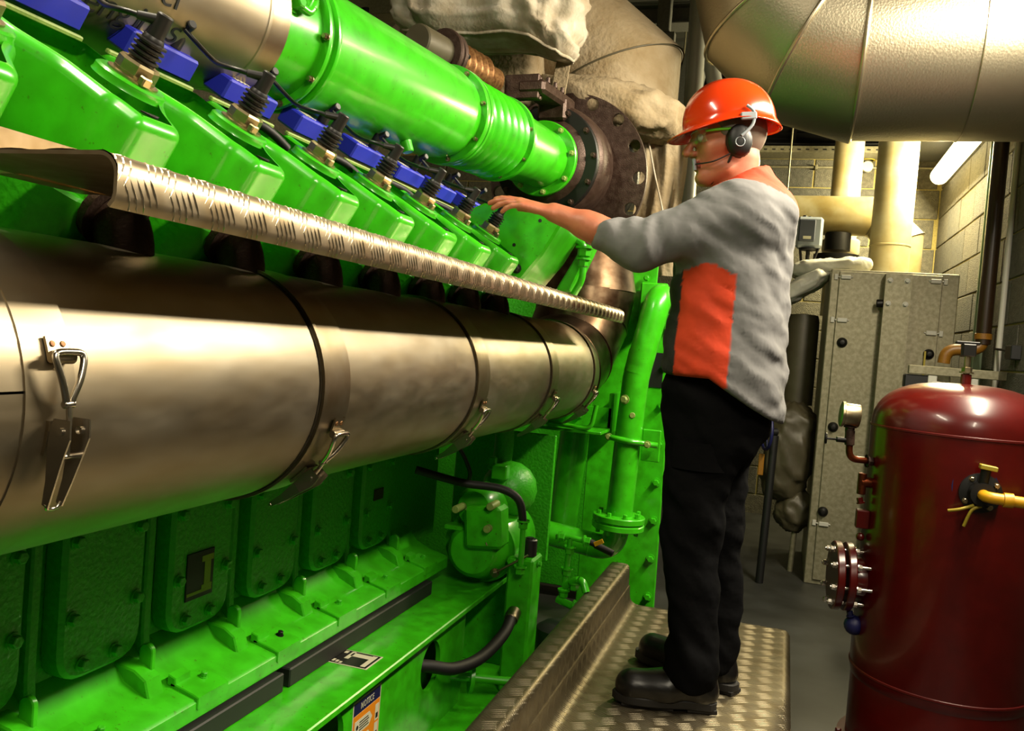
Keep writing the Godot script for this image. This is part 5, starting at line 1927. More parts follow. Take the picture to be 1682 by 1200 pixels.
func cabinet() -> void:
	var t := thing("galvanised_cabinet", "tall galvanised steel cabinet with two doors behind the red tank", "cabinet", Vector3(0.52, 0, -5.5))
	var s := Shape.new()
	s.bx(Vector3(0.195, 0.0, -5.95), Vector3(0.845, 1.785, -5.115), 0.004)
	part("body", s, M.galv, t)
	for d in [[0.238, 0.575], [0.595, 0.762]]:
		s = Shape.new()
		s.bx(Vector3(d[0], 0.03, -5.118), Vector3(d[1], 1.772, -5.100), 0.003)
		part("door", s, M.galv, t)
	for h in [[0.238, 1.74], [0.238, 1.50], [0.238, 0.35], [0.762, 1.74], [0.762, 1.46], [0.762, 0.35]]:
		s = Shape.new()
		var sg_ := 1.0 if h[0] < 0.5 else -1.0
		s.bx(Vector3(h[0] + sg_ * 0.008, h[1] - 0.012, -5.10), Vector3(h[0] + sg_ * 0.06, h[1] + 0.012, -5.088), 0.003)
		s.bx(Vector3(h[0] - sg_ * 0.026, h[1] - 0.016, -5.114), Vector3(h[0] - sg_ * 0.006, h[1] + 0.016, -5.106), 0.002)
		s.cyl(Vector3(h[0] - sg_ * 0.006, h[1], -5.104), Vector3(h[0] + sg_ * 0.07, h[1], -5.097), 0.004, 8)
		part("hinge", s, M.white_metal, t)
	for k in [[0.282, 1.375], [0.725, 1.345], [0.262, 0.42], [0.275, 0.9]]:
		s = Shape.new()
		s.lathe([Vector2(0.028, 0), Vector2(0.028, 0.006), Vector2(0.022, 0.016), Vector2(0.012, 0.022), Vector2(0.012, 0.04), Vector2(0, 0.042)], axis_frame(Vector3(k[0], k[1], -5.10), Vector3(0, 0, 1)), 20)
		part("knob", s, M.dark_metal, t)
	s = Shape.new()
	s.bx(Vector3(0.70, 1.02, -5.085), Vector3(0.71, 1.36, -5.078), 0.001)
	part("yellow_strip", s, M.yellow_dirty, t)
	# channel post
	var p := thing("steel_channel_post", "grey steel channel post with four bolts in front of the cabinet", "post", Vector3(0.535, 0, -5.03))
	s = Shape.new()
	s.extrude(PackedVector2Array([Vector2(0.468, -5.09), Vector2(0.468, -5.0), Vector2(0.598, -5.0), Vector2(0.598, -5.09), Vector2(0.59, -5.09), Vector2(0.59, -5.008), Vector2(0.476, -5.008), Vector2(0.476, -5.09)]), Transform3D(Basis(Vector3(1, 0, 0), Vector3(0, 0, 1), Vector3(0, -1, 0)), Vector3.ZERO), -1.762, 0.0, 0.001)
	part("channel", s, M.galv, p)
	for y in [1.725, 1.60]:
		for x in [0.49, 0.575]:
			s = Shape.new()
			s.bolt(Vector3(x, y, -5.0), Vector3(0, 0, 1), 0.011, 0.014)
			part("bolt", s, M.white_metal, p)
	s = Shape.new()
	s.cyl(Vector3(0.468, 1.60, -5.04), Vector3(0.435, 1.60, -5.04), 0.022, 16, 0.003)
	part("side_boss", s, M.dark_metal, p)
	# strut with a small drive in front of it
	var b := thing("strut_rail", "grey strut rail bracketed to the block wall above the tank", "rail", Vector3(0.8, 1.22, -4.6))
	s = Shape.new()
	s.bx(Vector3(0.57, 1.235, -4.62), Vector3(1.0, 1.278, -4.58), 0.003)
	part("rail", s, M.galv, b)
	s = Shape.new()
	s.bx(Vector3(0.66, 1.06, -4.615), Vector3(0.70, 1.235, -4.585), 0.003)
	s.bx(Vector3(0.85, 1.06, -4.615), Vector3(0.88, 1.235, -4.585), 0.003)
	part("drop_leg", s, M.white_metal, b)
	var m := thing("small_actuator", "small black actuator under the strut rail", "actuator", Vector3(0.60, 1.16, -4.62))
	s = Shape.new()
	s.bx(Vector3(0.555, 1.165, -4.66), Vector3(0.665, 1.232, -4.59), 0.006)
	part("case", s, M.black, m)
	s = Shape.new()
	s.tube(smooth_path([Vector3(0.665, 1.20, -4.60), Vector3(0.72, 1.195, -4.58), Vector3(0.78, 1.16, -4.58)], 6), 0.009, 10)
	part("flex_lead", s, M.white_metal, m)

func pale_pipes() -> void:
	var s := Shape.new()
	s.lathe([Vector2(0.102, 1.6), Vector2(0.102, 3.7)], axis_frame(Vector3(0.30, 0, -6.66), Vector3(0, 1, 0)), 48)
	s.lathe([Vector2(0.12, 2.05), Vector2(0.13, 2.07), Vector2(0.13, 2.15), Vector2(0.12, 2.16)], axis_frame(Vector3(0.30, 0, -6.66), Vector3(0, 1, 0)), 40)
	single("rear_flue_pipe", s, M.cream, Vector3(0.30, 1.6, -6.66), "cream vertical flue pipe at the back, left of the brighter one", "pipe")
	var t := thing("front_flue_pipe", "bright cream vertical flue pipe standing on the cabinet", "pipe", Vector3(0.553, 1.785, -5.85))
	s = Shape.new()
	s.lathe([Vector2(0.12, 1.785), Vector2(0.12, 3.7)], axis_frame(Vector3(0.553, 0, -5.85), Vector3(0, 1, 0)), 48)
	part("pipe", s, M.cream, t)
	for y in [1.80, 2.02]:
		s = Shape.new()
		s.lathe([Vector2(0.119, -0.006), Vector2(0.123, -0.004), Vector2(0.123, 0.004), Vector2(0.119, 0.006)], axis_frame(Vector3(0.553, y, -5.85), Vector3(0, 1, 0)), 48)
		part("joint", s, M.cream, t)
	# horizontal clad pipe with mitred bend down behind it
	var h := thing("clad_cross_pipe", "cream clad horizontal pipe crossing behind the worker's shoulder", "pipe", Vector3(0.0, 2.13, -6.3))
	var st := [[Vector3(-1.1, 2.262, -6.30), Vector3(1, 0, 0), 0.134], [Vector3(0.495, 2.275, -6.30), Vector3(0.92, -0.38, 0).normalized(), 0.134], [Vector3(0.66, 2.11, -6.26), Vector3(0.38, -0.92, 0).normalized(), 0.134], [Vector3(0.66, 1.78, -6.26), Vector3(0, -1, 0), 0.134]]
	mitre(M.cream_clad, h, "clad_section", st)
	for hx in [-0.9, -0.1]:
		s = Shape.new()
		s.cyl(Vector3(hx, 2.39, -6.30), Vector3(hx, 3.66, -6.30), 0.006, 8)
		part("hanger_rod", s, M.galv, h)
	seam_ring(h, "seam", st[1][0], st[1][1], 0.136, 0.005, Vector3(1, 0, 0), M.duct_seam)
	seam_ring(h, "seam", st[2][0], st[2][1], 0.136, 0.005, Vector3(0, -1, 0), M.duct_seam)
	s = Shape.new()
	s.cyl(Vector3(0.26, 2.15, -6.28), Vector3(0.26, 2.03, -6.28), 0.085, 28)
	s.lathe([Vector2(0.085, 0), Vector2(0.14, 0.0), Vector2(0.15, 0.02), Vector2(0.15, 0.10), Vector2(0, 0.11)], axis_frame(Vector3(0.26, 1.90, -6.28), Vector3(0, 1, 0)), 32)
	single("dark_valve_neck", s, M.dark_metal, Vector3(0.26, 1.9, -6.28), "dark pipe neck under the cream cross pipe", "pipe")
	# actuator
	var a := thing("valve_actuator", "white and grey valve actuator under the cream cross pipe", "actuator", Vector3(0.065, 1.87, -5.6))
	s = Shape.new()
	s.bx(Vector3(-0.012, 1.955, -5.68), Vector3(0.142, 2.145, -5.56), 0.016)
	part("case", s, M.white_plastic, a)
	s = Shape.new()
	s.bx(Vector3(0.0, 1.99, -5.562), Vector3(0.098, 2.125, -5.543), 0.006)
	var fc := part("cover", s, M.grey_plastic, a)
	s = Shape.new()
	s.bx(Vector3(0.028, 2.004, -5.544), Vector3(0.075, 2.022, -5.5415), 0.0005)
	part("label", s, M.paper, fc)
	s = Shape.new()
	s.cyl(Vector3(0.03, 2.14, -5.62), Vector3(0.03, 2.16, -5.62), 0.012, 12, 0.002)
	s.cyl(Vector3(0.06, 2.14, -5.62), Vector3(0.06, 2.155, -5.62), 0.010, 12, 0.002)
	part("gland", s, M.black, a)
	s = Shape.new()
	s.tube(PackedVector3Array([Vector3(0.015, 1.96, -5.6), Vector3(0.03, 1.87, -5.6)]), 0.008, 8)
	s.tube(PackedVector3Array([Vector3(0.125, 1.96, -5.6), Vector3(0.10, 1.87, -5.6)]), 0.008, 8)
	s.cyl(Vector3(0.065, 1.96, -5.6), Vector3(0.065, 1.84, -5.6), 0.012, 12)
	s.cyl(Vector3(0.065, 1.94, -5.6), Vector3(0.065, 1.955, -5.6), 0.05, 20, 0.003)
	part("yoke", s, M.dark_metal, a)
	# loose pale wrap
	s = Shape.new()
	soft(s, Transform3D(Basis(Vector3(0, 0, 1), 0.12), Vector3(0.20, 1.825, -5.50)), Vector3(0.225, 0.045, 0.17), 3.5, 0.018, 7.0, 61, 60, 30)
	soft(s, Transform3D(Basis(Vector3(0, 0, 1), 0.62), Vector3(0.045, 1.70, -5.46)), Vector3(0.19, 0.05, 0.16), 3.0, 0.022, 7.0, 62, 60, 30)
	single("foil_wrap", s, M.foil, Vector3(0.15, 1.6, -5.48), "loose pale insulation wrap lying beside the cabinet top", "wrap")
	s = Shape.new()
	s.lathe([Vector2(0, 0.98), Vector2(0.095, 0.985), Vector2(0.095, 1.50), Vector2(0.085, 1.54), Vector2(0, 1.55)], axis_frame(Vector3(0.075, 0, -5.6), Vector3(0, 1, 0)), 36)
	single("clad_stub_pipe", s, M.tan_clad, Vector3(0.075, 0.98, -5.6), "tan clad vertical pipe left of the cabinet", "pipe")
	s = Shape.new()
	soft(s, Transform3D(Basis(Vector3(0, 0, 1), -0.10), Vector3(0.055, 0.70, -5.42)), Vector3(0.13, 0.29, 0.15), 3.0, 0.03, 6.0, 71)
	soft(s, Transform3D(Basis(Vector3(0, 0, 1), -0.5), Vector3(0.12, 0.36, -5.40)), Vector3(0.10, 0.12, 0.12), 2.6, 0.02, 7.0, 72)
	single("pipe_bag", s, M.tan_clad, Vector3(0.06, 0.3, -5.42), "creased tan insulation bag round a valve left of the cabinet", "insulation")
	# handwheel valve
	var w := thing("handwheel_valve", "dark valve with a blue handwheel behind the worker's hip", "valve", Vector3(-0.06, 0.0, -4.95))
	s = Shape.new()
	var ring := PackedVector3Array()
	for k in 28:
		var an := TAU * k / 28
		ring.append(Vector3(-0.075 + 0.03 * cos(an), 0.85 + 0.10 * sin(an), -4.93 + 0.09 * cos(an)))
	s.tube(ring, 0.009, 8, true)
	for k in 4:
		var an := TAU * k / 4 + 0.4
		s.tube(PackedVector3Array([Vector3(-0.075, 0.85, -4.93), Vector3(-0.075 + 0.03 * cos(an), 0.85 + 0.10 * sin(an), -4.93 + 0.09 * cos(an))]), 0.006, 6)
	part("handwheel", s, M.blue_dark, w)
	s = Shape.new()
	s.cyl(Vector3(-0.075, 0.85, -4.93), Vector3(-0.02, 0.85, -4.96), 0.022, 14, 0.002)
	s.cyl(Vector3(-0.03, 0.83, -4.96), Vector3(-0.045, 0.0, -4.96), 0.022, 16, 0.002)
	part("stem", s, M.black, w)
	s = Shape.new()
	s.bx(Vector3(-0.105, 0.60, -4.97), Vector3(-0.075, 0.72, -4.95), 0.004)
	part("tag", s, M.ochre, w, "ochre tag")
	s = Shape.new()
	s.cyl(Vector3(0.12, 0.0, -5.35), Vector3(0.13, 0.40, -5.35), 0.016, 12)
	single("thin_support", s, M.galv, Vector3(0.12, 0, -5.35), "thin grey support under the tan insulation bag", "post")

func wall_services() -> void:
	var s := Shape.new()
	s.extrude(PackedVector2Array([Vector2(WALL_X - 0.01, -5.24), Vector2(0.955, -5.24), Vector2(0.955, -5.225), Vector2(0.985, -5.225), Vector2(0.985, -5.175), Vector2(0.955, -5.175), Vector2(0.955, -5.16), Vector2(WALL_X - 0.01, -5.16)]), Transform3D(Basis(Vector3(1, 0, 0), Vector3(0, 0, 1), Vector3(0, -1, 0)), Vector3.ZERO), -3.3, -0.05, 0.001)
	single("wall_channel", s, M.strut_green, Vector3(0.97, 0.05, -5.2), "pale green vertical channel fixed on the block wall", "channel")
	var t := thing("brown_gas_pipe", "dark brown vertical pipe turning into an ochre elbow on the wall", "pipe", Vector3(0.935, 1.38, -4.80))
	s = Shape.new()
	s.cyl(Vector3(0.935, 1.41, -4.86), Vector3(0.935, 3.4, -4.86), 0.036, 24)
	part("riser", s, M.brown, t)
	s = Shape.new()
	s.tube(run([Vector3(0.935, 1.44, -4.86), Vector3(0.935, 1.385, -4.86), Vector3(0.77, 1.37, -4.86), Vector3(0.765, 1.30, -4.86)], 0.05, 7), 0.030, 18)
	s.lathe([Vector2(0.030, -0.016), Vector2(0.037, -0.014), Vector2(0.037, 0.014), Vector2(0.030, 0.016)], axis_frame(Vector3(0.85, 1.377, -4.86), Vector3(1, 0.08, 0)), 18)
	s.lathe([Vector2(0.034, -0.016), Vector2(0.041, -0.014), Vector2(0.041, 0.014), Vector2(0.034, 0.016)], axis_frame(Vector3(0.935, 1.45, -4.86), Vector3(0, 1, 0)), 18)
	part("elbow", s, M.ochre, t)
	s = Shape.new()
	s.cyl(Vector3(0.985, 0.4, -4.74), Vector3(0.985, 3.4, -4.74), 0.014, 12)
	var c := single("white_conduit", s, M.white_metal, Vector3(0.985, 0.4, -4.74), "thin white conduit right of the brown wall pipe", "conduit")
	var k := thing("conduit_clip_rail", "dark clip rod holding the brown pipe high on the wall", "bracket", Vector3(0.96, 2.46, -4.8))
	s = Shape.new()
	s.bx(Vector3(0.965, 2.445, -4.90), Vector3(0.98, 2.465, -4.30), 0.002)
	part("rod", s, M.dark_metal, k)
	s = Shape.new()
	s.lathe([Vector2(0.037, -0.014), Vector2(0.042, -0.014), Vector2(0.042, 0.014), Vector2(0.037, 0.014)], axis_frame(Vector3(0.935, 2.455, -4.86), Vector3(0, 1, 0)), 20)
	part("clip", s, M.dark_metal, k)
	var j := thing("wall_junction_box", "small dark junction box on the block wall at the right edge", "box", Vector3(0.985, 1.35, -4.40))
	s = Shape.new()
	s.bx(Vector3(0.955, 1.335, -4.47), Vector3(1.0, 1.40, -4.36), 0.004)
	part("case", s, M.black, j)
	s = Shape.new()
	s.tube(PackedVector3Array([Vector3(0.98, 1.375, -4.47), Vector3(0.975, 1.39, -4.78)]), 0.006, 8)
	part("lead", s, M.black, j)
	# batten hanger brackets above the lamp: sloping tray seen behind it
	s = Shape.new()
	s.bx(Vector3(0.70, 2.83, -7.1), Vector3(1.0, 2.86, -5.0), 0.003)
	s.bx(Vector3(0.70, 2.83, -7.1), Vector3(0.712, 2.90, -5.0), 0.003)
	single("wall_cable_tray", s, M.beam, Vector3(0.85, 2.83, -6.05), "grey cable tray running above the lit batten", "tray")

# ------------------------------------------------------------------ ducts, beams and trays overhead
func make_ceiling_services() -> void:
	# big stucco clad duct: straight run and three-gore bend going up
	var t := thing("clad_duct", "large embossed aluminium clad duct bending upward at the upper right", "duct", Vector3(0.25, 2.23, -3.95))
	var R := 0.405
	var C := Vector3(0.20, 2.975, -3.95)
	var rb := 0.345
	var st := [[Vector3(0.995, 2.63, -3.95), Vector3(-1, 0, 0), R], [Vector3(0.60, 2.63, -3.95), Vector3(-1, 0, 0), R]]
	for k in 4:
		var cut := deg_to_rad([2.0, 31.0, 60.0, 88.0][k])
		# gore centres lie on the bend; cuts are radial planes through the bend centre
		st.append([C + Vector3(-sin(cut) * rb, -cos(cut) * rb, 0), Vector3(-cos(cut), sin(cut), 0), R])
	st.append([Vector3(C.x - rb, 3.655, -3.95), Vector3(0, 1, 0), R])
	mitre(M.stucco, t, "duct_section", st)
	for i in range(1, 6):
		var ax: Vector3 = (st[i + 1][0] - st[i - 1][0]).normalized() if i > 1 else Vector3(-1, 0, 0)
		if i == 1:
			seam_ring(t, "seam", st[i][0], st[i][1], R + 0.001, 0.003, ax, M.duct_seam)
		else:
			seam_ring(t, "seam", st[i][0], st[i][1], R + 0.004, 0.009, (st[i][0] - st[i - 1][0]).normalized(), M.duct_seam)
	# inspection plate
	var s := Shape.new()
	var rows := []
	for i in 7:
		var a := -0.35 + 0.08 * i
		var row := PackedVector3Array()
		for x in [0.76, 0.90]:
			row.append(Vector3(x, 2.63 + sin(a) * (R + 0.004), -3.95 + cos(a) * (R + 0.004)))
		rows.append(row)
	s.sheet(rows)
	var pl := part("inspection_plate", s, M.stucco, t)
	s = Shape.new()
	s.bx(Vector3(0.83, 2.50, -3.555), Vector3(0.87, 2.60, -3.525), 0.004)
	part("plate_handle", s, M.black, pl)
	# cable tray with dark cables on the back wall
	var k := thing("perforated_cable_tray", "perforated grey cable tray with dark cables on the back wall", "tray", Vector3(0.0, 2.84, -6.9))
	s = Shape.new()
	s.bx(Vector3(-1.6, 2.845, -6.90), Vector3(0.95, 2.895, -6.89), 0.002)
	s.bx(Vector3(-1.6, 2.845, -7.12), Vector3(0.95, 2.85, -6.90), 0.001)
	part("tray", s, M.galv, k)
	s = Shape.new()
	for i in 40:
		s.bx(Vector3(-1.55 + i * 0.062, 2.862, -6.889), Vector3(-1.525 + i * 0.062, 2.872, -6.8885), 0.0002)
	var sl := part("slots", s, M.black, k)
	sl.set_meta("kind", "stuff")
	for i in 7:
		s = Shape.new()
		var y := 2.875 + 0.028 * (i % 3)
		s.tube(smooth_path([Vector3(-1.6, y, -6.94 - 0.02 * i), Vector3(-0.8, y + 0.01, -6.93 - 0.02 * i), Vector3(0.1, y - 0.004, -6.94 - 0.02 * i), Vector3(0.94, y + 0.01, -6.93 - 0.02 * i)], 5), 0.014, 8)
		part("cable", s, M.cable, k)
	# louvre in the upper back wall
	var lv := thing("dark_louvre", "dark slatted louvre across the upper back wall", "louvre", Vector3(-0.3, 2.98, -7.1))
	s = Shape.new()
	s.bx(Vector3(-2.2, 2.95, -7.155), Vector3(0.99, 3.65, -7.145), 0.002)
	part("back", s, M.black, lv)
	for i in 14:
		s = Shape.new()
		s.box(Transform3D(Basis(Vector3(1, 0, 0), 0.7), Vector3(-0.6, 2.98 + i * 0.049, -7.118)), Vector3(3.16, 0.045, 0.004), 0.001)
		part("slat", s, M.dark_metal, lv)
	for i in 4:
		s = Shape.new()
		s.bx(Vector3(-1.9 + i * 0.9, 2.95, -7.105), Vector3(-1.88 + i * 0.9, 3.65, -7.09), 0.001)
		part("mullion", s, M.dark_metal, lv)
	# conduit and round box on the back wall
	var cd := thing("back_wall_conduit", "thin conduit with a round junction box on the back wall", "conduit", Vector3(0.2, 2.75, -7.12))
	s = Shape.new()
	s.cyl(Vector3(-1.5, 2.78, -7.13), Vector3(0.98, 2.785, -7.13), 0.010, 10)
	part("tube", s, M.galv, cd)
	s = Shape.new()
	s.lathe([Vector2(0, 0), Vector2(0.042, 0), Vector2(0.042, 0.05), Vector2(0.038, 0.055), Vector2(0, 0.055)], axis_frame(Vector3(0.46, 2.79, -7.15), Vector3(0, 0, 1)), 24)
	part("round_box", s, M.white_metal, cd)
	s = Shape.new()
	s.lathe([Vector2(0.043, 0.01), Vector2(0.055, 0.01), Vector2(0.055, 0.02), Vector2(0.043, 0.02)], axis_frame(Vector3(0.46, 2.83, -7.13), Vector3(0, 1, 0)), 24)
	part("band", s, M.yellow_dirty, cd)
	s = Shape.new()
	s.bx(Vector3(0.08, 2.765, -7.16), Vector3(0.10, 2.80, -7.11), 0.002)
	part("clip", s, M.galv, cd)
	# steelwork
	s = Shape.new()
	s.bx(Vector3(-2.2, 3.30, -5.56), Vector3(-0.20, 3.31, -5.40), 0.002)
	s.bx(Vector3(-2.2, 3.42, -5.56), Vector3(-0.20, 3.43, -5.40), 0.002)
	s.bx(Vector3(-2.2, 3.30, -5.485), Vector3(-0.20, 3.43, -5.475), 0.002)
	single("steel_joist", s, M.beam, Vector3(-1.2, 3.30, -5.48), "grey steel joist below the roof deck, left of the duct", "beam")
	var hg := thing("hanger_box", "grey box hanger under the joist with a thin rod", "hanger", Vector3(-0.9, 3.05, -5.3))
	s = Shape.new()
	s.bx(Vector3(-0.935, 3.20, -5.34), Vector3(-0.855, 3.62, -5.26), 0.004)
	s.bx(Vector3(-0.93, 3.08, -5.33), Vector3(-0.82, 3.20, -5.27), 0.004)
	part("box", s, M.beam, hg)
	s = Shape.new()
	s.cyl(Vector3(-0.86, 3.08, -5.3), Vector3(-0.865, 2.70, -5.3), 0.004, 6)
	part("rod", s, M.galv, hg)
	s = Shape.new()
	s.box(Transform3D(Basis(Vector3(0, 0, 1), -0.16), Vector3(-0.79, 3.02, -5.9)), Vector3(0.16, 1.2, 0.1), 0.004)
	single("grey_column", s, M.beam, Vector3(-0.79, 2.4, -5.9), "grey leaning steel member behind the hanger", "beam")
	for k2 in 2:
		s = Shape.new()
		if k2 == 0:
			s.cyl(Vector3(-0.60, 1.0, -5.0), Vector3(-0.655, 3.655, -5.0), 0.045, 24)
			s.cyl(Vector3(-0.65, 1.0, -5.06), Vector3(-0.70, 3.655, -5.06), 0.02, 14)
		else:
			s.cyl(Vector3(-0.77, 3.655, -5.25), Vector3(-0.37, 2.22, -5.25), 0.046, 24)
		single("service_pipe", s, M.pvc, Vector3(-0.6, 2.0, -5.0), ["pale grey upright pipe left of the helmet", "pale grey slanting pipe above the helmet"][k2], "pipe", "pale service pipes above the worker")
	# pale beams behind the green pipe
	s = Shape.new()
	s.bx(Vector3(-3.5, 3.06, -4.62), Vector3(-1.75, 3.25, -4.46), 0.004)
	s.bx(Vector3(-3.5, 2.93, -4.60), Vector3(-1.75, 2.98, -4.40), 0.003)
	single("pale_beam", s, M.beam_pale, Vector3(-2.6, 2.93, -4.5), "pale cream beam above the green pipe at the top", "beam")
	s = Shape.new()
	s.cyl(Vector3(-2.5, 2.98, -4.5), Vector3(-2.5, 3.10, -4.5), 0.05, 18, 0.004)
	single("beam_stub", s, M.dark_metal, Vector3(-2.5, 2.98, -4.5), "dark round stub between the pale beams", "bracket")
	# dark tank and cable duct down the engine valley
	s = Shape.new()
	s.bx(Vector3(-1.68, 1.445, -2.9), Vector3(-1.52, 1.54, -0.62), 0.01)
	single("cable_duct", s, M.black, Vector3(-1.6, 1.445, -1.7), "black cable duct along the engine valley behind the coils", "cable duct")
	for i in 5:
		s = Shape.new()
		var z := -1.25 - i * 0.32
		s.tube(smooth_path([Vector3(-1.20, 1.58, z), Vector3(-1.10, 1.64, z - 0.06), Vector3(-1.02, 1.63, z - 0.18), Vector3(-1.0, 1.60, z - 0.26)], 6), 0.009, 8)
		single("valley_hose", s, M.rubber, Vector3(-1.1, 1.58, z - 0.1), ["black hose under the green pipe, first from the left", "black hose under the green pipe, second from the left", "black hose under the green pipe, third from the left", "black hose under the green pipe, fourth from the left", "black hose under the green pipe, nearest the hand"][i], "hose", "black hoses in the engine valley")

# ------------------------------------------------------------------ smooth bodies from distance fields
class Field:
	var lo: Vector3
	var cell: float
	var nx: int
	var ny: int
	var nz: int
	var d := PackedFloat32Array()

	func _init(a: Vector3, b: Vector3, c: float) -> void:
		lo = a
		cell = c
		nx = int(ceil((b.x - a.x) / c)) + 1
		ny = int(ceil((b.y - a.y) / c)) + 1
		nz = int(ceil((b.z - a.z) / c)) + 1
		d.resize(nx * ny * nz)
		d.fill(1.0)

	func _span(p: Vector3, q: Vector3) -> Array:
		return [clampi(int((p.x - lo.x) / cell), 0, nx - 1), clampi(int((q.x - lo.x) / cell) + 1, 0, nx - 1), clampi(int((p.y - lo.y) / cell), 0, ny - 1), clampi(int((q.y - lo.y) / cell) + 1, 0, ny - 1), clampi(int((p.z - lo.z) / cell), 0, nz - 1), clampi(int((q.z - lo.z) / cell) + 1, 0, nz - 1)]

	# tapered capsule; flat squeezes it along a direction (1 = round)
	func limb(a: Vector3, b: Vector3, ra: float, rb: float, k: float, squeeze := Vector3.ZERO, ratio := 1.0) -> void:
		var m := maxf(ra, rb) * maxf(1.0, ratio) + cell * 3.0 + k
		var s := _span(a.min(b) - Vector3.ONE * m, a.max(b) + Vector3.ONE * m)
		var ba := b - a
		var l2 := maxf(ba.length_squared(), 1e-9)
		for z in range(s[4], s[5] + 1):
			for y in range(s[2], s[3] + 1):
				var base := (z * ny + y) * nx
				for x in range(s[0], s[1] + 1):
					var p := lo + Vector3(x, y, z) * cell - a
					var t := clampf(p.dot(ba) / l2, 0.0, 1.0)
					var q := p - ba * t
					if ratio != 1.0:
						q += squeeze * q.dot(squeeze) * (1.0 / ratio - 1.0)
					var e := q.length() - lerpf(ra, rb, t)
					var o := d[base + x]
					var h := maxf(k - absf(o - e), 0.0) / k if k > 0.0 else 0.0
					d[base + x] = minf(o, e) - h * h * k * 0.25

	func egg(T: Transform3D, r: Vector3, k: float, carve := false) -> void:
		var ext := maxf(r.x, maxf(r.y, r.z)) + cell * 3.0 + k
		var s := _span(T.origin - Vector3.ONE * ext, T.origin + Vector3.ONE * ext)
		var I := T.affine_inverse()
		var mn := minf(r.x, minf(r.y, r.z))
		for z in range(s[4], s[5] + 1):
			for y in range(s[2], s[3] + 1):
				var base := (z * ny + y) * nx
				for x in range(s[0], s[1] + 1):
					var p := I * (lo + Vector3(x, y, z) * cell)
					var w := p / r
					var l := w.length()
					var g := (w / r).length()
					var e := (l * (l - 1.0) / g) if g > 1e-6 else -mn
					var o := d[base + x]
					if carve:
						var h2 := maxf(k - absf(o + e), 0.0) / k
						d[base + x] = maxf(o, -e) + h2 * h2 * k * 0.25
					else:
						var h := maxf(k - absf(o - e), 0.0) / k
						d[base + x] = minf(o, e) - h * h * k * 0.25

	# f(point, distance) -> distance, only asked near the surface
	func reshape(f: Callable, near := 0.06) -> void:
		for z in nz:
			for y in ny:
				var base := (z * ny + y) * nx
				for x in nx:
					var o := d[base + x]
					if o < near and o > -0.5:
						d[base + x] = f.call(lo + Vector3(x, y, z) * cell, o)

	func build(sh: Shape, paint = null) -> void:
		var id := PackedInt32Array()
		id.resize(nx * ny * nz)
		id.fill(-1)
		var pts := PackedVector3Array()
		var cols := PackedColorArray()
		var sy := nx
		var sz := nx * ny
		var off := PackedInt32Array([0, 1, sy, sy + 1, sz, sz + 1, sz + sy, sz + sy + 1])
		var ea := [[0, 1], [2, 3], [4, 5], [6, 7], [0, 2], [1, 3], [4, 6], [5, 7], [0, 4], [1, 5], [2, 6], [3, 7]]
		var cp := [Vector3(0, 0, 0), Vector3(1, 0, 0), Vector3(0, 1, 0), Vector3(1, 1, 0), Vector3(0, 0, 1), Vector3(1, 0, 1), Vector3(0, 1, 1), Vector3(1, 1, 1)]
		var lim := cell * 5.0
		for z in nz - 1:
			for y in ny - 1:
				for x in nx - 1:
					var i := z * sz + y * sy + x
					if absf(d[i]) > lim:
						continue
					var mask := 0
					for k in 8:
						if d[i + off[k]] < 0.0:
							mask |= 1 << k
					if mask == 0 or mask == 255:
						continue
					var sum := Vector3.ZERO
					var n := 0
					for e in ea:
						var u := d[i + off[e[0]]]
						var v := d[i + off[e[1]]]
						if (u < 0.0) != (v < 0.0):
							sum += (cp[e[0]] as Vector3).lerp(cp[e[1]], u / (u - v))
							n += 1
					id[i] = pts.size()
					var P := lo + (Vector3(x, y, z) + sum / n) * cell
					pts.append(P)
					if sh.use_col:
						cols.append(paint.call(P))
		sh.group += 1
		for z in range(1, nz - 1):
			for y in range(1, ny - 1):
				for x in range(1, nx - 1):
					var i := z * sz + y * sy + x
					var u := d[i]
					if absf(u) > lim:
						continue
					for ax in 3:
						var st: int = [1, sy, sz][ax]
						var v := d[i + st]
						if (u < 0.0) == (v < 0.0):
							continue
						var p: int = [sy, sz, 1][ax]
						var q: int = [sz, 1, sy][ax]
						var a := id[i - p - q]
						var b := id[i - q]
						var c := id[i]
						var e := id[i - p]
						if a < 0 or b < 0 or c < 0 or e < 0:
							continue
						if u < 0.0:
							_tri(sh, pts, cols, a, c, b)
							_tri(sh, pts, cols, a, e, c)
						else:
							_tri(sh, pts, cols, a, b, c)
							_tri(sh, pts, cols, a, c, e)
		sh.group += 1

	func _tri(sh: Shape, pts: PackedVector3Array, cols: PackedColorArray, a: int, b: int, c: int) -> void:
		sh.v.append(pts[a])
		sh.v.append(pts[b])
		sh.v.append(pts[c])
		sh.g.append(sh.group)
		if sh.use_col:
			sh.c.append(cols[a])
			sh.c.append(cols[b])
			sh.c.append(cols[c])

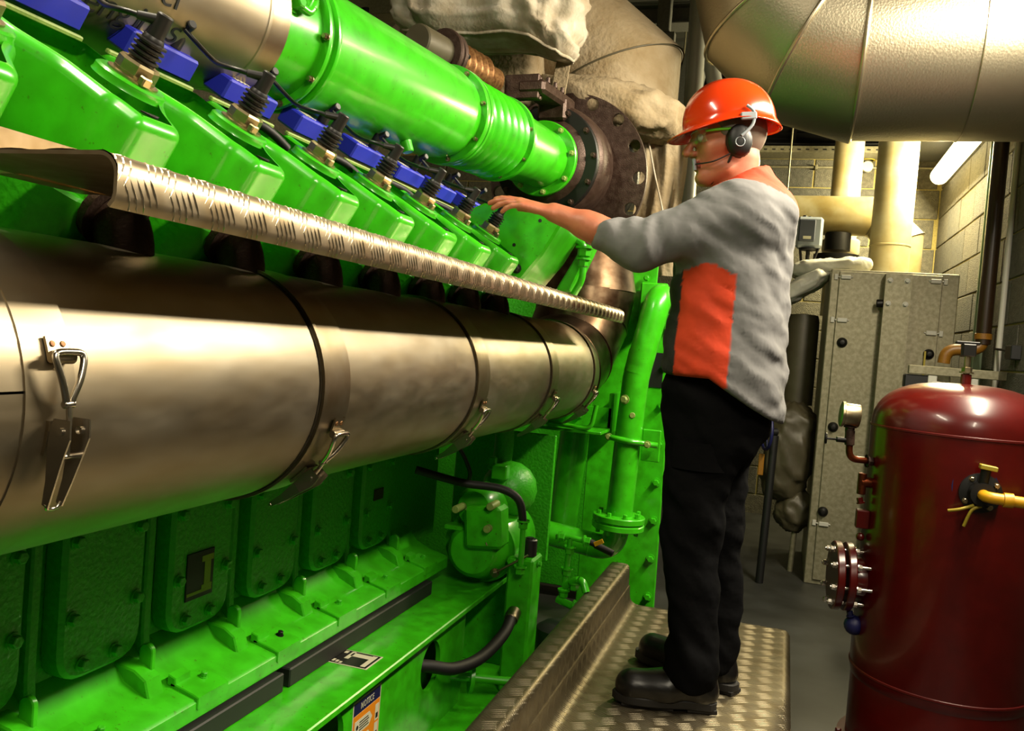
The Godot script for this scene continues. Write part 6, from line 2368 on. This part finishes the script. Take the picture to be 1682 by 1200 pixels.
# ------------------------------------------------------------------ the worker
func make_person() -> void:
	var t := thing("person", "worker in red helmet and grey-orange jacket reaching out to the engine", "person", Vector3(-0.2, 0.21, -2.63))
	var cz := -2.63
	var neck := Vector3(-0.185, 1.70, cz)
	var shL := Vector3(-0.165, 1.645, cz + 0.185)
	var shR := Vector3(-0.165, 1.645, cz - 0.19)
	var elL := Vector3(-0.415, 1.535, -2.365)
	var wrL := Vector3(-0.655, 1.612, -2.315)
	var elR := Vector3(-0.15, 1.37, cz - 0.25)
	var wrR := Vector3(-0.25, 1.15, cz - 0.22)
	var hpL := Vector3(-0.205, 1.10, cz + 0.085)
	var hpR := Vector3(-0.185, 1.10, cz - 0.085)
	var knL := Vector3(-0.225, 0.735, -2.55)
	var knR := Vector3(-0.175, 0.735, -2.735)
	var anL := Vector3(-0.19, 0.315, -2.54)
	var anR := Vector3(-0.135, 0.315, -2.74)
	# head frame
	var Fw := Vector3(-0.955, -0.13, 0.27).normalized()
	var Sd := Fw.cross(Vector3(0, 1, 0)).normalized()   # the worker's right
	var Up := Sd.cross(Fw).normalized()
	var H := Vector3(-0.222, 1.885, cz + 0.01)
	var hd := func(f: float, u: float, s: float) -> Vector3:
		return H + Fw * f + Up * u + Sd * s
	var HB := Basis(Fw, Up, Sd)
	var body := Shape.new()
	# trunk and limbs inside the clothes
	var f := Field.new(Vector3(-0.55, 0.24, cz - 0.36), Vector3(0.1, 1.78, cz + 0.33), 0.016)
	f.limb(Vector3(-0.19, 1.12, cz), Vector3(-0.18, 1.55, cz), 0.11, 0.12, 0.05)
	f.limb(shL, shR, 0.055, 0.055, 0.05)
	f.limb(neck - Vector3(0, 0.1, 0), neck + Vector3(-0.01, 0.09, 0), 0.06, 0.056, 0.05)
	f.limb(shL, elL, 0.045, 0.038, 0.03)
	f.limb(elL, elL.lerp(wrL, 0.35), 0.038, 0.036, 0.03)
	f.limb(shR, elR, 0.045, 0.038, 0.03)
	f.limb(elR, wrR, 0.036, 0.028, 0.03)
	for s in [[hpL, knL, anL], [hpR, knR, anR]]:
		f.limb(s[0], s[1], 0.075, 0.05, 0.04)
		f.limb(s[1], s[2], 0.048, 0.035, 0.03)
	f.build(body)
	# head
	f = Field.new(H - Vector3(0.17, 0.25, 0.14), H + Vector3(0.17, 0.16, 0.14), 0.0042)
	f.egg(Transform3D(HB, hd.call(-0.005, 0.035, 0.0)), Vector3(0.100, 0.095, 0.078), 0.01)
	f.egg(Transform3D(HB, hd.call(0.026, -0.040, 0.0)), Vector3(0.072, 0.082, 0.060), 0.03)
	f.limb(hd.call(0.082, -0.102, 0.010), hd.call(0.082, -0.102, -0.010), 0.019, 0.019, 0.022)
	f.limb(hd.call(0.02, -0.088, 0.05), hd.call(0.065, -0.104, 0.018), 0.017, 0.016, 0.03)
	f.limb(hd.call(0.02, -0.088, -0.05), hd.call(0.065, -0.104, -0.018), 0.017, 0.016, 0.03)
	f.limb(hd.call(0.086, 0.034, 0.040), hd.call(0.086, 0.034, -0.040), 0.013, 0.013, 0.02)
	for s in [-1.0, 1.0]:
		f.limb(hd.call(0.062, -0.022, 0.046 * s), hd.call(0.03, -0.018, 0.062 * s), 0.020, 0.014, 0.03)
		f.egg(Transform3D(HB, hd.call(0.106, 0.012, 0.031 * s)), Vector3(0.022, 0.013, 0.017), 0.012, true)
		f.limb(hd.call(0.106, -0.031, 0.013 * s), hd.call(0.108, -0.031, 0.010 * s), 0.009, 0.009, 0.008)
	f.limb(hd.call(0.096, 0.020, 0), hd.call(0.126, -0.026, 0), 0.008, 0.0125, 0.010)
	f.limb(hd.call(0.097, -0.057, 0.014), hd.call(0.097, -0.057, -0.014), 0.0085, 0.0085, 0.006)
	f.limb(hd.call(0.095, -0.072, 0.012), hd.call(0.095, -0.072, -0.012), 0.0085, 0.0085, 0.006)
	f.egg(Transform3D(HB, hd.call(0.108, -0.0645, 0.0)), Vector3(0.014, 0.0030, 0.024), 0.003, true)
	f.egg(Transform3D(HB, hd.call(-0.004, -0.008, 0.078)), Vector3(0.020, 0.032, 0.008), 0.01)
	f.limb(hd.call(-0.03, -0.06, 0), neck + Vector3(0, 0.02, 0), 0.060, 0.060, 0.03)
	f.build(body)
	# left forearm and hand, palm down, fingers reaching past the plug leads
	var hx := (Vector3(-0.835, 1.652, -2.275) - wrL).normalized()
	var hu := (Vector3(0.10, 1, 0.30) - hx * hx.dot(Vector3(0.10, 1, 0.30))).normalized()   # back of the hand
	var hs := hx.cross(hu)                                                                 # towards the little finger
	if hs.z < 0:
		hs = -hs
	f = Field.new(wrL - Vector3(0.24, 0.13, 0.13), elL + Vector3(-0.02, 0.18, 0.15), 0.0042)
	f.limb(elL.lerp(wrL, 0.2), elL.lerp(wrL, 0.62), 0.043, 0.041, 0.02)
	f.limb(elL.lerp(wrL, 0.55), wrL, 0.041, 0.031, 0.02, hu, 0.88)
	hand(f, wrL, hx * 1.1, hu, hs * 1.12, -1.0)
	f.build(body)
	# right hand hanging at the thigh
	var rx := Vector3(-0.18, -0.98, 0.08).normalized()
	var ru := Vector3(0, 0.08, -1).normalized()
	ru = (ru - rx * rx.dot(ru)).normalized()
	var rs := rx.cross(ru)
	f = Field.new(wrR - Vector3(0.13, 0.24, 0.12), wrR + Vector3(0.13, 0.06, 0.12), 0.006)
	f.limb(wrR - rx * 0.05, wrR, 0.030, 0.027, 0.02)
	hand(f, wrR, rx, ru, rs, 1.0 if rs.x > 0 else -1.0)
	f.build(body)
	part("body", body, M.skin, t, "tanned skin of face and bare hand")
	# eyes
	var s := Shape.new()
	for e in [-1.0, 1.0]:
		s = Shape.new()
		s.ball(hd.call(0.0845, 0.012, 0.031 * e), 0.0125, 16)
		var ey := part("eye", s, M.eye_white, t)
		s = Shape.new()
		s.ball(hd.call(0.0925, 0.011, 0.031 * e), 0.0060, 12)
		part("iris", s, M.hair, ey)
	for e in [-1.0, 1.0]:
		s = Shape.new()
		s.tube(smooth_path([hd.call(0.098, 0.034, 0.014 * e), hd.call(0.097, 0.039, 0.030 * e), hd.call(0.084, 0.036, 0.046 * e)], 5), 0.0042, 8)
		part("eyebrow", s, M.hair, t)
	s = Shape.new()
	for l in [[0.100, -0.0590, 0.0062], [0.098, -0.0705, 0.0066]]:
		s.tube(smooth_path([hd.call(l[0] - 0.010, l[1], 0.022), hd.call(l[0] + 0.001, l[1], 0.010), hd.call(l[0] + 0.002, l[1], 0.0), hd.call(l[0] + 0.001, l[1], -0.010), hd.call(l[0] - 0.010, l[1], -0.022)], 4), l[2], 8)
	part("lips", s, M.lips, t)
	# hair below the helmet
	f = Field.new(H - Vector3(0.14, 0.13, 0.13), H + Vector3(0.15, 0.16, 0.13), 0.006)
	f.egg(Transform3D(HB, hd.call(-0.010, 0.030, 0.0)), Vector3(0.106, 0.098, 0.084), 0.01)
	f.reshape(func(p: Vector3, o: float) -> float:
		var q := p - H
		var ff := q.dot(Fw)
		var uu := q.dot(Up)
		return maxf(o, maxf(ff - 0.035 - maxf(0.0, uu - 0.03) * 0.6, -uu - 0.055 + maxf(0.0, ff + 0.02) * 1.2)), 0.2)
	var hs_ := Shape.new()
	f.build(hs_)
	part("hair", hs_, M.hair, t)
	jacket(t, cz, neck, shL, shR, elL, wrL, elR, wrR)
	trousers(t, cz, hpL, hpR, knL, knR, anL, anR)
	shoe(t, Vector3(-0.115, 0.21, -2.555), Vector3(-0.405, 0.21, -2.485), anL)
	shoe(t, Vector3(-0.065, 0.21, -2.712), Vector3(-0.40, 0.21, -2.872), anR)
	headgear(t, hd, HB, Fw, Up, Sd, H)

func hand(f: Field, w: Vector3, hx: Vector3, hu: Vector3, hs: Vector3, thumb: float) -> void:
	# palm
	for k in 4:
		var o: float = [-0.027, -0.009, 0.010, 0.028][k]
		f.limb(w + hx * 0.008 + hs * o * 0.55, w + hx * [0.094, 0.098, 0.092, 0.082][k] + hs * o, 0.0165, 0.0125, 0.012, hu, 0.85)
	for k in 4:
		var o: float = [-0.029, -0.009, 0.011, 0.030][k]
		var p: Vector3 = w + hx * [0.094, 0.098, 0.092, 0.082][k] + hs * o
		var dir := (hx + hs * o * 2.2).normalized()
		var L: float = [0.076, 0.084, 0.078, 0.060][k]
		var bend: float = [0.10, 0.16, 0.22, 0.28][k]
		var r: float = [0.0092, 0.0096, 0.009, 0.0080][k]
		for q in 3:
			var ax := dir.cross(hu).normalized()
			dir = dir.rotated(ax, -bend if q == 0 else -bend * 1.3).normalized()
			var e: Vector3 = p + dir * L * [0.44, 0.31, 0.25][q]
			f.limb(p, e, r * [1.06, 0.98, 0.92][q], r * [0.96, 0.90, 0.78][q], 0.003)
			p = e
	# thumb leaves the side of the palm
	var side := hs * thumb
	var b := w + hx * 0.022 + side * 0.020 - hu * 0.006
	var d1 := (hx * 0.72 + side * 0.62 - hu * 0.25).normalized()
	var m := b + d1 * 0.045
	var d2 := (hx * 0.92 + side * 0.30 - hu * 0.2).normalized()
	var n := m + d2 * 0.032
	f.limb(b, m, 0.0145, 0.0115, 0.012)
	f.limb(m, n, 0.0110, 0.0098, 0.004)
	f.limb(n, n + (d2 * 0.9 - hu * 0.1).normalized() * 0.024, 0.0098, 0.0080, 0.003)

func jacket(t: Node3D, cz: float, neck: Vector3, shL: Vector3, shR: Vector3, elL: Vector3, wrL: Vector3, elR: Vector3, wrR: Vector3) -> void:
	var f := Field.new(Vector3(-0.60, 1.03, cz - 0.37), Vector3(0.06, 1.83, cz + 0.36), 0.0085)
	for o in [-0.085, 0.085]:
		f.limb(Vector3(-0.180, 1.08, cz + o), Vector3(-0.190, 1.54, cz + o * 1.1), 0.172, 0.152, 0.06)
	f.limb(Vector3(-0.112, 1.06, cz), Vector3(-0.125, 1.52, cz), 0.108, 0.115, 0.06)
	f.limb(shL + Vector3(0.02, 0.0, -0.04), shR + Vector3(0.02, 0.0, 0.04), 0.095, 0.095, 0.06)
	f.limb(neck + Vector3(0.025, -0.05, 0), neck + Vector3(0.008, 0.075, 0), 0.115, 0.092, 0.07)
	f.limb(Vector3(-0.105, 1.655, cz + 0.09), Vector3(-0.105, 1.655, cz - 0.09), 0.095, 0.095, 0.06)
	f.limb(shL, elL, 0.088, 0.066, 0.05)
	f.limb(elL, elL.lerp(wrL, 0.50), 0.068, 0.051, 0.03)
	f.limb(shR, elR, 0.085, 0.062, 0.05)
	f.limb(elR, elR.lerp(wrR, 0.88), 0.062, 0.045, 0.03)
	var nz := FastNoiseLite.new()
	nz.seed = 77
	nz.frequency = 5.0
	nz.fractal_octaves = 3
	var cuff := elL.lerp(wrL, 0.50)
	var cdir := (wrL - elL).normalized()
	f.reshape(func(p: Vector3, o: float) -> float:
		var e := o
		if o < 0.04:
			var arm := clampf((-0.24 - p.x) * 6.0, 0.0, 1.0) * clampf((p.y - 1.45) * 14.0, 0.0, 1.0)
			# folds: slanting on the trunk, wrapped round the sleeve
			var a := nz.get_noise_3d(p.x * 0.9, p.y * 2.4 + p.x * 1.4, p.z * 0.9)
			var b := nz.get_noise_3d(p.x * 3.4, p.y * 1.2, p.z * 1.2)
			e += lerpf(a, b, arm) * 0.012
		var hem := 1.183 - maxf(0.0, p.x + 0.20) * 0.62
		e = soft_max(e, hem - p.y, 0.02)
		# neck opening
		var q := p - (neck + Vector3(-0.006, 0.09, 0))
		e = maxf(e, 0.066 - Vector2(q.x, q.z).length() if p.y > neck.y + 0.02 else -1.0)
		e = soft_max(e, p.y - (1.772 + (p.x - neck.x) * 0.55), 0.012)
		if p.y > 1.4:
			e = soft_max(e, (p - cuff).dot(cdir) if p.x < -0.42 else -1.0, 0.012)
		return e, 0.08)
	var s := Shape.new()
	s.use_col = true
	var grey := Color(0.215, 0.211, 0.213)
	var dark := Color(0.020, 0.020, 0.018)
	var orange := Color(0.90, 0.065, 0.011)
	f.build(s, func(p: Vector3) -> Color:
		var n := absf(p.z - cz)
		var r := Vector2(p.x - neck.x, p.z - neck.z).length()
		if p.y > 1.705 - 0.35 * maxf(0.0, p.x + 0.12) and r < 0.21 and p.x > -0.26:
			return orange
		if p.y > 1.725 and r < 0.14:
			return orange
		if p.y < 1.50 - 0.35 * maxf(0.0, -0.235 - p.x) - 0.5 * maxf(0.0, p.x + 0.215) and n < 0.33:
			if p.x < -0.300 - 0.02 * (1.35 - p.y):
				return dark
			if p.x < -0.150 - 0.02 * (1.35 - p.y):
				return orange
		if p.y < 1.56 and p.x < -0.325 and n < 0.16:
			return dark
		return grey)
	part("jacket", s, M.jacket, t, "grey jacket with orange side panel and collar, dark front")

func soft_max(a: float, b: float, k: float) -> float:
	var h := maxf(k - absf(a - b), 0.0) / k
	return maxf(a, b) + h * h * k * 0.25

func trousers(t: Node3D, cz: float, hpL: Vector3, hpR: Vector3, knL: Vector3, knR: Vector3, anL: Vector3, anR: Vector3) -> void:
	var f := Field.new(Vector3(-0.45, 0.24, cz - 0.26), Vector3(0.08, 1.26, cz + 0.26), 0.0095)
	f.limb(Vector3(-0.205, 1.16, cz - 0.05), Vector3(-0.205, 1.16, cz + 0.05), 0.145, 0.145, 0.05)
	f.limb(Vector3(-0.15, 1.05, cz - 0.06), Vector3(-0.15, 1.05, cz + 0.06), 0.115, 0.115, 0.06)
	for s in [[hpL, knL, anL], [hpR, knR, anR]]:
		f.limb(s[0] + Vector3(-0.005, 0, 0), s[1], 0.118, 0.086, 0.05)
		f.limb(s[1], s[2] + Vector3(0.004, 0.02, 0), 0.086, 0.070, 0.04)
		f.limb(s[2] + Vector3(0.004, 0.05, 0), s[2] + Vector3(-0.008, -0.02, 0), 0.070, 0.076, 0.02)
	var nz := FastNoiseLite.new()
	nz.seed = 99
	nz.frequency = 5.0
	nz.fractal_octaves = 3
	f.reshape(func(p: Vector3, o: float) -> float:
		var e := o + nz.get_noise_3d(p.x * 0.9, p.y * 1.6 + p.x * 1.2, p.z) * 0.016
		return soft_max(e, maxf(0.268 + 0.12 * maxf(0.0, -0.19 - p.x) * 4.0 - p.y, p.y - 1.23), 0.014), 0.07)
	var s := Shape.new()
	f.build(s)
	var tr := part("trousers", s, M.trousers, t, "black work trousers")
	# cargo pocket flap on the near thigh
	s = Shape.new()
	var rows := []
	for j in 5:
		var y := 1.00 - j * 0.02
		var row := PackedVector3Array()
		for i in 11:
			var a := -0.75 + 1.5 * i / 10.0
			var c := hpL.lerp(knL, clampf((hpL.y - y) / (hpL.y - knL.y), 0.0, 1.0))
			var r := 0.118 - 0.03 * (hpL.y - y) / 0.36 + 0.006
			row.append(Vector3(c.x + sin(a) * r, y, c.z + cos(a) * r))
		rows.append(row)
	s.sheet(rows)
	part("pocket_flap", s, M.trousers, tr)

func shoe(t: Node3D, heel: Vector3, toe: Vector3, ank: Vector3) -> void:
	var d := (toe - heel).normalized()
	var l := heel.distance_to(toe)
	var sd := d.cross(Vector3(0, 1, 0))
	var at := func(f: float, y: float, w: float) -> Vector3:
		return heel + d * f * l + Vector3(0, y, 0) + sd * w
	var f := Field.new(heel.min(toe) - Vector3(0.07, 0.02, 0.07), heel.max(toe) + Vector3(0.07, 0.19, 0.07), 0.006)
	f.limb(at.call(0.13, 0.06, 0.0), at.call(0.16, 0.15, 0.0), 0.040, 0.043, 0.02)
	f.limb(at.call(0.12, 0.052, 0.0), at.call(0.45, 0.052, 0.0), 0.037, 0.040, 0.03)
	f.limb(at.call(0.25, 0.095, 0.0), at.call(0.55, 0.060, 0.0), 0.038, 0.040, 0.03)
	f.limb(at.call(0.50, 0.052, 0.006), at.call(0.84, 0.052, 0.0), 0.044, 0.043, 0.03)
	f.limb(at.call(0.50, 0.052, -0.008), at.call(0.80, 0.050, -0.004), 0.042, 0.040, 0.03)
	f.reshape(func(p: Vector3, o: float) -> float:
		return maxf(o, heel.y + 0.026 - p.y), 0.1)
	var s := Shape.new()
	f.build(s)
	var up := part("shoe", s, M.leather, t, "black leather safety shoe")
	s = Shape.new()
	var poly := PackedVector2Array()
	for q in [[0.0, -0.022], [-0.012, 0.0], [0.0, 0.022], [0.06, 0.038], [0.30, 0.036], [0.5, 0.044], [0.7, 0.051], [0.86, 0.046], [0.97, 0.026], [1.01, 0.0], [0.97, -0.026], [0.86, -0.046], [0.7, -0.051], [0.5, -0.047], [0.3, -0.038], [0.06, -0.038]]:
		poly.append(Vector2(q[0] * l, q[1]))
	var rp := PackedVector2Array()
	for i in poly.size():
		var a := poly[i]
		var b := poly[(i + 1) % poly.size()]
		rp.append(a)
		rp.append((a + b) * 0.5 + ((a + b) * 0.5 - Vector2(l * 0.5, 0)).normalized() * 0.001)
	var T := Transform3D(Basis(d, sd, Vector3(0, 1, 0)), heel + Vector3(0, 0.001, 0))
	s.extrude(rp, T, 0.008, 0.033, 0.003)
	# heel block and forefoot tread
	s.extrude(PackedVector2Array([Vector2(-0.002, -0.03), Vector2(0.28 * l, -0.034), Vector2(0.28 * l, 0.034), Vector2(-0.002, 0.03)]), T, 0.0, 0.012, 0.001)
	s.extrude(PackedVector2Array([Vector2(0.42 * l, -0.038), Vector2(0.92 * l, -0.034), Vector2(0.92 * l, 0.034), Vector2(0.42 * l, 0.038)]), T, 0.0, 0.012, 0.001)
	part("sole", s, M.sole, up)

func headgear(t: Node3D, hd: Callable, HB: Basis, Fw: Vector3, Up: Vector3, Sd: Vector3, H: Vector3) -> void:
	# helmet shell
	var c: Vector3 = hd.call(-0.008, 0.048, 0.0)
	var Tu := Up.rotated(Sd, -0.06)
	var Tf := Tu.cross(Sd)
	if Tf.dot(Fw) < 0:
		Tf = -Tf
	var s := Shape.new()
	var rows := []
	var N := 72
	for lay in 2:
		var inset := 0.0 if lay == 0 else 0.004
		var list := []
		for j in 15:
			var b := PI / 2 * j / 14.0
			var row := PackedVector3Array()
			for i in N:
				var a := TAU * i / N
				var k := cos(a)
				var rf := (0.140 if k > 0 else 0.134) - inset
				var rs := 0.116 - inset
				var ridge := 0.004 * exp(-pow(sin(a) * sin(b) * 9.0, 2.0)) if lay == 0 else 0.0
				row.append(c + Tf * (k * rf * sin(b)) + Sd * (sin(a) * rs * sin(b)) + Tu * ((0.136 - inset) * pow(cos(b), 0.92) + ridge))
			list.append(row)
		# brim: a short rim all round, a visor in front, cut higher over the ears
		for j in 4:
			var w := (j + 1) / 4.0
			var row := PackedVector3Array()
			for i in N:
				var a := TAU * i / N
				var k := cos(a)
				var out := 0.010 + 0.040 * pow(maxf(0.0, k), 3.0) + 0.004 * maxf(0.0, -k)
				var drop := 0.018 - 0.012 * pow(absf(sin(a)), 4.0) + 0.006 * pow(maxf(0.0, k), 2.0) + 0.014 * pow(maxf(0.0, -k), 2.0)
				var rf := (0.140 if k > 0 else 0.134) - inset + out * w
				var rs := 0.116 - inset + out * w
				row.append(c + Tf * (k * rf) + Sd * (sin(a) * rs) - Tu * (drop * w + inset * 0.4))
			list.append(row)
		if lay == 0:
			rows = list
		else:
			list.reverse()
			rows.append_array(list)
	s.sheet(rows, true)
	part("helmet", s, M.helmet, t, "glossy red-orange safety helmet")
	# ear defenders on both sides
	for e in [-1.0, 1.0]:
		var f := Field.new(H - Vector3(0.16, 0.16, 0.16), H + Vector3(0.16, 0.16, 0.16), 0.006)
		f.egg(Transform3D(HB, hd.call(-0.012, -0.018, 0.098 * e)), Vector3(0.036, 0.047, 0.020), 0.005)
		f.egg(Transform3D(HB, hd.call(-0.012, -0.018, 0.084 * e)), Vector3(0.039, 0.050, 0.012), 0.006)
		var sh := Shape.new()
		f.build(sh)
		var cup := part("ear_defender", sh, M.plate_black, t, "black ear defender cup")
		s = Shape.new()
		s.tube(smooth_path([hd.call(-0.012, -0.01, 0.119 * e), hd.call(-0.045, 0.02, 0.118 * e), hd.call(-0.05, 0.055, 0.118 * e), hd.call(-0.03, 0.075, 0.120 * e)], 6), 0.0045, 8)
		s.box(Transform3D(HB, hd.call(-0.035, 0.045, 0.119 * e)), Vector3(0.045, 0.022, 0.008), 0.003)
		part("muff_arm", s, M.white_plastic, cup)
		s = Shape.new()
		var ring := PackedVector3Array()
		for i in 20:
			var a := TAU * i / 20
			ring.append(hd.call(-0.008 + 0.013 * cos(a), -0.026 + 0.013 * sin(a), 0.117 * e))
		s.tube(ring, 0.0016, 6, true)
		part("dial", s, M.white_plastic, cup)
	# safety glasses
	s = Shape.new()
	var lens := []
	for j in 5:
		var row := PackedVector3Array()
		for i in 17:
			var a := -1.05 + 2.1 * i / 16.0
			row.append(hd.call(0.045 + 0.070 * cos(a) - 0.004 * absf(j - 2), 0.030 - 0.0095 * j, 0.078 * sin(a)))
		lens.append(row)
	s.sheet(lens)
	var g := part("safety_glasses", s, M.lens, t, "clear wraparound safety glasses")
	s = Shape.new()
	for e in [-1.0, 1.0]:
		s = Shape.new()
		s.tube(PackedVector3Array([hd.call(0.078, 0.022, 0.068 * e), hd.call(0.05, 0.022, 0.076 * e), hd.call(0.0, 0.020, 0.084 * e)]), 0.0042, 8)
		part("temple_arm", s, M.lime, g, "lime green temple")
	s = Shape.new()
	var top := PackedVector3Array()
	for i in 17:
		top.append(lens[0][i])
	s.tube(top, 0.0018, 6)
	part("brow_bar", s, M.white_plastic, g)
	# headset microphone by the mouth
	s = Shape.new()
	s.tube(smooth_path([hd.call(0.01, -0.05, -0.088), hd.call(0.06, -0.068, -0.072), hd.call(0.105, -0.066, -0.032)], 6), 0.0022, 6)
	part("microphone_boom", s, M.boot, t)
	s = Shape.new()
	s.tube(PackedVector3Array([hd.call(0.108, -0.050, -0.026), hd.call(0.106, -0.082, -0.024)]), 0.0055, 10)
	part("microphone", s, M.white_plastic, t)
	# dark chin strap
	s = Shape.new()
	s.tube(smooth_path([hd.call(-0.01, 0.0, -0.080), hd.call(0.015, -0.07, -0.066), hd.call(0.055, -0.118, -0.03), hd.call(0.062, -0.123, 0.0), hd.call(0.055, -0.118, 0.03), hd.call(0.015, -0.07, 0.066), hd.call(-0.01, 0.0, 0.080)], 5), 0.004, 6)
	part("chin_strap", s, M.boot, t)
